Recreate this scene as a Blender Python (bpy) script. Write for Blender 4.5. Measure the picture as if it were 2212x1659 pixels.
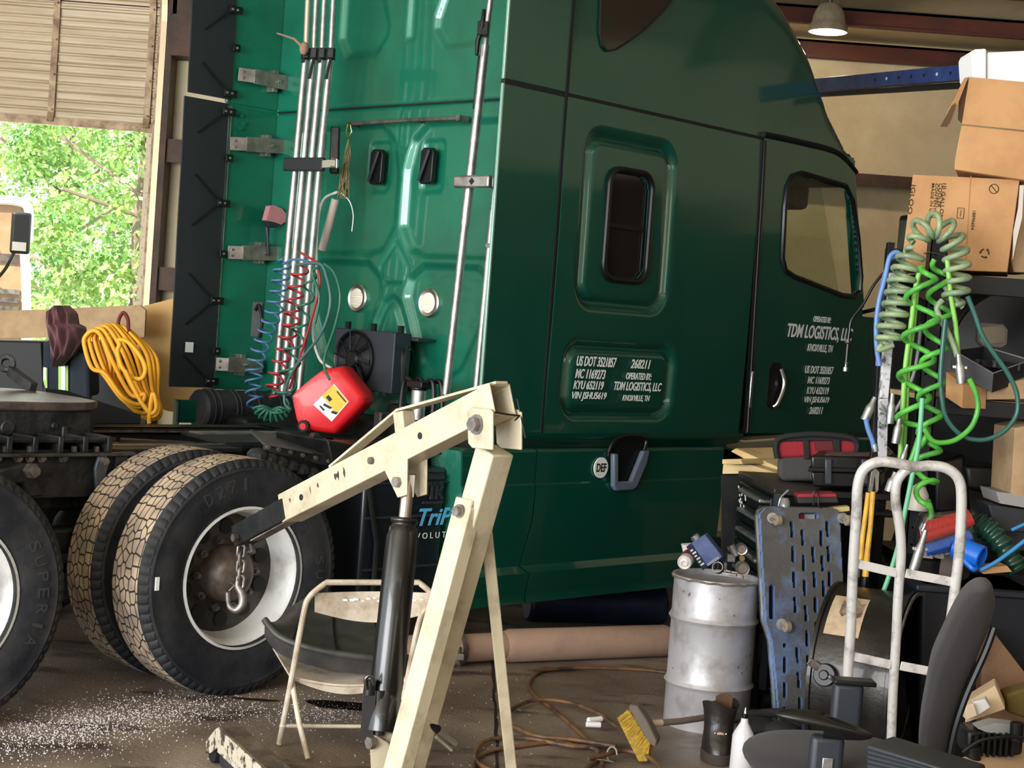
import bpy, math, random
from mathutils import Vector, Matrix
random.seed(7)
for o in list(bpy.data.objects): bpy.data.objects.remove(o)
SC = bpy.context.scene
COL = SC.collection
R = math.radians
# ---------------------------------------------------------------- camera
FPX, PITCH, ROLL, TY = 3453.4, R(-2.29), R(4.19), R(44.3)
CAMZ = 1.715
cr = Vector((1, 0, 0)); cf = Vector((0, math.cos(PITCH), math.sin(PITCH))); cu = cr.cross(cf)
cr2 = math.cos(ROLL) * cr + math.sin(ROLL) * cu
cu2 = -math.sin(ROLL) * cr + math.cos(ROLL) * cu
cam = bpy.data.cameras.new('camera'); camo = bpy.data.objects.new('camera', cam); COL.objects.link(camo)
cam.sensor_width = 36; cam.lens = FPX / 2212 * 36; cam.clip_end = 200; cam.clip_start = .05
mm = Matrix((cr2, cu2, -cf)).transposed().to_4x4(); mm.translation = (0, 0, CAMZ); camo.matrix_world = mm
SC.camera = camo
# ---------------------------------------------------------------- world, sun, daylight at the bay doors, added fill at the right
w = bpy.data.worlds.new('world'); SC.world = w; w.use_nodes = True
nt = w.node_tree; nt.nodes.clear()
bg = nt.nodes.new('ShaderNodeBackground'); ou = nt.nodes.new('ShaderNodeOutputWorld')
bg.inputs[0].default_value = (.86, .94, 1, 1); bg.inputs[1].default_value = 3.6
nt.links.new(bg.outputs[0], ou.inputs[0])
def lamp(kind, name, loc, target, energy, col, size=None, sy=None):
    l = bpy.data.lights.new(name, kind); l.energy = energy; l.color = col
    if kind == 'AREA':
        l.shape = 'RECTANGLE'; l.size = size; l.size_y = sy
    o = bpy.data.objects.new(name, l); COL.objects.link(o); o.location = loc
    o.rotation_euler = (Vector(target) - Vector(loc)).to_track_quat('-Z', 'Y').to_euler()
    return o
sun = lamp('SUN', 'sun', (-10, -10, 20), (-2, 6, 0), 11, (1, .95, .84)); sun.data.angle = R(1)
lamp('AREA', 'left_bay_daylight', (-6.3, -3.0, 2.4), (-.2, 6.4, 1.4), 1500, (.95, .98, 1), 6.0, 4.0)
lamp('AREA', 'front_bay_daylight', (-2.6, -5.4, 2.3), (-.4, 6, 1.2), 30, (1, .98, .94), 4.5, 4.0)
lamp('AREA', 'back_bay_daylight', (-5.6, 13.75, 1.6), (-3.2, 8, 1.4), 60, (.96, 1, .93), 3.6, 2.9)
lamp('AREA', 'right_fill_light', (4.6, -5.6, 2.6), (2.2, 7, 2.0), 85, (1, .88, .70), 3.0, 3.0)  # added fill light for the boxes; no bay opens here
SC.view_settings.view_transform = 'Standard'; SC.view_settings.look = 'None'
SC.view_settings.gamma = 1; SC.view_settings.use_curve_mapping = False
SC.view_settings.exposure = 0.0
# ---------------------------------------------------------------- frames
TF = Vector((math.sin(TY), math.cos(TY), 0)); TL = Vector((-math.cos(TY), math.sin(TY), 0))
CC = Vector((0, 0, CAMZ)); T0 = TF * 4.15 + TL * 5.5635
TM = Matrix.Translation(T0) @ Matrix.Rotation(R(90) - TY, 4, 'Z')
TMI = TM.inverted()
def ray(x, y): return cf + cr2 * ((x - 1106) / FPX) - cu2 * ((y - 829.5) / FPX)
def W(x, y, D):                                   # world point of a line of sight at distance D in front
    v = ray(x, y); return CC + v * (D / v.y)
def G(x, y, z=0.0):                               # ... where it meets the height z
    v = ray(x, y); return CC + v * ((z - CAMZ) / v.z)
def tside(x, y, yy=0.0):                          # truck coordinates on a plane along the truck
    v = ray(x, y); n = TL; t = ((5.5635 + yy) - n.dot(CC)) / n.dot(v); return TMI @ (CC + v * t)
def trear(x, y, xx):                              # truck coordinates on a plane across the truck
    v = ray(x, y); t = ((4.15 + xx) - TF.dot(CC)) / TF.dot(v); return TMI @ (CC + v * t)
def onplane(px, py, p0, n):
    v = ray(px, py); return CC + v * ((p0 - CC).dot(n) / v.dot(n))
# ---------------------------------------------------------------- mesh builder
def rotto(d):
    return Vector(d).normalized().to_track_quat('Z', 'Y').to_matrix()
class MB:
    def __init__(s): s.v = []; s.f = []; s.m = []; s.cur = 0
    def mat(s, i): s.cur = i; return s
    def add(s, vs, fs):
        b = len(s.v); s.v += [tuple(v) for v in vs]; s.f += [tuple(b + i for i in f) for f in fs]; s.m += [s.cur] * len(fs); return s
    def box(s, a, b, rot=None, c=None):
        x0, y0, z0 = a; x1, y1, z1 = b
        vs = [Vector(p) for p in ((x0,y0,z0),(x1,y0,z0),(x1,y1,z0),(x0,y1,z0),(x0,y0,z1),(x1,y0,z1),(x1,y1,z1),(x0,y1,z1))]
        if rot is not None:
            c = Vector(c) if c is not None else sum(vs, Vector()) / 8
            vs = [c + rot @ (v - c) for v in vs]
        return s.add(vs, [(0,3,2,1),(4,5,6,7),(0,1,5,4),(1,2,6,5),(2,3,7,6),(3,0,4,7)])
    def bar(s, p0, p1, wd, ht, up=(0, 0, 1)):     # rectangular bar from p0 to p1
        p0 = Vector(p0); p1 = Vector(p1); d = (p1 - p0).normalized(); u = Vector(up); sd = d.cross(u).normalized(); u = sd.cross(d)
        vs = []
        for p in (p0, p1):
            for a, b in ((-1,-1),(1,-1),(1,1),(-1,1)): vs.append(p + sd * (a * wd / 2) + u * (b * ht / 2))
        return s.add(vs, [(0,1,2,3),(7,6,5,4),(0,4,5,1),(1,5,6,2),(2,6,7,3),(3,7,4,0)])
    def hexa(s, q0, q1):                          # two quads joined to a solid
        vs = [Vector(p) for p in list(q0) + list(q1)]; n = len(q0)
        return s.add(vs, [tuple(range(n))[::-1], tuple(range(n, 2*n))] + [(i, (i+1) % n, n+(i+1) % n, n+i) for i in range(n)])
    def prism(s, pts, vec):                       # closed outline in 3-D pushed along vec
        v = Vector(vec); return s.hexa(pts, [Vector(p) + v for p in pts])
    def cyl(s, p0, p1, r0, r1=None, n=20, cap=True):
        r1 = r0 if r1 is None else r1; p0 = Vector(p0); p1 = Vector(p1); M = rotto(p1 - p0)
        vs = []
        for p, r in ((p0, r0), (p1, r1)):
            for i in range(n):
                a = 2*math.pi*i/n; vs.append(p + M @ Vector((r*math.cos(a), r*math.sin(a), 0)))
        fs = [(i, (i+1) % n, n+(i+1) % n, n+i) for i in range(n)]
        if cap: fs += [tuple(range(n))[::-1], tuple(range(n, 2*n))]
        return s.add(vs, fs)
    def lathe(s, prof, o=(0,0,0), ax=(0,0,1), n=48, cap=False):
        o = Vector(o); M = rotto(ax); vs = []; k = len(prof)
        for i in range(n):
            a = 2*math.pi*i/n
            for r, h in prof: vs.append(o + M @ Vector((r*math.cos(a), r*math.sin(a), h)))
        fs = []
        for i in range(n):
            j = (i+1) % n
            for q in range(k-1): fs.append((i*k+q, j*k+q, j*k+q+1, i*k+q+1))
        if cap: fs += [tuple(i*k for i in range(n))[::-1], tuple(i*k+k-1 for i in range(n))]
        return s.add(vs, fs)
    def tube(s, path, r, n=8, closed=False, cap=True):
        P = [Vector(p) for p in path]; L = len(P); vs = []; prev = None
        for i in range(L):
            if closed: t = P[(i+1) % L] - P[i-1]
            else: t = P[min(i+1, L-1)] - P[max(i-1, 0)]
            if t.length < 1e-9: t = Vector((0,0,1))
            t.normalize()
            if prev is None:
                a = Vector((0,0,1)) if abs(t.z) < .9 else Vector((1,0,0)); u = t.cross(a).normalized()
            else:
                u = prev - t * prev.dot(t)
                u = u.normalized() if u.length > 1e-6 else t.orthogonal().normalized()
            prev = u; b = t.cross(u); rr = r[i] if isinstance(r, (list, tuple)) else r
            for k in range(n):
                a = 2*math.pi*k/n; vs.append(P[i] + u*(rr*math.cos(a)) + b*(rr*math.sin(a)))
        fs = []
        for i in range(L if closed else L-1):
            j = (i+1) % L
            for k in range(n): fs.append((i*n+k, i*n+(k+1) % n, j*n+(k+1) % n, j*n+k))
        if cap and not closed: fs += [tuple(range(n))[::-1], tuple((L-1)*n+k for k in range(n))]
        return s.add(vs, fs)
    def grid(s, fn, nu, nv, flip=False):
        vs = [fn(i/nu, j/nv) for i in range(nu+1) for j in range(nv+1)]
        fs = []
        for i in range(nu):
            for j in range(nv):
                a = i*(nv+1)+j; q = (a, a+nv+1, a+nv+2, a+1); fs.append(q[::-1] if flip else q)
        return s.add(vs, fs)
    def ball(s, c, r, n=12, sc=(1,1,1), M=None):
        c = Vector(c); vs = []; fs = []; m = n//2
        for i in range(1, m):
            t = math.pi*i/m
            for k in range(n):
                a = 2*math.pi*k/n; p = Vector((r*sc[0]*math.sin(t)*math.cos(a), r*sc[1]*math.sin(t)*math.sin(a), r*sc[2]*math.cos(t)))
                vs.append(c + (M @ p if M else p))
        for i in range(m-2):
            for k in range(n): fs.append((i*n+k, (i+1)*n+k, (i+1)*n+(k+1) % n, i*n+(k+1) % n))
        tp = Vector((0,0,r*sc[2])); tp = M @ tp if M else tp
        vs += [c + tp, c - tp]; a = len(vs)-2
        for k in range(n):
            fs.append((a, k, (k+1) % n)); fs.append((a+1, (m-2)*n+(k+1) % n, (m-2)*n+k))
        return s.add(vs, fs)
    def hexbolt(s, p, d, r, h):
        return s.cyl(p, Vector(p) + Vector(d).normalized()*h, r, r, 6)
def obj(name, mb, mats, parent=None, smooth=35, bevel=0, seg=2, loc=None, matrix=None, subsurf=0, solid=0):
    me = bpy.data.meshes.new(name); me.from_pydata(mb.v, [], mb.f)
    if not isinstance(mats, (list, tuple)): mats = [mats]
    for m in mats: me.materials.append(m)
    me.polygons.foreach_set('material_index', mb.m); me.validate(); me.update()
    if smooth:
        me.polygons.foreach_set('use_smooth', [True]*len(me.polygons)); me.set_sharp_from_angle(angle=R(smooth))
    o = bpy.data.objects.new(name, me); COL.objects.link(o)
    if parent is not None: o.parent = parent
    if solid:
        b = o.modifiers.new('solid', 'SOLIDIFY'); b.thickness = solid; b.offset = 0
    if solid and smooth:
        b = o.modifiers.new('split', 'EDGE_SPLIT'); b.split_angle = R(max(smooth, 45))
    if bevel:
        b = o.modifiers.new('bevel', 'BEVEL'); b.width = bevel; b.segments = seg; b.limit_method = 'ANGLE'; b.angle_limit = R(40); b.harden_normals = False
    if subsurf:
        b = o.modifiers.new('sub', 'SUBSURF'); b.levels = subsurf; b.render_levels = subsurf
    if loc is not None: o.location = loc
    if matrix is not None: o.matrix_world = matrix
    return o
def tag(o, label, cat, group=None, kind=None):
    o['label'] = label; o['category'] = cat
    if group: o['group'] = group
    if kind: o['kind'] = kind
    return o
def thing(name, label, cat, loc=(0,0,0), rz=0, group=None):
    o = bpy.data.objects.new(name, None); COL.objects.link(o); o.location = loc; o.rotation_euler = (0,0,rz); o.empty_display_size = .1
    return tag(o, label, cat, group)
def struct(name, mb, mats, **k):
    o = obj(name, mb, mats, **k)
    if k.get('parent') is None: o['kind'] = 'structure'
    return o
def recenter(o):                                   # put a one-mesh thing's origin at the middle of its foot
    me = o.data; xs = [v.co for v in me.vertices]
    c = Vector(((min(v.x for v in xs)+max(v.x for v in xs))/2, (min(v.y for v in xs)+max(v.y for v in xs))/2, min(v.z for v in xs)))
    me.transform(Matrix.Translation(-c)); o.location = o.location + c; return o
# ---------------------------------------------------------------- materials
def mat(name, col, rough=.6, metal=0, coat=0, var=0, vscale=6, col2=None, bump=0, bscale=60, spec=.5, alpha=1, trans=0, emit=None, es=0, lo=.4, hi=.62, stretch=None, sheen=0):
    m = bpy.data.materials.new(name); m.use_nodes = True; n = m.node_tree; b = n.nodes['Principled BSDF']
    b.inputs['Base Color'].default_value = (*col, 1); b.inputs['Roughness'].default_value = rough; b.inputs['Metallic'].default_value = metal
    b.inputs['Coat Weight'].default_value = coat; b.inputs['Coat Roughness'].default_value = .06; b.inputs['Specular IOR Level'].default_value = spec
    b.inputs['Alpha'].default_value = alpha; b.inputs['Transmission Weight'].default_value = trans; b.inputs['Sheen Weight'].default_value = sheen
    if emit: b.inputs['Emission Color'].default_value = (*emit, 1); b.inputs['Emission Strength'].default_value = es
    tc = None
    if col2 or bump:
        tc = n.nodes.new('ShaderNodeTexCoord'); src = tc.outputs['Object']
        if stretch:
            mp = n.nodes.new('ShaderNodeMapping'); mp.inputs['Scale'].default_value = stretch; n.links.new(src, mp.inputs[0]); src = mp.outputs[0]
    if col2:
        t = n.nodes.new('ShaderNodeTexNoise'); t.inputs['Scale'].default_value = vscale; t.inputs['Detail'].default_value = 6; t.inputs['Roughness'].default_value = .65
        n.links.new(src, t.inputs[0]); rp = n.nodes.new('ShaderNodeValToRGB'); rp.color_ramp.elements[0].position = lo; rp.color_ramp.elements[1].position = hi
        rp.color_ramp.elements[0].color = (*col, 1); rp.color_ramp.elements[1].color = (*col2, 1)
        n.links.new(t.outputs[0], rp.inputs[0]); n.links.new(rp.outputs[0], b.inputs['Base Color'])
    if bump:
        t = n.nodes.new('ShaderNodeTexNoise'); t.inputs['Scale'].default_value = bscale; t.inputs['Detail'].default_value = 5
        n.links.new(src, t.inputs[0]); bp = n.nodes.new('ShaderNodeBump'); bp.inputs['Strength'].default_value = bump; bp.inputs['Distance'].default_value = .01
        n.links.new(t.outputs[0], bp.inputs['Height']); n.links.new(bp.outputs[0], b.inputs['Normal'])
    return m
GREEN = mat('green_paint_shaded', (.0016, .075, .050), .36, .35, 1, spec=.5)  # truck paint with the shade of the sides put into the colour
GREEN_LIT = mat('green_paint_lit', (.004, .185, .108), .38, .25, .8, col2=(.006, .135, .08), vscale=2)  # same truck paint, brighter: the light on the rear put into the colour
GREEND = mat('green_paint_dirty', (.01, .14, .09), .5, .2, .2, col2=(.10, .22, .17), vscale=9, lo=.5, hi=.75)
RUB = mat('black_rubber', (.020, .022, .026), .55, 0, 0, bump=.15, bscale=40, spec=.35)
RUBD = mat('dusty_rubber', (.011, .013, .018), .65, col2=(.032, .032, .034), vscale=5, bump=.2, spec=.3)
BLK = mat('black_metal', (.005, .0055, .0065), .45, .2, col2=(.014, .0135, .013), vscale=8, bump=.15, bscale=30, spec=.35)
GREASE = mat('greasy_frame', (.010, .011, .013), .5, .2, col2=(.055, .054, .054), vscale=7, bump=.5, bscale=35, lo=.42, hi=.8)
BPL = mat('black_plastic', (.004, .0045, .0055), .38, 0, 0, spec=.4)
DGR = mat('dark_grey_plastic', (.020, .024, .032), .5)
CHR = mat('bright_metal', (.72, .71, .69), .28, 1)
ALU = mat('aluminium', (.50, .49, .48), .42, .9, col2=(.30, .29, .28), vscale=10, bump=.1)
STEEL = mat('dull_steel', (.30, .28, .26), .45, .8, col2=(.14, .12, .11), vscale=14)
WHITEM = mat('white_wheel_paint', (.62, .62, .60), .45, .0, .2, col2=(.28, .26, .24), vscale=6, lo=.5, hi=.8)
CREAM = mat('cream_paint', (.55, .48, .34), .45, 0, .15, col2=(.27, .22, .15), vscale=8, bump=.1, lo=.48, hi=.78)
GLASS = mat('dark_glass', (.012, .010, .008), .06, 0, 0, spec=.7)
DECAL = mat('white_decal', (.80, .84, .82), .5)
CARD = mat('cardboard', (.60, .33, .15), .85, col2=(.5, .265, .115), vscale=4, bump=.05)
WOODY = mat('pale_cardboard', (.50, .34, .19), .9, col2=(.37, .24, .13), vscale=5)
RED = mat('red_plastic', (.72, .012, .02), .42, 0, .15, bump=.05)
YEL = mat('yellow_cord', (.85, .40, .02), .55)
def glassmat(name, col, mix, rough=.02):
    m = bpy.data.materials.new(name); m.use_nodes = True; n = m.node_tree; n.nodes.clear()
    t = n.nodes.new('ShaderNodeBsdfTransparent'); t.inputs[0].default_value = (*col, 1)
    g = n.nodes.new('ShaderNodeBsdfGlossy'); g.inputs['Roughness'].default_value = rough
    x = n.nodes.new('ShaderNodeMixShader'); x.inputs[0].default_value = mix; o = n.nodes.new('ShaderNodeOutputMaterial')
    n.links.new(t.outputs[0], x.inputs[1]); n.links.new(g.outputs[0], x.inputs[2]); n.links.new(x.outputs[0], o.inputs[0]); return m
TINT = glassmat('tinted_glass', (.75, .80, .72), .05)
CLEAR = glassmat('clear_plastic', (.92, .92, .92), .12, .12)
# ---------------------------------------------------------------- lettering, as thin meshes
def letters(name, txt, m, parent, x0, x1, h, origin, xdir, updir, shear=.28, bold=0, align=None, depth=.0015, spacing=1.0):
    c = bpy.data.curves.new(name, 'FONT'); c.body = txt; c.shear = shear; c.extrude = .004; c.offset = bold; c.space_character = spacing; c.resolution_u = 3
    to = bpy.data.objects.new(name, c); COL.objects.link(to); dg = bpy.context.evaluated_depsgraph_get()
    me = bpy.data.meshes.new_from_object(to.evaluated_get(dg)); COL.objects.unlink(to); bpy.data.objects.remove(to)
    xs = [v.co.x for v in me.vertices]; ys = [v.co.y for v in me.vertices]; zs = [v.co.z for v in me.vertices]
    sx = (x1-x0)/(max(xs)-min(xs)); sy = h/(max(ys)-min(ys)) if h else sx; sz = depth/(max(zs)-min(zs))
    X = Vector(xdir).normalized(); U = Vector(updir).normalized(); N = X.cross(U); O = Vector(origin)
    mx, my, mz = min(xs), min(ys), min(zs)
    for v in me.vertices:
        q = v.co.copy(); v.co = O + X*(x0+(q.x-mx)*sx) + U*((q.y-my)*sy) + N*((q.z-mz)*sz)
    me.materials.clear(); me.materials.append(m)
    o = bpy.data.objects.new(name, me); COL.objects.link(o)
    if parent is not None: o.parent = parent
    return o
def smooth_path(pts, k=6, closed=False):           # Catmull-Rom
    P = [Vector(p) for p in pts]; n = len(P); out = []
    for i in range(n if closed else n-1):
        g = (lambda j: P[j % n]) if closed else (lambda j: P[max(0, min(n-1, j))])
        a, b, c, d = g(i-1), g(i), g(i+1), g(i+2)
        for q in range(k):
            t = q/k; out.append(.5*((2*b)+(c-a)*t+(2*a-5*b+4*c-d)*t*t+(3*b-a-3*c+d)*t*t*t))
    if not closed: out.append(P[-1])
    return out
def coil_path(pts, rad, turns, k=14, seg=10, ph=0, taper=0):
    S = smooth_path(pts, 12); L = [0]
    for i in range(1, len(S)): L.append(L[-1]+(S[i]-S[i-1]).length)
    out = []; N = int(turns*k); j = 0; prev = None
    for i in range(N+1):
        s = L[-1]*i/N
        while j < len(S)-2 and L[j+1] < s: j += 1
        f = (s-L[j])/max(1e-9, L[j+1]-L[j]); c = S[j].lerp(S[j+1], f); t = (S[j+1]-S[j]).normalized()
        if prev is None: u = t.orthogonal().normalized()
        else: u = (prev-t*prev.dot(t)).normalized()
        prev = u; b = t.cross(u); a = ph+2*math.pi*turns*i/N
        e = min(1, i/k*2+.15, (N-i)/k*2+.15)
        rr = rad(i/N) if callable(rad) else rad
        out.append(c+(u*math.cos(a)+b*math.sin(a))*rr*e)
    return out
# ================================================================ the building
def floor_mat():
    m = mat('shop_floor', (.10, .068, .05), .6); n = m.node_tree; b = n.nodes['Principled BSDF']; L = n.links
    tc = n.nodes.new('ShaderNodeTexCoord')
    def noise(s, d=6, st=(1,1,1)):
        mp = n.nodes.new('ShaderNodeMapping'); mp.inputs['Scale'].default_value = st; L.new(tc.outputs['Object'], mp.inputs[0])
        t = n.nodes.new('ShaderNodeTexNoise'); t.inputs['Scale'].default_value = s; t.inputs['Detail'].default_value = d; L.new(mp.outputs[0], t.inputs[0]); return t.outputs[0]
    def ramp(src, a, b_, ca, cb):
        r = n.nodes.new('ShaderNodeValToRGB'); e = r.color_ramp.elements; e[0].position = a; e[1].position = b_; e[0].color = (*ca, 1); e[1].color = (*cb, 1); L.new(src, r.inputs[0]); return r.outputs[0]
    def mix(f, a, b_):
        x = n.nodes.new('ShaderNodeMix'); x.data_type = 'RGBA'; L.new(f, x.inputs[0]); L.new(a, x.inputs[6]); L.new(b_, x.inputs[7]); return x.outputs[2]
    base = ramp(noise(1.4, 8), .35, .68, (.13, .098, .076), (.32, .255, .205))
    dark = ramp(noise(2.3, 5, (1, 2.4, 1)), .56, .66, (1, 1, 1), (.28, .25, .24))
    x = n.nodes.new('ShaderNodeMix'); x.data_type = 'RGBA'; x.blend_type = 'MULTIPLY'; x.inputs[0].default_value = 1; L.new(base, x.inputs[6]); L.new(dark, x.inputs[7])
    L.new(x.outputs[2], b.inputs['Base Color'])
    r = ramp(noise(3, 4), .4, .6, (.75,)*3, (.42,)*3); L.new(r, b.inputs['Roughness'])
    bp = n.nodes.new('ShaderNodeBump'); bp.inputs['Strength'].default_value = .35; bp.inputs['Distance'].default_value = .01
    L.new(noise(45, 6), bp.inputs['Height']); L.new(bp.outputs[0], b.inputs['Normal']); return m
INSUL = mat('vinyl_insulation', (.74, .63, .42), .7, col2=(.52, .42, .26), vscale=1.3, bump=.8, bscale=2.2, lo=.42, hi=.75)
DOORM = mat('door_panel_paint', (.66, .54, .36), .5, .1, .1, col2=(.50, .39, .24), vscale=3, stretch=(.4, 1, 6))
REDP = mat('red_oxide_steel', (.13, .03, .018), .6, .1, col2=(.075, .024, .016), vscale=3)
GIRT = mat('brown_steel', (.10, .05, .032), .6, .2, col2=(.05, .03, .022), vscale=4)
FRM = mat('door_frame_steel', (.45, .33, .19), .5, .3, col2=(.2, .12, .07), vscale=8)
FL = floor_mat()
b = MB(); b.box((-9, -7, -.25), (8, 14.3, 0)); struct('floor', b, FL, smooth=0)
b = MB()                                           # the cut joint in the slab and the line beside it
j0 = G(1062, 1395); j1 = G(1076, 1659); dj = (j1-j0).normalized(); sj = Vector((-dj.y, dj.x, 0))
pp = []
for i in range(60):
    p = j0 + dj*(-1.2+i*.085) + sj*random.uniform(-.004, .004); wv = random.uniform(.004, .009); pp.append((p, wv))
for i in range(59):
    (a, wa), (c, wc) = pp[i], pp[i+1]; z = Vector((0, 0, .002))
    b.add([a-sj*wa+z, a+sj*wa+z, c+sj*wc+z, c-sj*wc+z], [(0, 1, 2, 3)])
struct('trim_1', b, mat('joint_filler', (.012, .009, .008), .8), smooth=0)
WY = 14.0
DX1 = W(330, 500, WY).x; DX0 = -8.2; DZ = 4.35
b = MB(); b.box((DX1, WY, 0), (8, WY+.2, 4.35)); b.box((-9, WY, 0), (DX0, WY+.2, 4.35)); b.box((DX0, WY, 4.3), (DX1, WY+.2, 4.9)); b.box((DX1, WY, 4.35), (8, WY+.2, 4.9))
struct('wall_back', b, INSUL, smooth=0)
b = MB(); b.box((7.8, -7, 0), (8, 14, 5.4)); struct('wall_right', b, INSUL, smooth=0)
b = MB(); b.box((7.1, -6.5, 0), (7.8, 13.8, 2.75)); b.box((6.9, 4, 0), (7.2, 9.5, 3.1)); struct('trim_40', b, mat('dark_reflection_block', (.02, .019, .018), .8, col2=(.06, .05, .04), vscale=2), smooth=0)  # unseen dark block, added to darken the lower reflection in the cab side
b = MB(); b.box((-9, -7, 4.2), (-8.8, 14, 5.8)); b.box((-9, 6.6, 0), (-8.8, 14, 4.2)); b.box((-9, -7, 0), (-8.8, -2, 4.2)); struct('wall_left', b, INSUL, smooth=0)
b = MB(); b.box((-9, -7, 0), (-5, -6.8, 6.5)); b.box((0, -7, 0), (8, -6.8, 6.5)); b.box((-5, -7, 4.6), (0, -6.8, 6.5)); struct('wall_front', b, INSUL, smooth=0)
def rz(y): return 4.25 + (14-y)/8.0
b = MB()
def roofp(u, v):
    y = -7+21.3*v; x = -9+17*u
    sag = -.05*abs(math.sin(math.pi*(14-y)/1.5))
    return Vector((x, y, rz(y)+sag+.1))
b.grid(roofp, 34, 190)
b.hexa([(-9,-7,rz(-7)+.16),(8,-7,rz(-7)+.16),(8,14.3,rz(14.3)+.16),(-9,14.3,rz(14.3)+.16)], [(-9,-7,rz(-7)+.3),(8,-7,rz(-7)+.3),(8,14.3,rz(14.3)+.3),(-9,14.3,rz(14.3)+.3)])
struct('ceiling', b, INSUL, smooth=60)
n = 2
for y in (13.92, 13.05, 12.15, 11.1, 9.8, 8.3, 6.8, 5.3, 3.8):   # roof purlins: Z sections
    b = MB(); z = rz(y)
    b.box((-8.8, y-.04, z-.09), (7.8, y-.02, z+.05)); b.box((-8.8, y-.08, z-.10), (7.8, y-.02, z-.088)); b.box((-8.8, y-.04, z+.03), (7.8, y+.05, z+.05))
    struct('trim_%d' % n, b, REDP, smooth=0); n += 1
b = MB()                                           # rafter sloping towards the eave at the right
b.bar((4.2, 13.9, rz(13.9)-.25), (4.2, -6.5, rz(-6.5)-.25), .16, .3); struct('trim_%d' % n, b, GIRT, smooth=0); n += 1
# girts on the back wall
for (x0, x1, pz) in ((DX1+.1, 2.2, 3.05), (2.0, 7.6, None), (DX1+.1, 2.2, 1.95)):
    z = pz if pz else W(1900, 383, WY).z
    b = MB(); b.box((x0, WY-.2, z-.03), (x1, WY, z)); b.box((x0, WY-.21, z-.10 if pz is None else z-.2), (x1, WY-.195, z))
    struct('trim_%d' % n, b, GIRT, smooth=0); n += 1
b = MB(); b.box((DX1-.02, WY-.18, 0), (DX1+.07, WY-.02, 4.9)); struct('trim_%d' % n, b, FRM, smooth=0); n += 1
b = MB(); b.box((DX1+.07, WY-.25, 0), (DX1+.12, WY-.02, 4.9)); struct('trim_%d' % n, b, GIRT, smooth=0); n += 1   # door jamb column
b = MB(); b.box((W(385, 100, WY).x, WY-.3, 3.75), (W(400, 100, WY).x+.2, WY-.02, 4.9)); b.box((DX1+.1, WY-.3, 4.1), (W(400, 0, WY).x, WY-.02, 4.6)); struct('trim_%d' % n, b, GIRT, smooth=0); n += 1
# bare jamb edge against the daylight, peeling white
b = MB(); b.box((DX1-.09, WY-.07, 0), (DX1-.02, WY+.22, 3.2)); struct('trim_%d' % n, b, mat('peeling_jamb', (.75, .66, .48), .7, col2=(.2, .13, .07), vscale=30, lo=.55, hi=.7), smooth=0); n += 1
# overhead door, partly raised
dr = thing('door_1', 'x', 'x'); dr['kind'] = 'structure'; del dr['label']; del dr['category']
zb = 3.13; yb = WY-.14
def door_prof():
    pts = []
    s = 0
    H = [(yb, zb)]
    # path of the panels: straight, then the bend of the track
    z = zb; path = []
    while z < 4.0: path.append((yb, z)); z += .01
    for i in range(60):
        a = R(i*.75); path.append((yb-.9*(1-math.cos(a)), 4.0+.9*math.sin(a)))
    return path
path = door_prof(); rr = []
for i, (y, z) in enumerate(path):
    s = i*.011; q = (s % .53)
    d = .0
    if q < .02: d = .016
    else:
        r_ = (q-.02) % .085
        d = .010 if r_ < .02 else (-.004 if r_ < .03 else 0)
    t = Vector((0, path[min(i+1, len(path)-1)][0]-path[max(i-1, 0)][0], path[min(i+1, len(path)-1)][1]-path[max(i-1, 0)][1])).normalized(); nn = Vector((0, -t.z, t.y))
    rr.append(Vector((0, y, z))+nn*d)
b = MB(); b.grid(lambda u, v: Vector((DX0+(DX1-DX0)*u, 0, 0))+rr[int(round(v*(len(rr)-1)))], 1, len(rr)-1)
struct('door_leaf', b, DOORM, parent=dr, smooth=25)
b = MB(); b.box((DX0, yb-.03, zb-.03), (DX1, yb+.03, zb+.035)); struct('bottom_rail', b, FRM, parent=dr)
for px in (125, 330, -90):
    xx = W(px, 200, WY).x; b = MB()
    for i in range(0, len(rr)-8, 8):
        b.bar(rr[i]+Vector((xx, -.02, 0)), rr[min(i+8, len(rr)-1)]+Vector((xx, -.02, 0)), .055, .03, up=(0, -1, 0.01))
    for i in range(10, len(rr), 30): b.ball(rr[i]+Vector((xx+.012, -.045, 0)), .01, 6)
    struct('door_stile', b, FRM, parent=dr)
b = MB()
tk = [(DX1+.03, yb-.05, 0.2+i*.05) for i in range(76)]+[(DX1+.03, yb-.05-.9*(1-math.cos(R(a))), 4.0+.9*math.sin(R(a))) for a in range(3, 91, 3)]+[(DX1+.03, yb-1.2, 4.9)]
for i in range(0, len(tk)-1): b.bar(tk[i], tk[i+1], .05, .028, up=(0, 1, .01))
struct('door_track', b, mat('galvanised_track', (.62, .48, .3), .45, .5), parent=dr)
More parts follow.
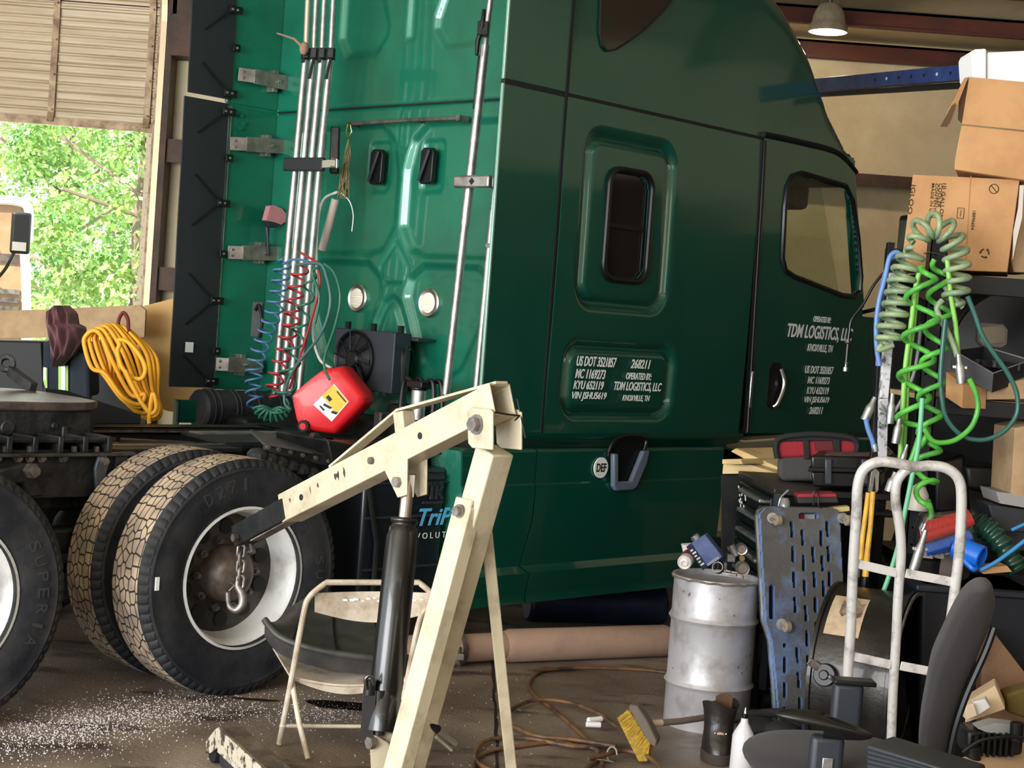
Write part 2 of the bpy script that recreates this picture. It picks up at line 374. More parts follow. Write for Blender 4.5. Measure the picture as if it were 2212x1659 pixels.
# ---------------------------------------------------------------- outdoors
b = MB(); b.box((-30, 14.3, -.25), (12, 45, -.02)); struct('ground', b, mat('gravel_yard', (.5, .47, .4), .9, col2=(.3, .3, .2), vscale=2), smooth=0)
LEAF = [mat('leaves_'+c, k, .55, col2=k2, vscale=1.2, trans=0) for c, k, k2 in (('light', (.22, .42, .08), (.48, .62, .2)), ('mid', (.10, .30, .07), (.3, .46, .12)))]
for m_ in LEAF: m_.node_tree.nodes['Principled BSDF'].inputs['Subsurface Weight'].default_value = 0
BARK = mat('bark', (.22, .17, .12), .9)
def tree(px, D, h, rad, seed, label, lf):
    random.seed(seed); p = W(px, 640, D); t = thing('tree', label, 'tree', (p.x, p.y, -.02), group='trees beyond the raised door')
    b = MB(); b.tube(smooth_path([(0,0,0),(.1,0,h*.3),(-.05,.1,h*.6),(.05,0,h)], 4), [.14-.01*i for i in range(13)], 8)
    for k in range(9):
        a = random.uniform(0, 6.28); z0 = random.uniform(.3, .85)*h; e = Vector((math.cos(a)*rad*.8, math.sin(a)*rad*.8, z0+random.uniform(.2, .9)))
        b.tube(smooth_path([(0,0,z0), e*.5+Vector((0,0,z0*.5)), e], 4), .025, 5)
    obj('trunk', b, BARK, t)
    b = MB()
    cl = [(Vector((random.gauss(0, rad*.45), random.gauss(0, rad*.45), random.uniform(.15*h, h*1.05))), random.uniform(.25, .6)) for _ in range(46)]
    for c, r_ in cl:
        for _ in range(190):
            d = Vector((random.gauss(0, 1), random.gauss(0, 1), random.gauss(0, 1))).normalized(); p_ = c+d*r_*random.uniform(.6, 1.05)
            s_ = random.uniform(.035, .075); u = Vector((random.gauss(0,1), random.gauss(0,1), random.gauss(0,1))).normalized(); v = u.cross(d).normalized() if abs(u.dot(d)) < .95 else u.orthogonal()
            b.mat(random.randrange(2)); b.add([p_-u*s_, p_+v*s_*.5, p_+u*s_, p_-v*s_*.5], [(0,1,2,3)])
    obj('foliage', b, [LEAF[0], LEAF[1]], t, smooth=0)
tree(290, 20.5, 4.2, 1.3, 3, 'leafy pale green tree outside nearest the right side of the doorway', 0)
tree(130, 24.5, 4.4, 1.4, 5, 'leafy green tree outside seen in the middle of the doorway', 1)
tree(-20, 28.5, 4.6, 1.4, 9, 'leafy green tree outside at the left behind the white cab', 0)
tree(230, 33, 6.2, 2.0, 12, 'tall green tree furthest back, half behind the door jamb', 1)
# truck cab parked outside
WT = mat('tan_cab_paint', (.42, .27, .15), .4, 0, .3, col2=(.25, .15, .08), vscale=1.5)
p = W(70, 600, 17.0)
t = thing('parked_truck', 'white cab corner with a black mirror parked outside the doorway', 'truck', (p.x, p.y, 0))
b = MB(); x1 = 0; prof = []
zt = W(40, 428, 17).z; zl = 1.2
prof = [(x1, .55), (x1+.02, 1.2), (x1-.01, 1.7), (x1-.06, 2.2), (x1-.02, zt-.45), (x1-.03, zt-.12), (x1-.12, zt-.02), (x1-.28, zt-.05), (x1-.5, zt-.0), (x1-2.2, zt+.05), (x1-2.2, .55)]
b.prism([(x, 0, z) for x, z in prof], (0, 1.5, 0)); obj('cab_body', b, WT, t, bevel=.04, seg=3)
b = MB(); b.tube(smooth_path([(x1-.05, -.02, .6), (x1-.03, -.02, 1.2), (x1-.06, -.02, 1.7), (x1-.11, -.02, 2.2), (x1-.07, -.02, zt-.45), (x1-.08, -.02, zt-.12), (x1-.20, -.02, zt-.04), (x1-.5, -.02, zt-.05)], 5), .05, 10); obj('white_edge_fairing', b, mat('white_fairing', (.85, .83, .8), .4), t)
b = MB(); b.box((-1.9, -.02, 1.9), (-.35, .01, zt-.55)); obj('cab_window', b, GLASS, t, bevel=.01)
b = MB()
for k in range(9): b.box((-.5, -.015, zt-.5+k*.012-.2), (-.1, 0, zt-.494+k*.012-.2))
for k in range(6): b.box((-.62, -.03, 1.15+k*.09), (-.12, .0, 1.2+k*.09))
obj('side_vent', b, STEEL, t)
m0 = W(0, 455, 16.6); m1 = W(36, 548, 16.6)
b = MB(); b.box((m0.x-p.x, -.42, m1.z), (m1.x-p.x, -.3, m0.z)); t.rotation_euler = (0, 0, R(19)); mo = obj('side_mirror', b, BPL, t, bevel=.03, seg=3)
b = MB(); b.box((m0.x-p.x+.02, -.43, m1.z+.03), (m1.x-p.x-.04, -.42, m1.z+.12)); obj('mirror_glass', b, CHR, mo)
b = MB(); b.tube(smooth_path([(m0.x-p.x+.05, -.36, m1.z+.02), (m0.x-p.x-.02, -.3, m1.z-.15), (m0.x-p.x-.12, -.05, m1.z-.3)], 5), .018, 8); obj('mirror_arm', b, BPL, t)
# ---------------------------------------------------------------- lamp under the roof, blue beam, pipe
D = 12.6; c = W(1793, 10, D); k = D/FPX
t = thing('pendant_lamp', 'round bell shaped shop lamp hanging under the roof purlins', 'lamp', (c.x, c.y, W(1793, 70, D).z))
r1 = 41*k; zt_ = 62*k
prof = [(.012, zt_), (15*k, zt_-1*k), (22*k, zt_-5*k), (28*k, zt_-14*k), (33*k, zt_-26*k), (35*k, zt_-38*k), (37*k, zt_-44*k), (r1, zt_-50*k), (r1, 0), (r1-.008, 0), (35*k, 12*k), (28*k, 28*k), (15*k, 44*k), (0, 46*k)]
b = MB(); b.lathe(prof, n=40); pl2 = bpy.data.lights.new('lamp_light', 'POINT'); pl2.energy = 45; pl2.color = (1, .82, .6); pl2.shadow_soft_size = .06; po = bpy.data.objects.new('lamp_light', pl2); COL.objects.link(po); po.location = (c.x, c.y, W(1793, 70, D).z-.02)
obj('lamp_shade', b, mat('dusty_shade', (.52, .44, .33), .6, .2, col2=(.4, .32, .22), vscale=12), t)
b = MB(); b.ball((0, 0, 14*k), 9*k, 12, (1, 1, 1.6)); obj('bulb', b, mat('lamp_bulb', (.9, .85, .75), .3, emit=(1, .85, .62), es=2.2), t)
b = MB(); b.cyl((0,0,zt_-.01), (0,0,zt_+.075), 5*k, n=12); b.cyl((0,0,zt_+.06), (0,0,zt_+.1), .03, n=12); obj('lamp_neck', b, STEEL, t)
b = MB(); b.box((-.075, -.05, zt_+.1), (.075, .05, zt_+.25)); b.tube([(.06, 0, zt_+.12), (.062, 0, zt_-.08)], .005, 6); b.tube([(-.06, 0, zt_+.12), (-.075, 0, zt_-.08)], .005, 6)
obj('ballast_box', b, STEEL, t, bevel=.006)
BLUE = mat('blue_beam_paint', (.015, .045, .20), .45, .2, .2, col2=(.03, .09, .32), vscale=5)
a = W(1740, 187, 12.2); c = W(2180, 149, 9.6); b = MB(); b.bar(a, c, .07, .095)
o = obj('lift_beam', b, BLUE, smooth=0, bevel=.004); tag(o, 'blue painted steel beam crossing above the stacked boxes', 'beam')
for i in range(9):
    q = a.lerp(c, .42+.06*i); bb = MB(); dd = (c-a).normalized(); sd = dd.cross(Vector((0,0,1))).normalized()
    bb.cyl(q+sd*.03, q+sd*.0375, .011, n=10); ob = obj('bolt_hole', bb, [BPL, DECAL][i in (1, 5)], o)
a = W(1755, 205, 12.3); c = W(2150, 180, 9.9); b = MB(); b.bar(a, c, .03, .04)
tag(obj('conduit_rail', b, BPL, bevel=.004), 'thin black rail running just below the blue beam', 'rail')
for o in bpy.data.objects:
    if o.name in ('lift_beam', 'conduit_rail'): pass
# ================================================================ the truck (x forward, y to its far side, z up)
def sdrr(x, z, x0, x1, z0, z1, r):
    cx, cz = (x0+x1)/2, (z0+z1)/2; qx = abs(x-cx)-(x1-x0)/2+r; qz = abs(z-cz)-(z1-z0)/2+r
    return math.hypot(max(qx, 0), max(qz, 0))+min(max(qx, qz), 0)-r
def sdpoly(x, z, P):
    d = 1e9; ins = False; n = len(P)
    for i in range(n):
        ax, az = P[i]; bx, bz = P[(i+1) % n]; ex, ez = bx-ax, bz-az; wx, wz = x-ax, z-az
        t = max(0, min(1, (wx*ex+wz*ez)/(ex*ex+ez*ez))); d = min(d, math.hypot(wx-ex*t, wz-ez*t))
        if (az > z) != (bz > z) and x < (bx-ax)*(z-az)/(bz-az)+ax: ins = not ins
    return -d if ins else d
def sstep(a, b, x):
    t = max(0, min(1, (x-a)/(b-a))); return t*t*(3-2*t)
TR = thing('semi_truck', 'dark green sleeper semi truck tractor filling the middle of the shop', 'truck', T0, R(90)-TY)
XW, YC, WD = 1.79, 1.22, 2.44
SEAM = mat('seam_black', (.004, .005, .005), .6)
# ---- rear wall of the sleeper, pressed panels
def mirror(P): return [(2*YC-y, z) for y, z in P]
recR = [(.30, 2.74), (1.02, 2.74), (1.12, 2.66), (1.165, 2.5), (1.165, 2.2), (1.09, 2.08), (.98, 2.05), (.30, 2.05)]
trapR = [(.46, 1.9), (.56, 1.97), (.98, 1.97), (1.08, 1.9), (1.1, 1.8), (.93, 1.44), (.84, 1.38), (.74, 1.38), (.64, 1.44), (.46, 1.8)]
triR = [(.62, 3.28), (.68, 3.19), (.92, 3.19), (1.0, 3.28), (1.0, 3.34), (.85, 3.7), (.62, 3.7)]
hexc = [(1.10, 1.96), (1.13, 1.87), (1.31, 1.87), (1.34, 1.96), (1.22, 2.1)]
arch = [(1.0, 1.36), (1.12, 1.66), (1.17, 1.75), (1.22, 1.78), (1.27, 1.75), (1.32, 1.66), (1.44, 1.36)]
def rear_h(y, z):
    h = 0; ym = y if y < YC else 2*YC-y
    def dent(d, depth, w=.035): return -depth*sstep(w*.5, -w*.5, d)
    h += dent(sdpoly(ym, z, recR)-.02, .03, .05)
    h += dent(sdpoly(ym, z, trapR)-.01, .028, .05)
    h += dent(sdpoly(ym, z, triR)-.015, .025, .045)
    h += dent(sdrr(ym, z, .91, 1.08, 2.385, 2.67, .03), .015, .02)
    h += dent(abs(sdpoly(y, z, hexc))-.006, .008, .016)
    h += dent(abs(sdpoly(y, z, arch))-.02, .018, .04)
    h += dent(sdrr(y, z, 1.205, 1.235, 3.24, 3.9, .012)-.012, .02, .03)
    h += dent(abs(sdrr(y, z, 1.17, 1.27, 2.62, 2.86, .05))-.004, .008, .014)
    h += -.012*sstep(.012, .004, abs(z-2.87))
    return h
b = MB()
b.grid(lambda u, v: Vector((XW-rear_h(.04+(WD-.08)*u, 1.12+2.78*v), .04+(WD-.08)*u, 1.12+2.78*v)), 175, 215, flip=True)
b.box((XW+.05, .04, 1.12), (XW+.09, WD-.04, 3.9))
rw = obj('rear_wall', b, GREEN_LIT, TR, smooth=60)
b = MB(); b.box((XW-.002, .04, 2.866), (XW+.03, WD-.04, 2.874)); obj('rear_seam', b, SEAM, rw, smooth=0)
for yc in (.995, 1.42):                                                   # vent handles
    b = MB(); zz = 2.525
    b.prism([(XW+.01, yc+(y-0), zz+z) for y, z in ((-.05, -.09), (-.055, .07), (-.04, .098), (.03, .1), (.052, .08), (.055, -.08), (.04, -.1), (-.03, -.1))], (-.03, 0, 0))
    v = obj('vent_cover', b, BPL, TR, bevel=.006)
    b = MB(); b.bar((XW-.035, yc+.035, zz-.085), (XW-.03, yc-.03, zz+.085), .02, .014, up=(1, 0, 0)); obj('vent_fin', b, DGR, v, bevel=.004)
for yc, k in ((.93, 1), (1.54, 1)):                                       # work lamps
    b = MB(); b.lathe([(.0, 0), (.058, 0), (.075, .006), (.082, 0), (.082, -.03)], o=(XW+.012, yc, 1.775), ax=(-1, 0, 0), n=32); lm = obj('work_lamp', b, CHR, TR)
    b = MB(); b.lathe([(.0, .006), (.04, .006), (.056, .0)], o=(XW+.008, yc, 1.775), ax=(-1, 0, 0), n=32)
    for i in range(6): b.box((XW-.003, yc-.045, 1.735+i*.014), (XW+.004, yc+.045, 1.739+i*.014))
    obj('lamp_lens', b, mat('lamp_lens', (.85, .8, .66), .2, 0, .5), lm)
g0 = trear(752, 268, 1.72); g1 = trear(992, 255, 1.72)                    # grab bar
b = MB(); b.tube([g0, g0.lerp(g1, .5)+Vector((0,0,.004)), g1], .011, 8); b.cyl(g1+Vector((.06, 0, 0)), g1-Vector((.012, 0, 0)), .017, n=10); b.cyl(g0, g0+Vector((.08, 0, 0)), .01)
b.cyl(g0.lerp(g1, .62), g0.lerp(g1, .62)+Vector((.08, 0, 0)), .008)
obj('grab_bar', b, STEEL, TR)
# ---- near extender, two stacked panels
for nm, z0, z1 in (('upper_extender', 2.88, 3.9), ('lower_extender', 1.15, 2.86)):
    b = MB(); b.box((1.345, 0, z0), (1.785, .014, z1)); e = obj(nm, b, GREEN, TR, bevel=.005, seg=3)
    b = MB(); b.box((1.337, -.001, z0), (1.35, .016, z1)); obj('edge_trim', b, mat('edge_trim', (.3, .5, .42), .35, .5), e, bevel=.003)
# ---- far extender with rubber flap and strap brackets
YF = WD-.04
b = MB(); b.box((1.43, YF, 1.17), (1.86, YF+.03, 2.86)); fe = obj('lower_extender', b, GREEN_LIT, TR, bevel=.004)
b = MB(); b.box((1.42, YF, 2.88), (1.90, YF+.03, 3.9)); fe2 = obj('upper_extender', b, GREEN_LIT, TR, bevel=.004)
b = MB(); b.box((1.43, YF+.008, 2.85), (1.88, YF+.03, 2.90)); obj('seam_backing', b, GREEN_LIT, TR)
b = MB(); b.box((1.84, YF-.03, 1.15), (1.865, YF+.03, 3.9)); b.box((1.79, YF-.01, 1.15), (1.9, YF+.03, 3.9)); obj('side_wall_edge', b, GREEN_LIT, TR, bevel=.004)
random.seed(4)
for par, z0, z1, zs in ((fe, 1.18, 2.87, ((2.82, 2), (2.55, 0), (2.28, 1), (1.98, 0), (1.70, 1), (1.4, 0), (1.22, 3))), (fe2, 2.895, 3.9, ((2.93, 3), (3.2, 0), (3.42, 4), (3.7, 1)))):
    b = MB(); n_ = 30
    b.grid(lambda u, v: Vector((1.44-.31*u-.02*v, YF-.012-.008*math.sin(u*2.2)+.002*math.sin(v*14), z0+(z1-z0)*v)), 8, n_)
    fl = obj('rubber_flap', b, RUB, TR, solid=.012)
    for z, two in zs:
        b = MB(); b.box((1.37 if two else 1.41, YF-.045, z-.022), (1.46, YF-.028, z+.022)); obj('flap_clip', b, BLK, fl, bevel=.003)
        for xx in ((1.385, 1.42) if two else (1.435,)):
            b = MB(); b.ball((xx, YF-.046, z), .0085, 8); obj('rivet', b, CHR, fl)
        if two:
            b = MB()
            if two in (1, 3): b.tube([(1.37, YF-.035, z+.02), (1.21, YF-.03, z+.15)], .005, 5)
            if two in (1, 2, 4): b.tube([(1.37, YF-.035, z-.02), (1.21, YF-.03, z-.15)], .005, 5)
            obj('stiffener_rib', b, BLK, fl)
b = MB(); b.box((1.425, YF-.012, 1.17), (1.432, YF-.002, 2.86)); b.box((1.447, YF-.012, 1.17), (1.452, YF-.002, 2.86)); b.box((1.41, YF-.012, 2.88), (1.418, YF-.002, 3.9)); obj('flap_rail', b, ALU, TR)
BRK = mat('bracket_steel', (.17, .155, .14), .4, .6, col2=(.3, .27, .24), vscale=12)
for (xa, ya), (xb, yb2), z in (((515, 160), (645, 185), 0), ((497, 310), (632, 318), 0), ((492, 545), (612, 548), 0), ((466, 786), (560, 790), 0)):
    p0 = tside(xa, ya, YF-.02); p1 = tside(xb, yb2, YF-.09)
    b = MB(); b.bar(p0, p0.lerp(p1, .22)-Vector((0,.03,0)), .008, .08); b.bar(p0.lerp(p1, .21)-Vector((0,.03,0)), p1+(p1-p0)*.08, .008, .088); b.bar(p0.lerp(p1,.62)+Vector((0,.0,0)), p0.lerp(p1,.62)+Vector((0,.08,0)), .035, .13)
    br = obj('strap_bracket', b, BRK, TR, bevel=.002)
    for t_, dz in ((.06, .018), (.06, -.018), (.62, .0)):
        q = p0.lerp(p1, t_)+Vector((0, -.012-.02*min(1, t_*4), dz)); b = MB(); b.ball(q, .009 if t_ < .1 else .012, 8); obj('rivet', b, CHR, br)
for (px, py) in ((519, 251), (523, 267), (517, 278)):
    q = tside(px, py, YF-.005); b = MB(); b.hexbolt(q, (0, -1, 0), .012, .02); obj('bolt', b, GREEN_LIT, TR)
q0 = tside(408, 750, YF-.04); b = MB(); b.box((q0.x-.025, q0.y-.002, q0.z-.03), (q0.x+.03, q0.y, q0.z+.03)); obj('sticker', b, DECAL, TR)
b = MB()
for i in range(9): b.tube([(XW-.0, 0, 0)]*0 or [tside(463+i*.0, 0, YF-.05), tside(462, 1, YF-.05)], .001, 3) if 0 else None
# ---- sleeper side panel with grooves
SX0, SX1, SZ0, SZ1 = 1.80, 3.47, 1.15, 2.862
def side_h(x, z):
    d1 = sdrr(x, z, 1.985, 2.665, 1.835, 2.70, .10); d2 = sdrr(x, z, 1.945, 2.79, 1.255, 1.61, .09)
    h = -.034*math.exp(-(d1/.026)**2)-.032*math.exp(-(d2/.026)**2)
    if d2 < 0: h -= .006
    if d1 < 0: h -= .004
    return h
WN = (2.15, 2.50, 1.965, 2.545)
b = MB(); nu, nv = 190, 195
def sp(u, v):
    x = SX0+(SX1-SX0)*u; z = SZ0+(SZ1-SZ0)*v; bulge = .02*math.sin(math.pi*min(1, max(0, (z-1.15)/1.75)))
    return Vector((x, -side_h(x, z)+.0-bulge*.6, z))
b.grid(sp, nu, nv)
keep = [(f, m_) for f, m_ in zip(b.f, b.m) if not all(sdrr(b.v[i][0], b.v[i][2], *WN, .09) < -.012 for i in f)]
b.f = [k[0] for k in keep]; b.m = [k[1] for k in keep]
ss = obj('sleeper_side', b, GREEN, TR, smooth=60, solid=.006)
def rrect(x0, x1, z0, z1, r, n=7):
    P = []
    for cx, cz, a0 in ((x1-r, z0+r, -90), (x1-r, z1-r, 0), (x0+r, z1-r, 90), (x0+r, z0+r, 180)):
        for i in range(n+1):
            a = R(a0+90*i/n); P.append((cx+r*math.cos(a), cz+r*math.sin(a)))
    return P
b = MB(); P = rrect(*WN, .085)
b.tube([(x, -.018, z) for x, z in P], .017, 10, closed=True); wf = obj('window_frame', b, BPL, TR)
b = MB(); b.prism([(x, .004, z) for x, z in P], (0, .012, 0)); obj('window_glass', b, GLASS, wf, smooth=0)
b = MB(); b.box((2.17, -.006, 2.235), (2.48, .003, 2.262)); b.box((2.46, -.008, 2.02), (2.474, .003, 2.235)); obj('window_slider', b, BPL, wf, bevel=.002)
# seams
b = MB(); b.box((1.782, -.004, 1.15), (1.802, .03, 3.9)); b.box((1.35, -.0, 2.857), (3.48, .03, 2.882)); obj('panel_seam', b, SEAM, TR, smooth=0)
# ---- roof fairing lofted along x
prof_top = [(1.80, 4.02), (2.4, 4.02), (2.9, 3.98), (3.2, 3.92), (3.45, 3.83), (3.70, 3.70), (3.96, 3.50), (4.16, 3.26), (4.32, 3.03), (4.43, 2.88)]
def lerp_tab(T, x):
    for (a, va), (b_, vb) in zip(T, T[1:]):
        if x <= b_: return va+(vb-va)*max(0, (x-a)/(b_-a))
    return T[-1][1]
def inset(x): return .08*max(0, (x-3.35)/1.65)**2.0
def fair(u, v):
    x = 1.80+2.68*u; zt = max(2.885, lerp_tab(prof_top, x)+.03); y0 = inset(x); r = min(.22, (zt-2.872)*.6)
    hw = YC-y0; L1 = zt-r-2.872; arc = math.pi/2*r; L2 = hw-r; T = L1+arc+L2; s = v*T
    if s < L1: y, z = 0, 2.872+s
    elif s < L1+arc:
        a = (s-L1)/r; y, z = r-r*math.cos(a), zt-r+r*math.sin(a)
    else: y, z = r+(s-L1-arc), zt
    lean = .045*max(0, (z-2.872)/1.1)
    return Vector((x, y0+y+lean, z))
b = MB(); b.grid(fair, 80, 60); b2 = [(v[0], 2*YC-v[1], v[2]) for v in b.v]; fs = [f[::-1] for f in b.f]; b.add(b2, fs)
rf = obj('roof_fairing', b, GREEN, TR, smooth=50)
# roof side window
P = [tside(x, y, .0) for x, y in ((1304, -60), (1300, 30), (1297, 70), (1302, 98), (1312, 110), (1330, 107), (1365, 85), (1400, 58), (1432, 28), (1458, -4), (1478, -40), (1490, -70))]
b = MB(); b.prism([(p.x, .045*(p.z-2.872)/1.1-.010, p.z) for p in P], (0, .02, 0)); fw_ = obj('roof_window', b, GLASS, TR, smooth=0)
b = MB(); b.tube([(p.x, .045*(p.z-2.872)/1.1-.010, p.z) for p in P], .006, 6, closed=True); obj('roof_window_seal', b, SEAM, fw_)
# ---- door
def doorp(u, v):
    x0 = 3.50+.05*(1-v); x1 = 4.99-.0*v
    z = 1.15+1.735*v; x = x0+(x1-x0)*u
    return Vector((x, inset(x)*.9-.006*math.sin(math.pi*v), z))
DW = [(3.76, 2.20), (3.745, 2.5), (3.755, 2.62), (3.80, 2.69), (3.90, 2.72), (4.42, 2.70), (4.52, 2.62), (4.62, 2.4), (4.70, 2.15), (4.70, 2.06), (4.63, 2.02), (4.48, 2.02), (3.90, 2.10), (3.80, 2.13)]
def ay(x, z): return doorp((x-3.52)/(4.99-3.52), (z-1.15)/1.735).y
b = MB(); b.grid(doorp, 110, 120)
def frontcut(x, z): return x > 4.50+(2.9-z)*.27 if z > 1.9 else x > 4.99
keep = [(f, m_) for f, m_ in zip(b.f, b.m) if not all(sdpoly(b.v[i][0], b.v[i][2], DW) < -.004 for i in f) and not frontcut(sum(b.v[i][0] for i in f)/4, sum(b.v[i][2] for i in f)/4)]
b.f = [k[0] for k in keep]; b.m = [k[1] for k in keep]
dr_ = obj('cab_door', b, GREEN, TR, smooth=60, solid=.012)
b = MB(); b.tube([(x, ay(x, z)-.008, z) for x, z in DW], .017, 8, closed=True); obj('window_seal', b, BPL, dr_)
b = MB(); b.add([(x, ay(x, z)+.006, z) for x, z in DW], [tuple(range(len(DW)))]); obj('door_glass', b, TINT, dr_, smooth=0)
b = MB(); b.tube([(3.50, 0, 2.86), (3.51, -.004, 2.5), (3.53, -.006, 1.8), (3.56, 0, 1.16)], .016, 8); b.tube([(3.47, -.006, 2.86), (3.48, -.01, 2.3), (3.50, -.01, 1.7), (3.53, 0, 1.16)], .009, 6); obj('door_seal', b, BPL, TR)
b = MB(); b.box((3.535, -.02, 1.30), (3.56, 0.0, 1.52)); obj('door_hinge', b, CHR, TR, bevel=.006)
b = MB(); b.tube(smooth_path([(3.47, -.012, 2.895), (3.9, inset(3.9)-.012, 2.90), (4.3, inset(4.3)-.008, 2.89), (4.55, inset(4.5)-.0, 2.80)], 6), .018, 8); obj('drip_rail', b, BPL, TR)
b = MB(); hx = 3.79
b.prism([(hx+x, -.008, 1.44+z) for x, z in rrect(-.07, .07, -.14, .14, .05)], (0, .02, 0)); hd = obj('door_handle_pocket', b, BPL, dr_, bevel=.006)
b = MB(); b.tube(smooth_path([(hx+.03, -.02, 1.54), (hx+.055, -.035, 1.45), (hx+.015, -.03, 1.34), (hx+.0, -.01, 1.31)], 6), .012, 8); obj('door_handle', b, CHR, dr_)
# far side: door, sleeper side; front structure, seen through the window
b = MB(); b.box((1.8, WD-.03, 1.15), (3.5, WD, 2.87)); obj('sleeper_side', b, GREEN, TR)
b = MB()
fy = lambda x: WD-inset(x)*.9
b.hexa([(3.5, fy(3.5), 1.15), (4.99, fy(4.99), 1.15), (4.99, fy(4.99), 2.0), (3.5, fy(3.5), 2.0)], [(3.5, fy(3.5)-.04, 1.15), (4.99, fy(4.99)-.04, 1.15), (4.99, fy(4.99)-.04, 2.0), (3.5, fy(3.5)-.04, 2.0)])
b.hexa([(3.5, fy(3.5), 2.0), (3.72, fy(3.7), 2.0), (3.72, fy(3.7), 2.87), (3.5, fy(3.5), 2.87)], [(3.5, fy(3.5)-.05, 2.0), (3.72, fy(3.7)-.05, 2.0), (3.72, fy(3.7)-.05, 2.87), (3.5, fy(3.5)-.05, 2.87)])
obj('cab_door', b, GREEN, TR)
for s_ in (0, 1):                                  # windscreen pillars
    b = MB(); ya = inset(4.5) if s_ == 0 else WD-inset(4.5); yb_ = inset(4.95)*.9 if s_ == 0 else WD-inset(4.95)*.9
    d_ = 1 if s_ == 0 else -1
    b.bar((4.50, ya+.03*d_, 2.86), (4.80, yb_+.03*d_, 1.95), .07, .06, up=(0, 1, 0)); obj('windscreen_pillar', b, GREEN, TR, bevel=.015, seg=3)
b = MB(); b.add([(4.50, .30, 2.86), (4.80, .22, 1.93), (4.80, WD-.22, 1.93), (4.50, WD-.30, 2.86)], [(0,1,2,3)]); obj('windscreen', b, TINT, TR, smooth=0)
b = MB(); b.box((4.35, .2, 1.6), (4.95, WD-.2, 1.98)); b.box((3.5, .1, 1.1), (4.9, WD-.1, 1.16)); dsh = obj('dashboard', b, mat('dashboard', (.08, .07, .06), .6), TR, bevel=.03, seg=3)
b = MB(); b.lathe([(.20+.014*math.cos(a), .014*math.sin(a)) for a in [i*2*math.pi/8 for i in range(9)]], o=(4.2, 1.75, 2.05), ax=(-.8, 0, .6), n=32); b.tube([(4.2, 1.75, 2.05), (4.4, 1.75, 1.9)], .02); obj('steering_wheel', b, BPL, TR)
b = MB(); b.box((3.62, .35, 1.6), (3.72, .85, 2.3)); b.box((3.62, .3, 1.55), (4.1, .85, 1.66)); obj('cab_seat', b, mat('seat_cloth', (.05, .05, .05), .8), TR, bevel=.05, seg=3)
b = MB(); b.box((3.52, .12, 2.70), (4.5, WD-.12, 2.86)); obj('headliner', b, mat('headliner', (.12, .09, .07), .9), TR)
b = MB(); b.box((4.3, .3, 2.55), (4.46, 1.0, 2.72)); b.box((4.3, 1.5, 2.55), (4.46, 2.1, 2.72)); obj('sun_visor', b, mat('visor', (.06, .045, .04), .7), TR, bevel=.04, seg=3)
# hood
def hood(u, v):
    x = 4.9+1.75*u; a = math.pi*v; hw = (1.0-.12*u-.25*max(0, u-.75)*2); zt = 1.98-.30*u-.35*max(0, u-.8)*3; e = .35
    c, s = math.cos(a), math.sin(a); y = YC-hw*math.copysign(abs(c)**e, c); z = 1.0+(zt-1.0)*abs(s)**e
    return Vector((x, y, z))
b = MB(); b.grid(hood, 30, 40); b.box((6.55, .45, .6), (6.72, 2.0, 1.55)); obj('hood', b, GREEN, TR, smooth=50)
b = MB(); b.box((1.3, 1.85, .22), (3.3, 2.4, 1.05)); b.box((1.3, .9, .5), (4.5, 1.5, 1.0)); obj('far_tank', b, BLK, TR, bevel=.03)
b = MB(); b.box((-.1, 1.3, .45), (1.2, 1.9, .75)); obj('air_box', b, BLK, TR, bevel=.03)
b = MB(); b.box((4.6, .04, .35), (5.05, .25, 1.12)); obj('cab_step', b, GREEN, TR, bevel=.02)
for s_, ya in ((0, -.22), (1, WD+.28)):            # mirrors
    d_ = -1 if s_ == 0 else 1; yb_ = .25 if s_ == 0 else WD-.25
    b = MB(); b.box((4.86, min(ya-.02, ya+.12*-d_), 2.26 if s_ == 0 else 2.0), (4.98, max(ya+.02, ya+.12*-d_), 2.57)); mr = obj('mirror', b, BPL, TR, bevel=.03, seg=3)
    b = MB(); b.box((4.855, min(ya, ya-.1*d_), 2.30), (4.862, max(ya, ya-.1*d_), 2.53)); obj('mirror_glass', b, mat('mirror_dim', (.10, .12, .09), .15, .6), mr)
    b = MB(); b.tube([(4.92, ya+.05*-d_, 2.3), (4.92, ya+.1*-d_, 2.0), (4.90, yb_, 1.9)], .014); obj('mirror_arm', b, BPL, mr)
# ---- rocker band under the body, skirts
b = MB()
def rocker(u, v):
    x = 1.40+2.12*u; z = 1.05+.10*v; return Vector((x, .0+.07*math.sin(math.pi*(1-v)*.5)**2, z))
b.grid(rocker, 20, 8); obj('rocker_panel', b, GREEN, TR, smooth=60, solid=.01)
def skirt(x0f, x1f, nm):
    zl = [.285, .325, .33, .43, .435, .47, .475, .70, .878, .884, .892, .895, 1.0, 1.052, 1.056, 1.066]
    def yy(z): return lerp_tab([(.285, -.03), (.325, -.012), (.33, -.012), (.435, -.012), (.47, .006), (.475, .006), (.70, -.006), (.884, -.010), (.892, .002), (.9, .002), (1.052, -.004), (1.066, .012)], z)
    b = MB(); nu = 24; vs = []
    b.grid(lambda u, v: (lambda z: Vector((x0f(z)+(x1f(z)-x0f(z))*u, yy(z), z)))(zl[int(round(v*(len(zl)-1)))]), nu, len(zl)-1)
    o = obj(nm, b, GREEN, TR, smooth=25, solid=.012); return o
def split(z): return lerp_tab([(.28, 1.725), (.42, 1.775), (.47, 1.70), (.57, 1.735), (.75, 1.77), (.9, 1.765), (1.07, 1.765)], z)
sk1 = skirt(lambda z: 1.235+(1.06-z)*.11, lambda z: split(z)-.006, 'rear_skirt')
sk2 = skirt(lambda z: split(z)+.006, lambda z: 3.335, 'front_skirt')
b = MB()
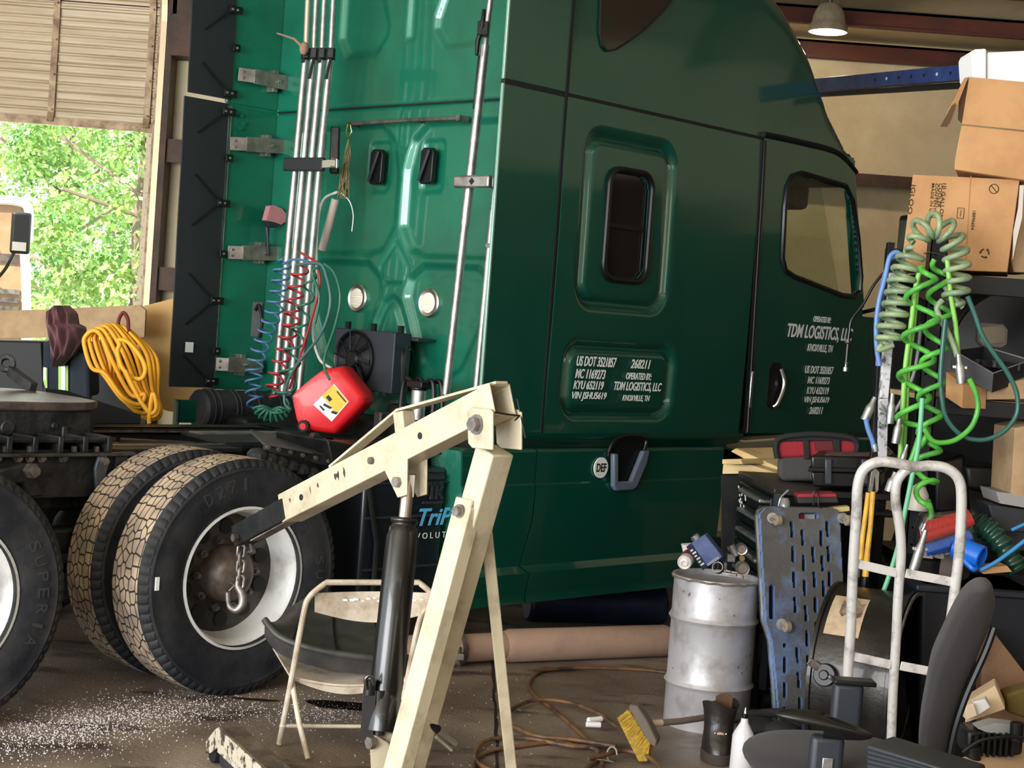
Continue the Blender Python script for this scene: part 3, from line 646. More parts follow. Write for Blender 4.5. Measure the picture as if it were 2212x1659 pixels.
b.hexa([(1.235, 0, 1.06), (1.32, 0, .30), (1.32, .22, .30), (1.235, .22, 1.06)], [(1.245, 0, 1.06), (1.33, 0, .30), (1.33, .22, .30), (1.245, .22, 1.06)]); b.box((1.24, 0, 1.045), (1.4, .2, 1.06)); obj('skirt_return', b, GREEND, TR)
b = MB(); b.box((3.30, .01, .31), (3.335, .4, 1.06)); obj('skirt_return', b, GREEN, TR)
b = MB(); P = [(2.255+.055*math.cos(a), .968+.055*math.sin(a)) for a in [i*math.pi/16 for i in range(32)]]; b.prism([(x, -.018, z) for x, z in P], (0, .006, 0)); ds = obj('fluid_sticker', b, DECAL, TR, smooth=0)
letters('lettering', 'DEF', SEAM, ds, 2.217, 2.295, .045, (0, -.0185, .946), (1, 0, 0), (0, 0, 1), 0, .02)
# step pocket: dark surround, grey U strap
b = MB(); P = [(2.30, 1.03), (2.33, 1.105), (2.40, 1.135), (2.58, 1.125), (2.60, 1.09), (2.56, 1.03), (2.5, .89), (2.40, .89)]; b.prism([(x, -.02, z) for x, z in P], (0, .012, 0)); st = obj('step_pocket', b, BPL, TR, bevel=.003)
b = MB(); b.tube(smooth_path([(2.29, -.03, 1.05), (2.32, -.035, 1.11), (2.40, -.04, 1.14), (2.52, -.04, 1.14), (2.59, -.035, 1.12), (2.58, -.035, 1.06)], 5), .010, 8); obj('pocket_rim', b, BPL, st)
P = [(2.315, 1.045), (2.355, 1.045), (2.37, .895), (2.475, .895), (2.56, 1.06), (2.615, 1.06), (2.60, .99), (2.53, .86), (2.49, .845), (2.36, .845), (2.335, .87)]
b = MB(); b.prism([(x, -.05, z) for x, z in P], (0, .032, 0)); obj('step_strap', b, mat('grey_strap', (.10, .135, .18), .45), st, bevel=.010, seg=3)
# ---- lettering
def side_text(txt, px0, px1, pyt, pyb, parent, yy=-.012, dy=0, sh=.3, bold=.0):
    a = tside(px0, pyb); c = tside(px1, pyt); h = (c.z-a.z)
    a2 = tside((px0+px1)/2, pyb); c2 = tside((px0+px1)/2, pyt)
    return letters('lettering', txt, DECAL, parent, a.x, c.x, c2.z-a2.z, (0, yy, a2.z), (1, 0, 0), (0, 0, 1), sh, bold)
T_ = [('US DOT 3521857', 1240, 1328, 770, 792), ('MC 1169273', 1237, 1304, 797, 818), ('KYU 652119', 1233, 1300, 822, 841), ('VIN JSHU5619', 1230, 1306, 846, 866),
      ('268211', 1357, 1401, 776, 796), ('OPERATED BY:', 1347, 1403, 805, 820), ('TDM LOGISTICS, LLC', 1321, 1425, 825, 847), ('KNOXVILLE, TN', 1339, 1399, 853, 868)]
for t_, a, c, y0, y1 in T_: side_text(t_, a, c, y0, y1, ss, -.016, bold=.018)
T_ = [('OPERATED BY:', 1757, 1799, 684, 697), ('TDM LOGISTICS, LLC', 1697, 1852, 704, 738), ('KNOXVILLE, TN', 1743, 1804, 744, 763), ('US DOT 3521857', 1738, 1806, 791, 808),
      ('MC 1169273', 1744, 1797, 814, 830), ('KYU 652119', 1742, 1795, 836, 852), ('VIN JSHU5619', 1737, 1796, 857, 874), ('268211', 1748, 1781, 879, 895)]
for t_, a, c, y0, y1 in T_:
    o = side_text(t_, a, c, y0, y1, dr_, -.012, bold=.02)
    xm = (tside(a, y0).x+tside(c, y0).x)/2
    for v in o.data.vertices: v.co.y += inset(v.co.x)*.9-.004
# ---- condenser box with fan on the rear wall
FX = 1.55; f0 = trear(725, 707, FX); f1 = trear(854, 718, FX); f2 = trear(848, 850, FX)
fy0, fy1, fz0, fz1 = f1.y, f0.y, 1.27, 1.60
b = MB(); b.box((FX, fy0, fz0), (FX+.12, fy1, fz1)); b.box((FX+.12, fy0-.05, fz1-.04), (XW, fy0+.3, fz1-.02)); cb = obj('condenser_box', b, DGR, TR, bevel=.006)
for yy_ in (fy1-.06, fy1-.28, fy0): b = MB(); b.box((FX+.03, yy_-.015, fz1), (FX+.05, yy_+.015, fz1+.04)); obj('mounting_ear', b, BPL, cb)
fc = Vector((FX-.008, (fy0+fy1)/2+.06, (fz0+fz1)/2)); fr = .155
b = MB(); b.lathe([(fr-.012, -.01), (fr, -.01), (fr+.006, .012), (fr, .02), (fr-.012, .01)], o=fc, ax=(-1, 0, 0), n=40)
for i in range(9): b.lathe([(.05+i*.0115+.002*math.cos(a), .02+.002*math.sin(a)) for a in (0, 1.57, 3.14, 4.71, 6.28)], o=fc, ax=(-1, 0, 0), n=32)
for i in range(10):
    a = i*.6283; b.tube([fc+Vector((-.022, .05*math.cos(a), .05*math.sin(a))), fc+Vector((-.022, fr*math.cos(a+.15), fr*math.sin(a+.15)))], .004, 5)
obj('fan_guard', b, BPL, cb)
b = MB()
for i in range(8):
    a = i*.785; u_ = Vector((0, math.cos(a), math.sin(a))); v_ = Vector((0, -math.sin(a), math.cos(a)))
    b.hexa([fc+u_*.05+v_*-.02, fc+u_*.14+v_*.0, fc+u_*.14+v_*.05+Vector((.02,0,0)), fc+u_*.05+v_*.02+Vector((.015,0,0))], [p+Vector((.003, 0, 0)) for p in (fc+u_*.05+v_*-.02, fc+u_*.14+v_*.0, fc+u_*.14+v_*.05+Vector((.02,0,0)), fc+u_*.05+v_*.02+Vector((.015,0,0)))])
obj('fan_blades', b, BPL, cb)
b = MB(); b.lathe([(0, .035), (.04, .033), (.05, .022), (.052, -.01)], o=fc, ax=(-1, 0, 0), n=24); obj('fan_hub', b, BPL, cb)
b = MB(); b.tube(smooth_path([(FX+.08, fy0-.03, fz1-.08), (FX+.0, fy0-.08, fz1-.10), (FX-.0, fy0-.09, fz1-.25), (FX+.02, fy0-.1, 1.15), (FX, fy0-.1, 1.03)], 6), .014, 8); obj('hose_pipe', b, BPL, cb)
# ---- mess of valves right of the box: filter canister, hoses
q = trear(905, 850, 1.5); b = MB(); b.cyl(q+Vector((0,0,-.14)), q+Vector((0,0,.02)), .04, n=20); fl_ = obj('filter_canister', b, ALU, TR, bevel=.004)
b = MB(); b.cyl(q+Vector((0,0,.02)), q+Vector((0,0,.06)), .05, n=16); b.box(tuple(q+Vector((-.05,-.07,.03))), tuple(q+Vector((.05,.05,.065)))); obj('filter_head', b, BPL, fl_, bevel=.005)
for k, (dx, dy) in enumerate(((.0, -.11), (.03, -.14), (-.02, .1), (.05, .07))):
    b = MB(); b.tube(smooth_path([q+Vector((dx, dy*.3, .05)), q+Vector((dx, dy*.9, .07)), q+Vector((dx, dy*1.1, -.05)), q+Vector((dx, dy, -.22)), q+Vector((dx+.02, dy*.7, -.4))], 6), .014, 8); obj('air_line', b, BPL, TR)
b = MB(); b.cyl((1.6, .78, .98), (1.6, .78, 1.22), .13, n=28); obj('air_reservoir', b, BLK, TR, bevel=.015)
b = MB(); b.box((1.5, .2, 1.0), (1.75, 1.9, 1.12)); obj('rear_crossmember', b, BLK, TR, bevel=.01)
b = MB()
for yy_ in (.34, .8): b.box((1.4, yy_, 1.05), (1.75, yy_+.06, 1.18))
obj('cab_mount', b, GREASE, TR, bevel=.01)
# ---- sleeper underside and chassis
b = MB(); b.box((1.82, .1, 1.05), (4.6, WD-.1, 1.14)); obj('cab_floor', b, BLK, TR)
for nm, yy_ in (('frame_rail', .80), ('frame_rail', 1.56)):
    b = MB(); b.box((-2.6, yy_, .72), (6.3, yy_+.012, 1.0)); b.box((-2.6, yy_, .985), (6.3, yy_+.085, 1.0)); b.box((-2.6, yy_, .72), (6.3, yy_+.085, .735)); fr_ = obj(nm, b, GREASE, TR)
    if False:
        for i in range(9):
            for zz in (.93, .80):
                b = MB(); xx = -1.15+i*.13+(.03 if zz < .9 else 0); b.hexbolt((xx, yy_, zz), (0, -1, 0), .018, .03); b.cyl((xx, yy_-.028, zz), (xx, yy_-.05, zz), .01, n=8); obj('bolt', b, GREASE, fr_)
for xx in (-1.4, -.68, .1, .8, 1.3):
    b = MB(); b.box((xx-.06, .81, .74), (xx+.06, 1.6, .97)); obj('crossmember', b, GREASE, TR, bevel=.01)
b = MB(); b.box((-1.3, .66, .99), (.42, .92, 1.01)); b.box((-1.3, .66, .80), (-.28, .675, 1.0)); mp = obj('mounting_plate', b, GREASE, TR, bevel=.002)
for px in (35, 60, 86, 133, -10, -40):
    q = tside(px, 988, .66); b = MB(); b.cyl(q, q-Vector((0, .035, 0)), .014, n=10); b.hexbolt(q, (0, -1, 0), .022, .018); obj('bolt', b, STEEL, mp)
for px in (8, 103, 174, 197, 222):
    q = tside(px, 988, .659); b = MB(); b.cyl(q, q-Vector((0, .002, 0)), .014, n=14); obj('bolt_hole', b, SEAM, mp)
for px in (12, 64, 160, 208):
    q = tside(px, 970, .64); b = MB(); b.box((q.x-.008, .63, q.z-.012), (q.x+.008, .65, q.z+.012)); obj('clip', b, STEEL, mp)
b = MB(); b.box((-1.4, .60, .985), (-.20, .66, 1.0)); obj('lower_strip', b, mat('worn_edge_steel', (.09, .085, .082), .45, .5, col2=(.03, .03, .03), vscale=9), mp, bevel=.003)
b = MB(); b.box((-.35, 1.50, 1.0), (1.2, 1.56, 1.022)); b.box((-.25, .78, 1.0), (.5, .83, 1.014)); obj('rail_edge', b, STEEL, TR)
def clutter(nm, pts, yy, th, m_=GREASE, bev=.006):
    b = MB(); b.prism([tside(x, y, yy) for x, y in pts], (0, th, 0)); return obj(nm, b, m_, TR, bevel=bev, seg=3)
ah = clutter('spring_arm', [(-20, 1018), (40, 1006), (66, 1002), (78, 1012), (80, 1024), (98, 1072), (60, 1076), (52, 1044), (36, 1046), (30, 1100), (-20, 1090)], .56, .06, bev=.012)
q = tside(65, 1016, .56); b = MB(); b.cyl(q, q-Vector((0, .05, 0)), .022, n=14); b.hexbolt(q, (0, -1, 0), .034, .022); obj('bolt', b, STEEL, ah)
sb_ = clutter('shock_bracket', [(214, 986), (232, 984), (237, 1000), (224, 1052), (208, 1056), (206, 1012)], .60, .02, mat('grey_bracket', (.06, .065, .075), .5, .3))
q = tside(222, 996, .6); b = MB(); b.hexbolt(q, (0, -1, 0), .018, .03); obj('bolt', b, STEEL, sb_)
for pxa, pxb, r_ in ((240, 266, .045), (274, 280, .045), (286, 292, .022)):
    a_ = tside(pxa, 992, .70); c_ = tside(pxb, 990, .70); b = MB(); b.cyl(a_, c_, r_, n=22); obj('bushing', b, mat('bushing_grey_%d' % pxa, (.10, .095, .10), .6), TR, bevel=.004)
for px, py in ((130, 1062), (180, 1062), (165, 1082)):
    q = tside(px, py, .78); b = MB(); b.hexbolt(q, (0, -1, 0), .022, .04); obj('bolt', b, GREASE, TR)
b = MB(); b.tube([tside(120, 1052, .76), tside(175, 1048, .76), tside(188, 1043, .76)], .006, 6); obj('brake_pipe', b, STEEL, TR)
b = MB(); b.box((-1.35, .62, 1.045), (-.30, .64, 1.065)); b.box((-1.35, .82, 1.01), (-.3, .84, 1.05)); b.box((-1.3, .62, 1.045), (-.30, .84, 1.055)); sr = obj('slide_rail', b, GREASE, TR)
for i in range(9):
    b = MB(); b.box((-1.3+i*.12, .615, 1.0), (-1.275+i*.12, .85, 1.07)); obj('rail_tooth', b, GREASE, sr, bevel=.004)
# fifth wheel
b = MB(); P = []
for i in range(13):
    a = R(-90+180*i/12); P.append((-.42+.18*math.cos(a)*.9, 1.22+.42*math.sin(a)*1.0))
P = [(-1.25, .82), (-.45, .78), (-.30, .82), (-.22, .92), (-.20, 1.1), (-.2, 1.34), (-.22, 1.52), (-.30, 1.62), (-.45, 1.66), (-1.25, 1.62), (-1.4, 1.5), (-1.1, 1.26), (-1.1, 1.18), (-1.4, .94)]
b.prism([(x, y, 1.165) for x, y in P], (0, 0, .04)); fwh = obj('fifth_wheel', b, mat('greasy_plate', (.16, .13, .11), .38, .5, col2=(.06, .05, .045), vscale=6, bump=.3), TR, bevel=.008)
b = MB(); b.prism([(x*.985+(-.01), 1.22+(y-1.22)*.97, 1.05) for x, y in P], (0, 0, .12)); obj('plate_skirt', b, GREASE, fwh, bevel=.01)
b = MB(); b.prism([(-.95, .86, 1.0), (-.5, .86, 1.0), (-.6, .86, 1.12), (-.85, .86, 1.12)], (0, .72, 0)); b.cyl((-.72, .80, 1.09), (-.72, .86, 1.09), .035, n=12); b.cyl((-.50, .79, 1.10), (-.5, .84, 1.10), .02, n=6); b.box((-.47,.78,1.02),(-.44,.82,1.1)); obj('saddle_bracket', b, GREASE, fwh, bevel=.006)
# deck ramps, struts and light deck plate behind the cab
for P, nm in (([(.42, .80, 1.01), (1.1, .80, 1.01), (1.25, 1.0, 1.01), (.5, 1.3, 1.01)], 'deck_plate'), ([(-.1, 1.5, 1.01), (1.3, 1.5, 1.01), (1.3, 1.72, 1.01), (-.1, 1.72, 1.01)], 'deck_plate'), ([(1.1, .45, 1.01), (1.75, .45, 1.01), (1.75, 1.9, 1.01), (1.3, 1.9, 1.01)], 'deck_plate')):
    b = MB(); b.prism(P, (0, 0, .012)); obj(nm, b, GREASE, TR)
b = MB(); b.bar((.15, 1.3, .98), (.75, .95, .98), .09, .02); b.bar((.3, .78, .965), (.95, .78, .965), .02, .1); obj('brace_plate', b, GREASE, TR)
b = MB(); b.box((.55, 1.18, 1.022), (1.1, 1.3, 1.03)); obj('deck_tread', b, ALU, TR)
b = MB(); b.prism([(-.02, 1.75, 1.02), (.55, 1.75, 1.02), (.55, 1.75, 1.07), (.1, 1.75, 1.19), (-.02, 1.75, 1.2)], (0, .02, 0)); b.box((-.1, 1.72, 1.01), (.6, 1.9, 1.02)); obj('deck_upstand', b, DGR, TR, bevel=.004)
# quarter mudguard over the drive tyres, with torn rubber edge
MGY = .16
def mgp(pts, yy=MGY): return [tside(x, y, yy) for x, y in pts]
b = MB(); b.prism(mgp([(574, 960), (716, 986), (718, 1010), (573, 974)]), (0, .02, 0)); mg = obj('mudguard_bracket', b, GREASE, TR, bevel=.003)
for px, py in ((578, 966), (600, 971), (626, 977), (652, 983), (680, 989), (708, 996)):
    q = tside(px, py, MGY); b = MB(); b.hexbolt(q, (0, -1, 0), .010, .012); obj('bolt', b, STEEL, mg)
q = mgp([(574, 960), (676, 978)]); q2 = [tside(x, y, .62) for x, y in ((655, 950), (540, 928))]; b = MB(); b.prism(q+q2, (0, 0, -.012)); obj('guard_ramp', b, mat('scuffed_plate', (.045, .046, .05), .45, .2, col2=(.09, .09, .088), vscale=5), mg)
q = mgp([(676, 978), (716, 986)])+[tside(705, 945, .4), tside(660, 950, .55)]; b = MB(); b.prism(q, (0, 0, -.012)); b.prism(mgp([(672, 950), (680, 935), (690, 936), (700, 950), (706, 958), (680, 962)], .3), (0, .03, 0)); obj('guard_gusset', b, GREASE, mg, bevel=.004)
b = MB()
for i_ in range(8):
    c_ = tside(556+i_*23, 984+i_*8, MGY+.02); b.ball(c_, .042, 10, (1.15, 1.2, .85))
obj('mudflap_roll', b, RUB, TR)
b = MB(); b.prism([tside(x, y, .13) for x, y in ((708, 950), (790, 966), (905, 985), (905, 1040), (722, 1030), (716, 990))], (0, .4, 0)); b.box((.9, .14, 1.03), (1.3, .7, 1.045)); obj('tank_cover', b, BLK, TR, bevel=.008)
# auxiliary power unit between wheel and skirt
b = MB(); b.box((.72, .10, .33), (1.24, .65, .97)); apu = obj('power_unit', b, mat('unit_black', (.006, .009, .014), .35, 0, .3), TR, bevel=.02, seg=3)
b = MB(); b.box((.73, .085, .735), (1.24, .10, .745)); b.box((.73, .085, .49), (1.24, .10, .5)); b.box((.80,.08,.90),(1.24,.1,.905)); obj('panel_lip', b, DGR, apu)
BT = mat('blue_logo', (.10, .45, .75), .4)
def ap(px, py): return tside(px, py, .08)
a = ap(905, 1128); letters('lettering', 'TriPac', BT, apu, a.x, a.x+.33, .085, (0, .084, a.z-.02), (1, 0, 0), (0, 0, 1), .3, .02)
a = ap(905, 1165); letters('lettering', 'EVOLUTION', DECAL, apu, a.x-.05, a.x+.30, .03, (0, .084, a.z), (1, 0, 0), (0, 0, 1), 0, 0, spacing=1.6)
a = ap(915, 1080); b = MB()
for x0, x1, z0, z1 in ((0, .13, .10, .115), (.01, .125, .068, .085), (.01, .028, .02, .068), (.045, .062, 0, .085), (.075, .092, 0, .085), (.0, .13, -.02, -.008)):
    b.box((a.x+x0, .078, a.z+z0), (a.x+x1, .09, a.z+z1))
b.bar((a.x+.09, .084, a.z+.035), (a.x+.125, .084, a.z+.065), .01, .016); b.bar((a.x+.09, .084, a.z+.035), (a.x+.128, .084, a.z+.0), .01, .016)
for i in range(7): b.box((a.x+.0+i*.019, .078, a.z+.115), (a.x+.010+i*.019, .09, a.z+.125))
obj('maker_emblem', b, DGR, apu)
b = MB(); b.tube([(.72, .1, .98), (.80, .08, .62), (.80, .08, .35)], .014, 8); obj('door_strut', b, BLK, apu)
# muffler with heat shield at the far side
q0 = tside(415, 878, 2.2); q1 = tside(600, 878, 2.2)
b = MB(); b.lathe([(0, 0), (.10, 0), (.115, .015), (.115, (q1-q0).length)], o=(q0.x, 2.15, 1.07), ax=(1, 0, 0), n=28)
for i in (0.05, .09, .2, .23, .36, .52): b.lathe([(.115, i), (.122, i+.004), (.115, i+.012)], o=(q0.x, 2.15, 1.07), ax=(1, 0, 0), n=28)
obj('heat_shield', b, RUBD, TR)
b = MB(); q = tside(398, 870, 2.1); b.box((q.x-.07, 2.05, 1.0), (q.x+.05, 2.07, 1.13)); b.box((q.x-.07, 2.05, .98), (q.x-.06, 2.10, 1.13)); obj('fender_corner', b, GREEN, TR)
# suspension clutter between the two axles
b = MB(); b.box((-.75, .66, .55), (-.1, .78, .66)); b.box((-1.3, .7, .45), (.2, .76, .50)); obj('torque_arm', b, GREASE, TR, bevel=.015)
b = MB(); b.cyl((-.62, .98, .5), (-.62, .98, .72), .15, n=20); obj('air_spring', b, RUB, TR, bevel=.02)
b = MB(); b.tube([(0, .5, .52), (0, 1.94, .52)], .10, 16); b.ball((0, 1.22, .52), .22, 16); obj('drive_axle', b, GREASE, TR)
b = MB(); b.tube([(-1.34, .5, .52), (-1.34, 1.94, .52)], .10, 16); b.ball((-1.34, 1.22, .52), .22, 16); obj('drive_axle', b, GREASE, TR)
# ---- wheels
def tread_mat():
    m = mat('tire_tread', (.3, .24, .18), .8); n = m.node_tree; L = n.links; b = n.nodes['Principled BSDF']
    tc = n.nodes.new('ShaderNodeTexCoord'); sx = n.nodes.new('ShaderNodeSeparateXYZ'); L.new(tc.outputs['Object'], sx.inputs[0])
    at = n.nodes.new('ShaderNodeMath'); at.operation = 'ARCTAN2'; L.new(sx.outputs[0], at.inputs[0]); L.new(sx.outputs[2], at.inputs[1])
    cm = n.nodes.new('ShaderNodeCombineXYZ'); L.new(at.outputs[0], cm.inputs[0]); L.new(sx.outputs[1], cm.inputs[1])
    mp = n.nodes.new('ShaderNodeMapping'); mp.inputs['Scale'].default_value = (.52*.70, 1, 0); L.new(cm.outputs[0], mp.inputs[0])
    vo = n.nodes.new('ShaderNodeTexVoronoi'); vo.feature = 'DISTANCE_TO_EDGE'; vo.voronoi_dimensions = '2D'; vo.inputs['Scale'].default_value = 27; vo.inputs['Randomness'].default_value = .7; L.new(mp.outputs[0], vo.inputs['Vector'])
    ns = n.nodes.new('ShaderNodeTexNoise'); ns.inputs['Scale'].default_value = 9; L.new(tc.outputs['Object'], ns.inputs[0])
    dirt = n.nodes.new('ShaderNodeValToRGB'); dirt.color_ramp.elements[0].position = .35; dirt.color_ramp.elements[1].position = .65; dirt.color_ramp.elements[0].color = (.27, .21, .16, 1); dirt.color_ramp.elements[1].color = (.50, .38, .27, 1); L.new(ns.outputs[0], dirt.inputs[0])
    rp = n.nodes.new('ShaderNodeValToRGB'); rp.color_ramp.elements[0].position = .03; rp.color_ramp.elements[1].position = .085; rp.color_ramp.elements[0].color = (0, 0, 0, 1); L.new(vo.outputs[0], rp.inputs[0])
    mx = n.nodes.new('ShaderNodeMix'); mx.data_type = 'RGBA'; L.new(rp.outputs[0], mx.inputs[0]); mx.inputs[6].default_value = (.025, .02, .017, 1); L.new(dirt.outputs[0], mx.inputs[7]); L.new(mx.outputs[2], b.inputs['Base Color'])
    bp = n.nodes.new('ShaderNodeBump'); bp.inputs['Distance'].default_value = .012; bp.inputs['Strength'].default_value = .9; L.new(rp.outputs[0], bp.inputs['Height']); L.new(bp.outputs[0], b.inputs['Normal']); return m
TREAD = tread_mat()
def tyre_mesh():
    b = MB(); n = 304; H = .13
    # profile radius, y  (y = -H outer face .. +H)
    prof = [(.292, -.085), (.30, -.112), (.33, -.128), (.38, -.137), (.43, -.136), (.465, -.131), (.47, -.133), (.476, -.131), (.482, -.127), (.487, -.128), (.50, -.118), (.512, -.108), (.516, -.095), (.518, -.05), (.519, 0)]
    prof = prof+[(r, -y) for r, y in prof[-2::-1]]; k = len(prof)
    for i in range(n):
        a = 2*math.pi*i/n
        for q, (r, y) in enumerate(prof):
            if q in (9, 10, 11, k-12, k-11, k-10) and i % 4 == 0: r -= .011
            b.v.append((r*math.sin(a), y, r*math.cos(a)))
    for i in range(n):
        j = (i+1) % n
        for q in range(k-1):
            b.f.append((i*k+q, i*k+q+1, j*k+q+1, j*k+q)); b.m.append(1 if 12 <= q <= k-14 else 0)
    return b
def rim_mesh():
    b = MB(); pr = [(.300, -.128), (.312, -.126), (.310, -.115), (.295, -.10), (.283, -.09), (.275, -.05), (.268, .02), (.262, .045), (.250, .055), (.235, .05), (.145, .045), (.14, .05), (.12, .05)]
    b.lathe([(r, -h) for r, h in pr], ax=(0, -1, 0), n=64); b.lathe([(r, -h) for r, h in ((.283, -.09), (.29, 0), (.29, .12), (.305, .13))], ax=(0, -1, 0), n=48); return b
TYM = tyre_mesh(); RMM = rim_mesh()
def wheel(x, y, outer, far=False, detail=True):
    t = obj('tire', TYM, [RUBD, TREAD], TR, smooth=40); t.location = (x, y, .519)
    if far: t.rotation_euler = (0, 0, math.pi)
    if outer and detail:
        r_ = obj('rim', RMM, WHITEM, t, smooth=50)
        b = MB(); b.lathe([(.25, -.052), (.245, -.048), (.15, -.045), (.135, -.04), (.0, -.04)], ax=(0, -1, 0), n=48)
        b = MB(); b.lathe([(.262, -.040), (.24, -.036), (.12, -.036), (0, -.03)], ax=(0, -1, 0), n=48); obj('wheel_disc', b, mat('wheel_disc', (.085, .075, .068), .5, .3, col2=(.03, .028, .025), vscale=7), t)
        b = MB()
        for i in range(10):
            a = R(i*36+18); b.cyl((.205*math.cos(a), .030, .205*math.sin(a)), (.205*math.cos(a), .036-.0005, .205*math.sin(a)), .030, n=20)
        for i in range(10):
            a = R(i*36+18); bb = MB(); bb.cyl((.205*math.cos(a), .034, .205*math.sin(a)), (.205*math.cos(a), .028, .205*math.sin(a)), .034, n=24); obj('hand_hole', bb, SEAM, t)
            a = R(i*36); bb = MB(); bb.hexbolt((.155*math.cos(a), .035, .155*math.sin(a)), (0, -1, 0), .018, .03); bb.cyl((.155*math.cos(a), .005, .155*math.sin(a)), (.155*math.cos(a), -.012, .155*math.sin(a)), .011, n=8); obj('lug_nut', bb, STEEL, t)
        b = MB(); b.lathe([(.125, -.035), (.118, .03), (.095, .055), (.09, .062), (.07, .075), (.0, .08)], ax=(0, -1, 0), n=36); obj('hub', b, mat('rusty_hub', (.10, .07, .055), .5, .5, col2=(.2, .17, .15), vscale=9), t, smooth=50)
    return t
w1 = wheel(0, .135, True); w1.rotation_euler = (0, 0, 0)
wheel(0, .50, False)
w2 = wheel(-1.37, .135, True); wheel(-1.37, .50, False)
for x in (0, -1.37): wheel(x, WD-.135, True, True, False); wheel(x, WD-.5, False, True)
wheel(5.55, .20, False); wheel(5.55, WD-.2, False, True)
# raised sidewall lettering
def arc_text(txt, tyre, a0, r, h, m_):
    for i, ch in enumerate(txt):
        if ch == ' ': continue
        a = R(a0+i*9); rd = Vector((math.sin(a), 0, math.cos(a))); tg = Vector((math.cos(a), 0, -math.sin(a)))
        hw_ = .007 if ch in '1I' else .019
        letters('lettering', ch, m_, tyre, -hw_, hw_, h, rd*r+Vector((0, -.1372, 0)), tg, rd, 0, 0, depth=.002)
RUBL = mat('raised_rubber', (.035, .037, .042), .6)
arc_text('D271', w1, -32, .385, .055, RUBL); arc_text('SUPERIA', w2, 62, .385, .045, RUBL); arc_text('SU', w1, 82, .385, .04, RUBL)
b = MB(); b.box((-.458, -.14, -.02), (-.440, -.134, .035)); obj('sticker', b, DECAL, w1)
# brake hose clutter under truck: exhaust/air tank at the lower front
b = MB(); b.cyl((2.0, .45, .55), (3.2, .45, .55), .22, n=28); obj('fuel_tank', b, mat('tank_blue_black', (.004, .006, .012), .4, .3), TR, bevel=.03)
# bracket that carries the pair of pipes on the right of the rear wall
q0 = trear(984, 393, 1.46); b = MB(); b.box((1.44, q0.y-.26, q0.z-.032), (1.47, q0.y, q0.z+.032)); b.box((1.47, q0.y-.26, q0.z-.032), (1.79, q0.y-.23, q0.z+.032)); bk = obj('tube_bracket', b, ALU, TR, bevel=.012, seg=3)
b = MB(); b.cyl((1.439, q0.y-.14, q0.z), (1.437, q0.y-.14, q0.z), .018, n=4); obj('bracket_slot', b, SEAM, bk)
# ================================================================ loose things; meshes are written in world metres and moved under their thing
def rootloc(p):
    v = Vector((0, 0, 0))
    while p is not None: v += p.location; p = p.parent
    return v
def ow(name, b, mats, t=None, **k):
    if t is not None:
        l = rootloc(t); b.v = [tuple(Vector(v)-l) for v in b.v]
    return obj(name, b, mats, t, **k)
def solo(name, b, mats, label, cat, group=None, kind=None, **k):
    xs = [v[0] for v in b.v]; ys = [v[1] for v in b.v]; zs = [v[2] for v in b.v]; c = Vector(((min(xs)+max(xs))/2, (min(ys)+max(ys))/2, min(zs)))
    b.v = [tuple(Vector(v)-c) for v in b.v]
    return tag(obj(name, b, mats, loc=c, **k), label, cat, group, kind)
def TP(p): return TM @ Vector(p)
def PR(px, py, xx): return TP(trear(px, py, xx))
def PS(px, py, yy): return TP(tside(px, py, yy))
def slab(b, pts, D, vec):
    return b.prism([W(p[0], p[1], p[2] if len(p) > 2 else D) for p in pts], vec)
# ---------------------------------------------------------------- engine hoist
A = W(1070, 925, 4.75); E_ = W(520, 1165, 5.75); dh = Vector((E_.x-A.x, E_.y-A.y, 0)).normalized(); sh = Vector((-dh.y, dh.x, 0))
if sh.x < 0: sh = -sh                               # sh points right and away
B0 = Vector((A.x, A.y, 0))+dh*.36
H = thing('engine_hoist', 'cream painted folding engine hoist with black ram in the foreground', 'hoist', (B0.x, B0.y, 0))
Mb = B0+Vector((0, 0, .10)); Mt = Vector((A.x, A.y, W(1070, 985, 4.75).z)); md = (Mt-Mb).normalized()
b = MB(); b.bar(Mb, Mt+md*.02, .085, .085, up=sh); _m = ow('mast', b, CREAM, H, bevel=.006, seg=3)
bs = W(1086, 862, 4.70)
for s_ in (-1, 1):
    b = MB(); pp0 = bs-sh*.052; o_ = sh*(.104 if s_ > 0 else 0)
    P = [onplane(x, y, pp0, sh)+o_ for x, y in ((1022, 880), (1062, 884), (1068, 890), (1068, 972), (1024, 968), (1015, 958), (1012, 890))]
    b.prism(P, sh*(.008*s_)); pl_ = ow('pivot_plate', b, CREAM, H, bevel=.003)
    b = MB(); q = onplane(1034, 917, pp0, sh)+sh*(.052+.06*s_); b.hexbolt(q, sh*s_, .022, .022); b.cyl(q-sh*.002, q+sh*s_*.004, .03, n=20); ow('pivot_bolt', b, STEEL, pl_)
# boom: hollow square tube
be = W(626, 1098, 5.57); be.z += 0; bd = (be-bs).normalized(); bu = sh.cross(bd).normalized()
if bu.z < 0: bu = -bu
def hollow(b, p0, p1, w_, h_, t_, sd, up):
    q = []
    for p in (p0, p1):
        q.append([p+sd*(w_/2*a)+up*(h_/2*c) for a, c in ((-1,-1),(1,-1),(1,1),(-1,1))])
        q.append([p+sd*((w_/2-t_)*a)+up*((h_/2-t_)*c) for a, c in ((-1,-1),(1,-1),(1,1),(-1,1))])
    o0, i0, o1, i1 = q; vs = o0+i0+o1+i1; f = []
    for k in range(4):
        n_ = (k+1) % 4; f += [(k, n_, 8+n_, 8+k), (4+n_, 4+k, 12+k, 12+n_), (k, 4+k, 4+n_, n_), (8+n_, 12+n_, 12+k, 8+k)]
    b.add(vs, f)
b = MB(); hollow(b, bs, be, .085, .10, .007, sh, bu); boom = ow('boom', b, CREAM, H, bevel=.004, seg=3)
L_ = (be-bs).length
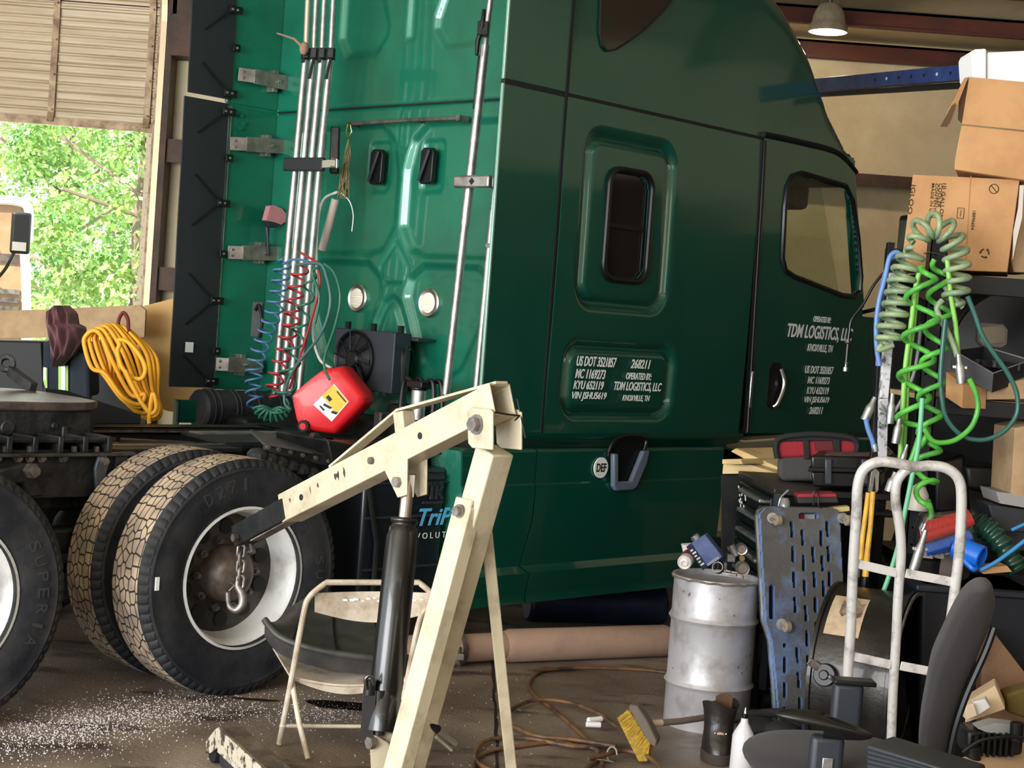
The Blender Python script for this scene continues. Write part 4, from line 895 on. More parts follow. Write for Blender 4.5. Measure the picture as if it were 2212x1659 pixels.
for f_ in (.30, .52, .88): b = MB(); q = bs.lerp(be, f_)-sh*.0425; b.cyl(q+sh*.002, q-sh*.002, .011, n=14); ow('pin_hole', b, SEAM, boom)
b = MB(); q = bs.lerp(be, .52)-sh*.0425; b.cyl(q, q-sh*.012, .012, n=12); ow('lock_pin', b, STEEL, boom)
random.seed(2); CHIPM = mat('rust_chip', (.06, .04, .03), .8)
for f_, w_, h_ in ((.655, .006, .016), (.685, .007, .014), (.70, .006, .010), (.69, .010, .007), (.79, .005, .010), (.83, .003, .012), (.94, .005, .008)):
    q = bs.lerp(be, f_)-sh*.0432; P = [q+bd*(w_*math.cos(a)*random.uniform(.6, 1.3))+bu*(h_*math.sin(a)*random.uniform(.6, 1.3)+.01) for a in [i*.7 for i in range(9)]]; b = MB(); b.prism(P, sh*.0008); ow('paint_chip', b, CHIPM, boom)
b = MB(); b.tube([bs-bd*.006-sh*.046-bu*.044, bs-bd*.008-bu*.05, bs-bd*.004+sh*.05-bu*.052, bs+bd*.03+sh*.054-bu*.06], .003, 6); b.tube([bs-bd*.004+sh*.054+bu*.0, bs-bd*.004+sh*.056-bu*.12], .0025, 6); ow('wire_wrap', b, BLK, H)
b = MB(); hollow(b, be+(-bd)*.15, E_+bu*.01, .066, .078, .006, sh, bu); ext = ow('boom_extension', b, BLK, H, bevel=.003)
b = MB(); b.bar(be-bu*.046-bd*.02, E_-bu*.03-bd*.10, .05, .004, up=bu); ow('wear_strip', b, STEEL, ext)
b = MB(); q = E_-bd*.03; b.hexbolt(q-sh*.033-bu*.0, -sh, .015, .018); b.cyl(q-sh*.05, q+sh*.05, .009); b.tube([q-sh*.0+Vector((.02, 0, -.02)), q+Vector((.03, 0, -.05)), q+Vector((0, 0, -.055))], .006, 6); ow('chain_bolt', b, STEEL, H)
# truss strap and post above the boom
s0 = W(722, 1008, 5.35); s1 = W(868, 886, 5.08); s2 = bs+bu*.048-bd*.01
b = MB()
for p, q in ((s0, s1), (s1, s2)): b.bar(p, q, .045, .008, up=(q-p).cross(sh))
ow('truss_strap', b, CREAM, H)
b = MB(); p = bs.lerp(be, .40)+bu*.05; q = s1+(s2-s1)*.02-Vector((0,0,.006)); b.bar(p, q, .05, .05, up=sh); ow('truss_post', b, CREAM, H, bevel=.003)
# ram bracket, rod, cylinder, foot
rb = bs.lerp(be, .425)-bu*.05
for s_ in (-1, 1):
    b = MB(); o_ = sh*(.036*s_); P = [rb+o_-bd*.075+bu*.03, rb+o_+bd*.075+bu*.03, rb+o_+bd*.02-bu*.10, rb+o_-bd*.03-bu*.105]; b.prism(P, sh*.006*s_); rp_ = ow('ram_bracket', b, CREAM, H, bevel=.002)
    b = MB(); q = rb+o_+sh*.006*s_-bu*.055; b.hexbolt(q, sh*s_, .018, .016); ow('bracket_bolt', b, STEEL, rp_)
r0 = rb-bu*.05; foot = W(822, 1600, 4.86); rd_ = (foot-r0).normalized(); LR = (foot-r0).length
b = MB(); b.box(tuple(r0+Vector((-.02,-.02,-.05))), tuple(r0+Vector((.02,.02,.02)))); b.cyl(r0, r0+rd_*(.36*LR), .020, n=24); ow('ram_rod', b, mat('ram_rod', (.42, .36, .31), .3, .9), H)
b = MB(); c0 = r0+rd_*(.15*LR); c1 = foot-rd_*.03
b.lathe([(0, 0), (.040, 0), (.044, .004), (.044, .012), (.038, .018), (.038, .024), (.045, .03), (.046, .045), (.051, .06), (.051, (c1-c0).length-.13), (.049, (c1-c0).length-.12), (.049, (c1-c0).length-.1), (.052, (c1-c0).length-.095), (.052, (c1-c0).length), (0, (c1-c0).length)], o=c0, ax=rd_, n=36)
ram = ow('ram_cylinder', b, mat('gloss_black', (.003, .003, .0035), .32, 0, .3, bump=.12, bscale=14), H, smooth=50)
b = MB(); qa = W(800, 1488, 4.86); qb = W(794, 1584, 4.86); b.bar(qa, qb+rd_*.01, .04, .045, up=(0, -1, 0)); b.cyl(qa+Vector((.03,0,0)), qb+Vector((.035,0,0)), .022, n=16); b.cyl(W(800, 1470, 4.84), W(797, 1500, 4.84), .018, n=14); b.tube(smooth_path([W(792, 1490, 4.82), W(790, 1466, 4.82), W(803, 1460, 4.82), W(808, 1480, 4.82)], 5), .006, 8); ow('pump_body', b, mat('pump_black', (.008, .008, .009), .3, 0, .5), ram, bevel=.01, seg=3)
b = MB(); q = W(905, 1545, 4.9); e = W(985, 1607, 5.0); b.cyl(q, q.lerp(e, .5), .014, n=12); hnd = ow('pump_handle_socket', b, BLK, H)
b = MB(); b.cyl(q.lerp(e, .3), e, .0085, n=12); ow('pump_handle', b, CHR, hnd)
b = MB(); b.cyl(W(942, 1592, 4.92), W(975, 1620, 4.98), .006, n=8); ow('release_key', b, CHR, hnd)
b = MB(); P = [W(797, 1582, 4.84), W(835, 1605, 4.84), W(850, 1640, 4.86), W(850, 1900, 4.86), W(810, 1900, 4.84), W(800, 1640, 4.84)]; b.prism(P, sh*.008); b.prism([p+sh*.06 for p in P], sh*.008); fp = ow('foot_plate', b, CREAM, H, bevel=.002)
b = MB(); b.hexbolt(W(806, 1604, 4.835), -sh, .02, .018); ow('foot_bolt', b, STEEL, fp)
# diagonal braces
b = MB(); p = W(1000, 1095, 4.76); q = W(838, 1700, 4.66); b.bar(p-(q-p)*.03, q, .075, .012, up=(-sh)); b.bar(p-(q-p)*.0+sh*.02-dh*.035, q+sh*.02-dh*.035, .012, .05, up=-sh); br_ = ow('brace', b, CREAM, H, bevel=.004)
b = MB(); qq = p+(q-p)*.015-sh*.008; b.hexbolt(qq, -sh, .016, .02); b.cyl(qq, qq-sh*.006, .021, n=16); ow('brace_bolt', b, STEEL, br_)
b = MB(); p = W(1050, 1140, 4.86); q = W(1115, 1760, 5.02); b.bar(p, q, .036, .012, up=(0.2, -1, 0)); ow('brace', b, CREAM, H, bevel=.004)
# base and legs
b = MB(); b.bar(B0+sh*-.28+Vector((0,0,.10)), B0+sh*.34+Vector((0,0,.10)), .1, .09); ow('base_beam', b, CREAM, H, bevel=.005)
OILY = mat('oily_beam', (.16, .12, .08), .5, .1, .2, col2=(.07, .05, .035), vscale=11, bump=.3, lo=.4, hi=.6)
CHK = mat('flaking_paint', (.52, .46, .36), .6, 0, 0, col2=(.05, .04, .03), vscale=26, lo=.5, hi=.58)
lt = Vector((-.93, 5.78, .115)); lb = B0-sh*.22+Vector((0, 0, .10))
b = MB(); b.bar(lb, lt, .085, .09); lg = ow('leg', b, [OILY], H, bevel=.004)
ld = (lt-lb).normalized(); ls = Vector((ld.y, -ld.x, 0))
if ls.x > 0: ls = -ls
b = MB(); b.prism([lt+ls*.044+Vector((0,0,.04)), lt+ls*.044-Vector((0,0,.045)), lb+ls*.044-Vector((0,0,.045)), lb+ls*.044+Vector((0,0,.04))], ls*.004); ow('leg_side', b, CHK, lg)
b = MB(); b.prism([lt+ls*.045+Vector((0,0,.045)), lt+ls*.045+ld*.03+Vector((0,0,.03)), lt+ls*.045+ld*.13-Vector((0,0,.045)), lt+ls*.045+ld*.12-Vector((0,0,.075)), lt+ls*.045+ld*.07-Vector((0,0,.07)), lt+ls*.045-Vector((0,0,.03))], ls*.006); ow('axle_plate', b, CHK, lg)
b = MB(); cq = lt+ld*.095+Vector((0,0,-.066)); b.lathe([(.0, -.018), (.03, -.02), (.047, -.016), (.047, .016), (.03, .02), (0, .018)], o=cq+ls*.02, ax=ls, n=28); cs = ow('caster_wheel', b, RUBD, H)
b = MB(); b.hexbolt(cq+ls*.05, ls, .012, .012); b.cyl(cq-ls*.03, cq+ls*.05, .007); ow('axle_bolt', b, STEEL, cs)
b = MB(); q = lt-ld*.02; b.lathe([(0, -.016), (.042, -.016), (.042, .016), (0, .016)], o=Vector((q.x, q.y, .042))+ls*.0, ax=(-ls+ld*.6), n=24); ow('caster_wheel', b, RUBD, H)
b = MB(); lt2 = Vector((.10, 6.30, .1)); b.cyl((q.x, q.y, .04), (q.x, q.y, .1), .02); ow('caster_stem', b, BLK, H)
b = MB(); rb2 = B0+sh*.30+Vector((0,0,.10)); b.bar(rb2, rb2-dh*.35, .08, .08); ow('rear_stub', b, CREAM, H, bevel=.004)
for sgn in (-1, 1):
    q = B0+sh*(.26*sgn)-dh*(.0 if sgn < 0 else .3); b = MB(); b.lathe([(0, -.016), (.04, -.016), (.04, .016), (0, .016)], o=(q.x, q.y, .04), ax=sh, n=24); b.cyl((q.x,q.y,.05),(q.x,q.y,.1),.015); ow('caster_wheel', b, RUBD, H)
# chain and hook hanging from the boom tip
CH = thing('hook_and_chain', 'short steel chain and open hook hanging from the hoist boom tip', 'hook', tuple(E_-bd*.03-Vector((0,0,.05))))
hp = W(521, 1190, 5.72); u1 = Vector((1, 0, 0))
for i in range(5):
    c = hp+Vector((.0012*i, 0, -.028*i-.0)); a = Vector((1, 0, 0)) if i % 2 == 0 else Vector((.35, .94, 0))
    P = [c+a*(.0125*math.cos(t_))+Vector((0,0,1))*(.012*math.sin(t_)+(.011 if math.sin(t_) > 0 else -.011)) for t_ in [k*math.pi/8+.01 for k in range(16)]]
    b = MB(); b.tube(P, .0052, 8, closed=True); ow('chain_link', b, STEEL, CH)
c = hp+Vector((-.004, 0, -.138)); b = MB()
P = [c+Vector(v) for v in ((0, 0, .03), (0, 0, .01), (.014, 0, -.012), (.022, 0, -.035), (.018, 0, -.062), (-.002, 0, -.078), (-.024, 0, -.066), (-.032, 0, -.04), (-.034, 0, -.015))]
b.tube(smooth_path(P, 4), [.009+.007*math.sin(math.pi*min(1, i/26)) for i in range(33)], 10); hk = ow('hook', b, STEEL, CH, smooth=60)
b = MB(); b.tube([c+Vector((-.03, 0, -.01)), c+Vector((-.012, 0, .012)), c+Vector((-.03, 0, .022))], .003, 6); ow('hook_latch', b, STEEL, CH)
# ---------------------------------------------------------------- folding chair
FC = G(635, 1628); CHR_T = thing('folding_chair', 'old cream metal folding chair facing away behind the hoist ram', 'chair', (FC.x, FC.y, 0))
TAN = mat('chair_paint', (.66, .57, .46), .5, .1, 0, col2=(.36, .27, .18), vscale=9, bump=.15, lo=.45, hi=.7)
wv = Vector((.435, .112, 0)); F1 = G(603, 1612); F2 = G(665, 1645); TL_ = W(655, 1330, 5.98)
T1 = W(668, 1290, 5.98); T2 = W(705, 1258, 6.0)
up_ = (TL_-F1).normalized()
b = MB(); lp = [F1+Vector((0,0,.01)), F1.lerp(TL_, .5), TL_, T1, T2]; rp2 = [p+wv for p in lp[:3]]+[W(938, 1294, 6.1), W(905, 1258, 6.1)]
b.tube(smooth_path(lp, 6)+smooth_path(rp2[::-1], 6), .0115, 10); ow('front_frame', b, TAN, CHR_T)
b = MB(); S1 = F1.lerp(TL_, .46)+Vector((0.0, .02, 0)); P = [F2+Vector((0,0,.01)), F2.lerp(S1, .5), S1+Vector((0, 0, .03))]
b.tube(P, .0105, 10); ow('leg', b, TAN, CHR_T); b = MB(); b.tube([p+wv for p in P], .0105, 10); ow('leg', b, TAN, CHR_T)
b = MB(); q = F1.lerp(TL_, .16); b.tube([q, q+wv], .008, 8); b.ball(q, .014, 8); ow('crossbar', b, TAN, CHR_T)
b = MB()
def bk(u, v):
    top = 1281; bot = 1322+26*math.sin(math.pi*u)
    p = W(680+(934-680)*u, top+(bot-top)*v, 6.0+.1*u); p.y += .035*math.sin(math.pi*u); return p
b.grid(bk, 24, 8); bkp = ow('backrest', b, TAN, CHR_T, solid=.006, smooth=60)
b = MB(); random.seed(5)
for i in range(14):
    u = .25+.05*i+random.uniform(-.01, .01); p = bk(u, .2+random.uniform(0, .12))-Vector((0, .006, 0)); b.ball(p, random.uniform(.003, .007), 6, (2, .3, .8))
ow('paint_marks', b, DECAL, bkp)
b = MB()
def seat(u, v):
    f = Vector((-.13, .40, 0)); o_ = S1+Vector((.0, .0, .0))
    return o_+wv*(-.01+1.0*u)+f*v+Vector((0, 0, .035-.03*math.sin(math.pi*u)*(1-v)**.5+.02*v))
b.grid(seat, 20, 12)
b.grid(lambda u, v: seat(u, 0)+Vector((0, .005*v, -.028*v*math.sin(math.pi*u)-.006)), 20, 4)
ow('seat', b, TAN, CHR_T, solid=.008, smooth=60)
# plastic fender piece lying on the seat
b = MB(); lo_ = [(572, 1338, 6.2), (600, 1372, 6.16), (650, 1394, 6.14), (730, 1412, 6.14), (835, 1424, 6.2), (880, 1420, 6.3)]; hi_ = [(618, 1318, 6.7), (668, 1290, 6.75), (700, 1290, 6.8), (760, 1292, 6.8), (835, 1296, 6.8), (880, 1300, 6.8)]
LO = smooth_path([W(*p) for p in lo_], 5); HI = smooth_path([W(*p) for p in hi_], 5); n_ = len(LO)-1
def fend(u, v):
    i = u*n_; a = min(int(i), n_-1); f = i-a; p = LO[a].lerp(LO[a+1], f).lerp(HI[a].lerp(HI[a+1], f), v); return p+Vector((0, 0, -.03*math.sin(math.pi*v)))
b.grid(fend, n_, 14)
b.tube([p+Vector((0, -.004, 0)) for p in LO], .011, 8)
b.grid(lambda u, v: fend(u, 0)+Vector((0, .01+.03*v, -.075*v)), n_, 5)
fd = solo('plastic_fender', b, mat('fender_black', (.03, .03, .031), .5, col2=(.06, .057, .052), vscale=8), 'black ribbed plastic fender liner lying on the folding chair seat', 'fender', solid=.006, smooth=50)
for u in (.2, .48, .7):
    b = MB(); L0 = fd.location; b.tube([fend(u+.12*(1-v), v)-L0+Vector((0, 0, .004)) for v in [i/10 for i in range(11)]], .006, 6); obj('moulded_rib', b, BPL, fd)
    b = MB(); p = fend(u+.12*.95, .05)-L0; b.bar(p, p+Vector((.0, -.01, -.03)), .03, .01, up=(0,1,0)); obj('clip_tab', b, BPL, fd)
# ---------------------------------------------------------------- load bars strapped behind the sleeper
LBX = 1.42
strap_pts = []
for i, (xt, xm, xb) in enumerate(((668, 645, 594), (686, 662, 610), (704, 679, 628), (724, 697, 646))):
    xx = LBX
    p0 = PR(xb, 850, xx); p0.z = max(p0.z, 1.13) if False else p0.z; pm = PR(xm-1, 300, xx); pu = PR((xm+xt)/2+4, 118, xx); pt = PR(xt+3, -130, xx)
    t = thing('load_bar', ['silver telescopic load bar leaning behind the sleeper, leftmost of the strapped four', 'silver telescopic load bar, second from left in the strapped bundle of four', 'silver telescopic load bar, third from left in the strapped bundle of four', 'silver telescopic load bar, rightmost of the strapped four beside the green wall'][i], 'load bar', tuple(p0), group='load bars strapped to the back of the sleeper')
    b = MB(); b.tube([p0, pm, pu], .0205, 14); ow('outer_tube', b, ALU, t)
    b = MB(); b.tube([pu-Vector((0,0,.02)), pt], .0165, 12); ow('inner_tube', b, mat('worn_tube_%d' % i, (.55, .46, .36), .45, .6) if i == 0 else ALU, t)
    b = MB(); b.cyl(pu-Vector((0,0,.03)), pu+Vector((0,0,.035)), .026, n=14); b.box(tuple(pu+Vector((-.012, -.05, -.025))), tuple(pu+Vector((.02, -.02, .03)))); b.bar(pu+Vector((.01,-.03,.0)), pu+Vector((-.015,-.035,-.14 if i % 2 else -.05)), .012, .016); ow('ratchet_lever', b, BLK, t, bevel=.003)
    b = MB(); b.cyl(p0, p0-Vector((0,0,.012)), .045, n=20); ow('foot_pad', b, RUB, t)
b = MB(); a = PR(615, 355, LBX-.04); c = PR(700, 355, LBX-.04); b.bar(a, c, .03, .075, up=(0,0,1)); st_ = obj('rack_strap', b, RUB, TR, bevel=.008); st_.matrix_parent_inverse = TMI
b = MB(); b.bar(c, PR(728, 353, LBX-.03), .03, .04); b.tube([PR(716, 343, LBX-.06), PR(728, 345, LBX-.06), PR(728, 362, LBX-.06), PR(715, 360, LBX-.06)], .006, 6); o = obj('strap_buckle', b, CHR, TR); o.matrix_parent_inverse = TMI
b = MB(); b.bar(PR(725, 275, LBX+.1), PR(722, 375, LBX+.1), .05, .06, up=(0,1,0)); b.box(tuple(TP((1.5, 1.28, 1.1))), tuple(TP((1.5, 1.28, 1.1))+Vector((.06,.06,.3)))); o = obj('bar_rack', b, BLK, TR, bevel=.006); o.matrix_parent_inverse = TMI
b = MB(); q = PR(657, 105, LBX-.05); b.ball(q, .035, 10, (.8, .8, 1.1)); b.tube([q, q+Vector((-.06, 0, .05)), q+Vector((-.14, 0, .07)), q+Vector((-.16, 0, .075))], [.01, .007, .005, .003], 6)
solo('knotted_rag', b, mat('dirty_rag', (.30, .19, .13), .9, bump=.6), 'brown knotted cord tied around the tops of the load bars', 'cord')
# long pair at the right of the rear wall
t0 = PR(963, 852, 1.52); t = thing('load_bar', 'long bright load bar with black jack handle standing near the cab edge', 'load bar', tuple(t0), group='load bars strapped to the back of the sleeper')
p3 = PR(1073, -120, 1.52); p1 = t0.lerp(p3, .385); p2 = t0.lerp(p3, .78)
b = MB(); b.tube([t0, p1], .0215, 14); ow('outer_tube', b, ALU, t)
b = MB(); b.tube([p1-Vector((0,0,.01)), p2], .0245, 14); ow('sleeve', b, ALU, t)
b = MB(); b.tube([p2, p3], .0165, 12); ow('inner_tube', b, ALU, t)
b = MB(); b.box(tuple(PR(1043, 78, 1.47)-Vector((.03, .03, 0))), tuple(PR(1043, 48, 1.47)+Vector((.03, .03, 0)))); b.tube([PR(1046, 20, 1.46), PR(1042, 55, 1.45), PR(1032, 90, 1.45), PR(1030, 120, 1.45)], [.01, .014, .014, .01], 8); b.tube([PR(1036, 120, 1.5), PR(1024, 235, 1.5)], .009, 6); ow('jack_handle', b, BLK, t, bevel=.004)
t0 = PR(1028, 852, 1.56); t = thing('load_bar', 'short bright load bar closest to the cab edge behind the hoist', 'load bar', tuple(t0), group='load bars strapped to the back of the sleeper')
b = MB(); b.tube([t0, PR(1066, 455, 1.56)], .019, 14); ow('outer_tube', b, ALU, t); b = MB(); b.tube([PR(1064, 470, 1.56), PR(1069, 408, 1.56)], .013, 10); ow('inner_tube', b, ALU, t); b = MB(); b.cyl(PR(1053, 530, 1.54)-Vector((0,.03,0)), PR(1053, 530, 1.54), .012, n=10); ow('lock_pin', b, STEEL, t)
# ---------------------------------------------------------------- hung things on the rear wall
HX = 1.60
hp0 = PR(755, 275, HX); t = thing('hanging_twine', 'frayed dry twine hanging with a tube from the grab bar end', 'twine', tuple(hp0))
b = MB(); b.tube([PR(752, 268, HX), PR(748, 285, HX), PR(752, 297, HX), PR(760, 285, HX), PR(757, 270, HX)], .004, 6); ow('brass_loop', b, mat('brass', (.6, .42, .12), .35, .9), t)
HAY = mat('dry_twine', (.22, .20, .09), .9); b = MB(); random.seed(8)
for i in range(46):
    a = [(753, 300), (750+random.uniform(-6, 8), 335), (745+random.uniform(-10, 10), 375), (740+random.uniform(-14, 14), 410+random.uniform(0, 20))]
    b.tube(smooth_path([PR(x, y, HX-.02+random.uniform(-.03, .03)) for x, y in a], 3), .0022, 4)
ow('frayed_strands', b, HAY, t)['kind'] = 'stuff'
b = MB(); b.tube([PR(725, 430, HX-.05), PR(696, 540, HX-.05)], .024, 14); ow('grey_tube', b, mat('putty_tube', (.42, .36, .31), .6), t)
b = MB(); b.tube(smooth_path([PR(728, 415, HX-.05), PR(700, 430, HX-.05), PR(688, 470, HX-.05), PR(684, 540, HX-.05), PR(684, 640, HX-.1), PR(676, 720, HX-.1), PR(690, 775, HX-.1), PR(715, 795, HX-.1)], 6), .008, 8); ow('white_hose', b, mat('white_hose', (.72, .70, .66), .5), t)
b = MB(); b.tube(smooth_path([PR(735, 415, HX-.03), PR(755, 435, HX-.03), PR(763, 465, HX), PR(760, 500, HX)], 6), .003, 6); ow('thin_wire', b, DECAL, t)
# pink brush in the bracket
q = PS(580, 555, 2.3); t = thing('parts_brush', 'pink bristle brush with grey handle stuck in a fairing bracket', 'brush', tuple(q))
h0 = PS(580, 552, 2.3); h1 = PS(577, 490, 2.3)
b = MB(); b.tube([h0, h0.lerp(h1, .6), h1], [.012, .010, .016], 8); slabp = [PS(x, y, 2.3) for x, y in ((566, 478), (573, 490), (584, 492), (598, 484), (590, 478), (572, 470))]; b.prism(slabp, TM.to_3x3() @ Vector((0, -.05, 0))); ow('brush_handle', b, DGR, t, bevel=.003)
b = MB(); b.prism([PS(x, y, 2.29) for x, y in ((566, 476), (574, 445), (581, 443), (600, 451), (616, 472), (598, 485), (584, 480))], TM.to_3x3() @ Vector((0, -.045, 0))); ow('bristles', b, mat('pink_bristle', (.62, .25, .27), .9, bump=1, bscale=60, stretch=(6, 6, 1)), t)
# ---------------------------------------------------------------- coiled truck air lines
CB = mat('blue_coil', (.06, .16, .30), .4); CRD = mat('red_coil', (.35, .02, .03), .4); CG = mat('green_coil', (.02, .13, .08), .4); CGY = mat('grey_green_hose', (.06, .13, .13), .4)
AX = 1.25
def coil(name, pts, rad, turns, r, m, label, ph=0, xx=AX, group='coiled air lines behind the sleeper', cat='air hose', extra=None):
    P = coil_path([PR(x, y, xx) for x, y in pts], rad, turns, 14, 12, ph)
    b = MB(); b.tube(P, r, 7)
    if extra:
        for e in extra: b.tube(smooth_path([PR(x, y, xx-.02) for x, y in e], 6), r, 7)
    return solo(name, b, m, label, cat, group=group, smooth=60)
coil('coiled_air_hose', [(612, 560), (605, 610), (592, 670), (570, 730), (551, 790), (549, 850), (556, 890)], .046, 15, .0068, CB, 'blue coiled air line hanging at the left of the tube bundle', extra=[[(612, 570), (640, 560), (690, 572)]])
coil('coiled_air_hose', [(652, 570), (640, 620), (630, 690), (612, 760), (595, 820), (588, 862)], .044, 11, .0068, CRD, 'red coiled air line hanging between the blue and green ones', .8, xx=AX-.05, extra=[[(648, 545), (665, 555), (690, 570)], [(688, 580), (690, 620), (670, 700), (645, 780), (625, 840)]])
coil('coiled_air_hose', [(676, 580), (664, 640), (650, 700), (633, 760), (622, 820), (600, 880), (590, 900)], lambda f: .03+.03*f, 7, .0072, CG, 'dark green coiled air line ending in a heap on the deck', 2, xx=AX-.08, extra=[[(690, 575), (675, 590), (690, 640), (680, 700)], [(700, 570), (722, 590), (735, 640), (725, 700), (700, 780), (712, 820)]])
P = []
b = MB()
for i in range(9):
    a = math.pi*(.05+.9*i/8); c = PR(588, 885, AX-.1); e = c+Vector((math.cos(a)*.10, -.02, -math.sin(a)*.075+.01)); u_ = (e-c)
    b.tube(smooth_path([c, c+u_*.5+Vector((0, -.03, .02)), e, c+u_*.5+Vector((.01, .02, -.01)), c+Vector((.005, .01, 0))], 5), .0075, 7)
solo('coiled_air_hose', b, CG, 'flattened green hose loops fanned out on the deck below the coils', 'air hose', group='coiled air lines behind the sleeper', smooth=60)
b = MB(); b.tube(smooth_path([PR(x, y, AX-.1) for x, y in ((640, 572), (690, 570), (706, 600), (714, 650), (703, 700), (680, 740), (640, 790), (618, 835), (615, 870), (628, 885))], 7), .0085, 8)
solo('air_hose', b, CGY, 'plain grey green air line looping down right of the coils', 'air hose', smooth=60)
b = MB(); b.tube(smooth_path([PR(x, y, AX+.1) for x, y in ((552, 670), (560, 660), (566, 700), (556, 740))], 7), .01, 8); q = PR(556, 690, AX+.15); b.box(tuple(q-Vector((.03,.02,.1))), tuple(q+Vector((.03,.03,.1))))
solo('air_valve', b, BLK, 'small dark valve block half hidden behind the blue coil', 'valve', bevel=.006)
# ---------------------------------------------------------------- red jerry can on the deck
gp = G(705, 938, 1.035); t = thing('jerry_can', 'red plastic fuel can tipped over on the truck deck', 'fuel can', tuple(gp)); Dg = gp.y
out = [(716, 795), (728, 792), (741, 797), (783, 850), (786, 864), (779, 880), (728, 932), (716, 938), (668, 931), (640, 918), (630, 882), (627, 862), (632, 848), (690, 800)]
b = MB(); cx_, cy_ = 705, 866
layers = [(.80, 0), (.93, .008), (.985, .03), (1, .06), (1, .13), (.985, .16), (.93, .182), (.8, .19)]
vs = []; n_ = len(out); vz = Vector((.25, .97, 0)).normalized()
sm = smooth_path([(x, y, 0) for x, y in out], 3, closed=True); n_ = len(sm)
for s_, o_ in layers: vs += [W(cx_+(p.x-cx_)*s_, cy_+(p.y-cy_)*s_, Dg-.05)+vz*o_ for p in sm]
fs = [tuple(range(n_)), tuple(range((len(layers)-1)*n_, len(layers)*n_))[::-1]]
for l in range(len(layers)-1):
    for k in range(n_): fs.append((l*n_+(k+1) % n_, l*n_+k, (l+1)*n_+k, (l+1)*n_+(k+1) % n_))
b.add(vs, fs); ow('can_body', b, RED, t, smooth=50)
cpx = W(657, 919, Dg-.05)+vz*.02; cd = Vector((-.25, -.95, -.1)).normalized()
b = MB(); b.cyl(cpx+vz*.06, cpx+cd*.01, .045, .034, n=24); ow('neck', b, RED, t)
b = MB(); b.cyl(cpx+cd*.005, cpx+cd*.038, .030, n=28)
for i in range(14):
    a = i*.449; m3 = rotto(cd); o_ = m3 @ Vector((math.cos(a)*.030, math.sin(a)*.030, 0)); b.cyl(cpx+cd*.008+o_, cpx+cd*.036+o_, .003, n=6)
cp_ = ow('cap', b, BPL, t); b = MB(); b.cyl(cpx+cd*.036, cpx+cd*.041, .018, n=20); ow('cap_centre', b, RED, cp_)
lay = lambda x, y, o_=0: W(cx_+(x-cx_)*.8, cy_+(y-cy_)*.8, Dg-.05)-vz*(.001+o_)
b = MB(); b.prism([lay(*q) for q in ((726, 820), (766, 868), (720, 922), (670, 876))], vz*-.002); lb_ = ow('warning_label', b, DECAL, t, smooth=0)
b = MB(); b.prism([lay(*q, .002) for q in ((724, 822), (764, 867), (733, 902), (694, 852))], vz*-.001); ow('label_field', b, mat('label_yellow', (.85, .50, .03), .5), lb_, smooth=0)
b = MB(); random.seed(3)
for q in (((712, 850), (722, 862), (714, 868), (704, 856)), ((700, 872), (722, 884), (716, 888), (697, 878)), ((722, 892), (738, 897), (732, 903), (718, 898)), ((735, 838), (760, 868), (757, 870), (733, 841)), ((690, 878), (702, 890), (698, 893), (687, 881))): b.prism([lay(*k, .0035) for k in q], vz*-.001)
ow('label_print', b, SEAM, lb_, smooth=0)
# ---------------------------------------------------------------- far left beyond the frame
MRN = mat('maroon_cloth', (.10, .028, .034), .9, bump=.6, bscale=25, sheen=.3)
b = MB(); random.seed(11)
KP = [W(140, 830, 9.3)]
def cloth(u, v):
    lx = lerp_tab([(0, 118), (.1, 100), (.3, 97), (.55, 105), (.8, 112), (1, 118)], v); rx = lerp_tab([(0, 148), (.12, 166), (.3, 168), (.36, 184), (.6, 176), (.8, 160), (1, 128)], v); y = 660+132*v
    p = W(lx+(rx-lx)*u, y, 9.0+.10*math.cos(u*math.pi)*0); d_ = -.10*math.sin(math.pi*u)+.018*math.sin(u*19+v*5)+.012*math.sin(u*31-v*9); p.y += d_; return p
b.grid(cloth, 40, 30); b.grid(lambda u, v: cloth(u, v)+Vector((0, .2*math.sin(math.pi*u)+.02, 0)), 20, 20, flip=True)
solo('work_shirt', b, MRN, 'maroon cloth shirt draped over the dark navy bag', 'shirt', smooth=80)
q = W(140, 850, 9.1); t = thing('tool_backpack', 'dark navy bag with reflective lime strips standing under the maroon shirt', 'bag', (q.x, q.y, 1.0))
b = MB(); slab(b, [(92, 740), (110, 730), (170, 740), (188, 770), (190, 860), (92, 848)], 9.12, (0, .28, 0)); ow('bag_body', b, mat('navy_cloth', (.012, .017, .03), .9, bump=.4), t, bevel=.03, seg=3)
LIME = mat('lime_strip', (.35, .62, .10), .5); SIL = mat('reflective_silver', (.5, .56, .54), .35, .3)
for x0, x1, y0 in ((126, 147, 788), (93, 102, 793)):
    b = MB(); slab(b, [(x0, y0), (x1, y0+2), (x1, y0+60), (x0, y0+58 if x0 > 100 else y0+28)], 9.11, (0, .01, 0)); s_ = ow('lime_strip', b, LIME, t); b = MB(); w_ = (x1-x0)*.28; slab(b, [(x0+w_, y0+1), (x1-w_, y0+1), (x1-w_, y0+56 if x0 > 100 else y0+28), (x0+w_, y0+54 if x0 > 100 else y0+26)], 9.105, (0, .006, 0)); ow('silver_strip', b, SIL, s_)
b = MB(); slab(b, [(150, 760), (190, 765), (195, 870), (150, 860)], 9.05, (0, .06, 0)); ow('side_pocket', b, mat('navy_cloth_light', (.02, .025, .04), .9), t, bevel=.02)
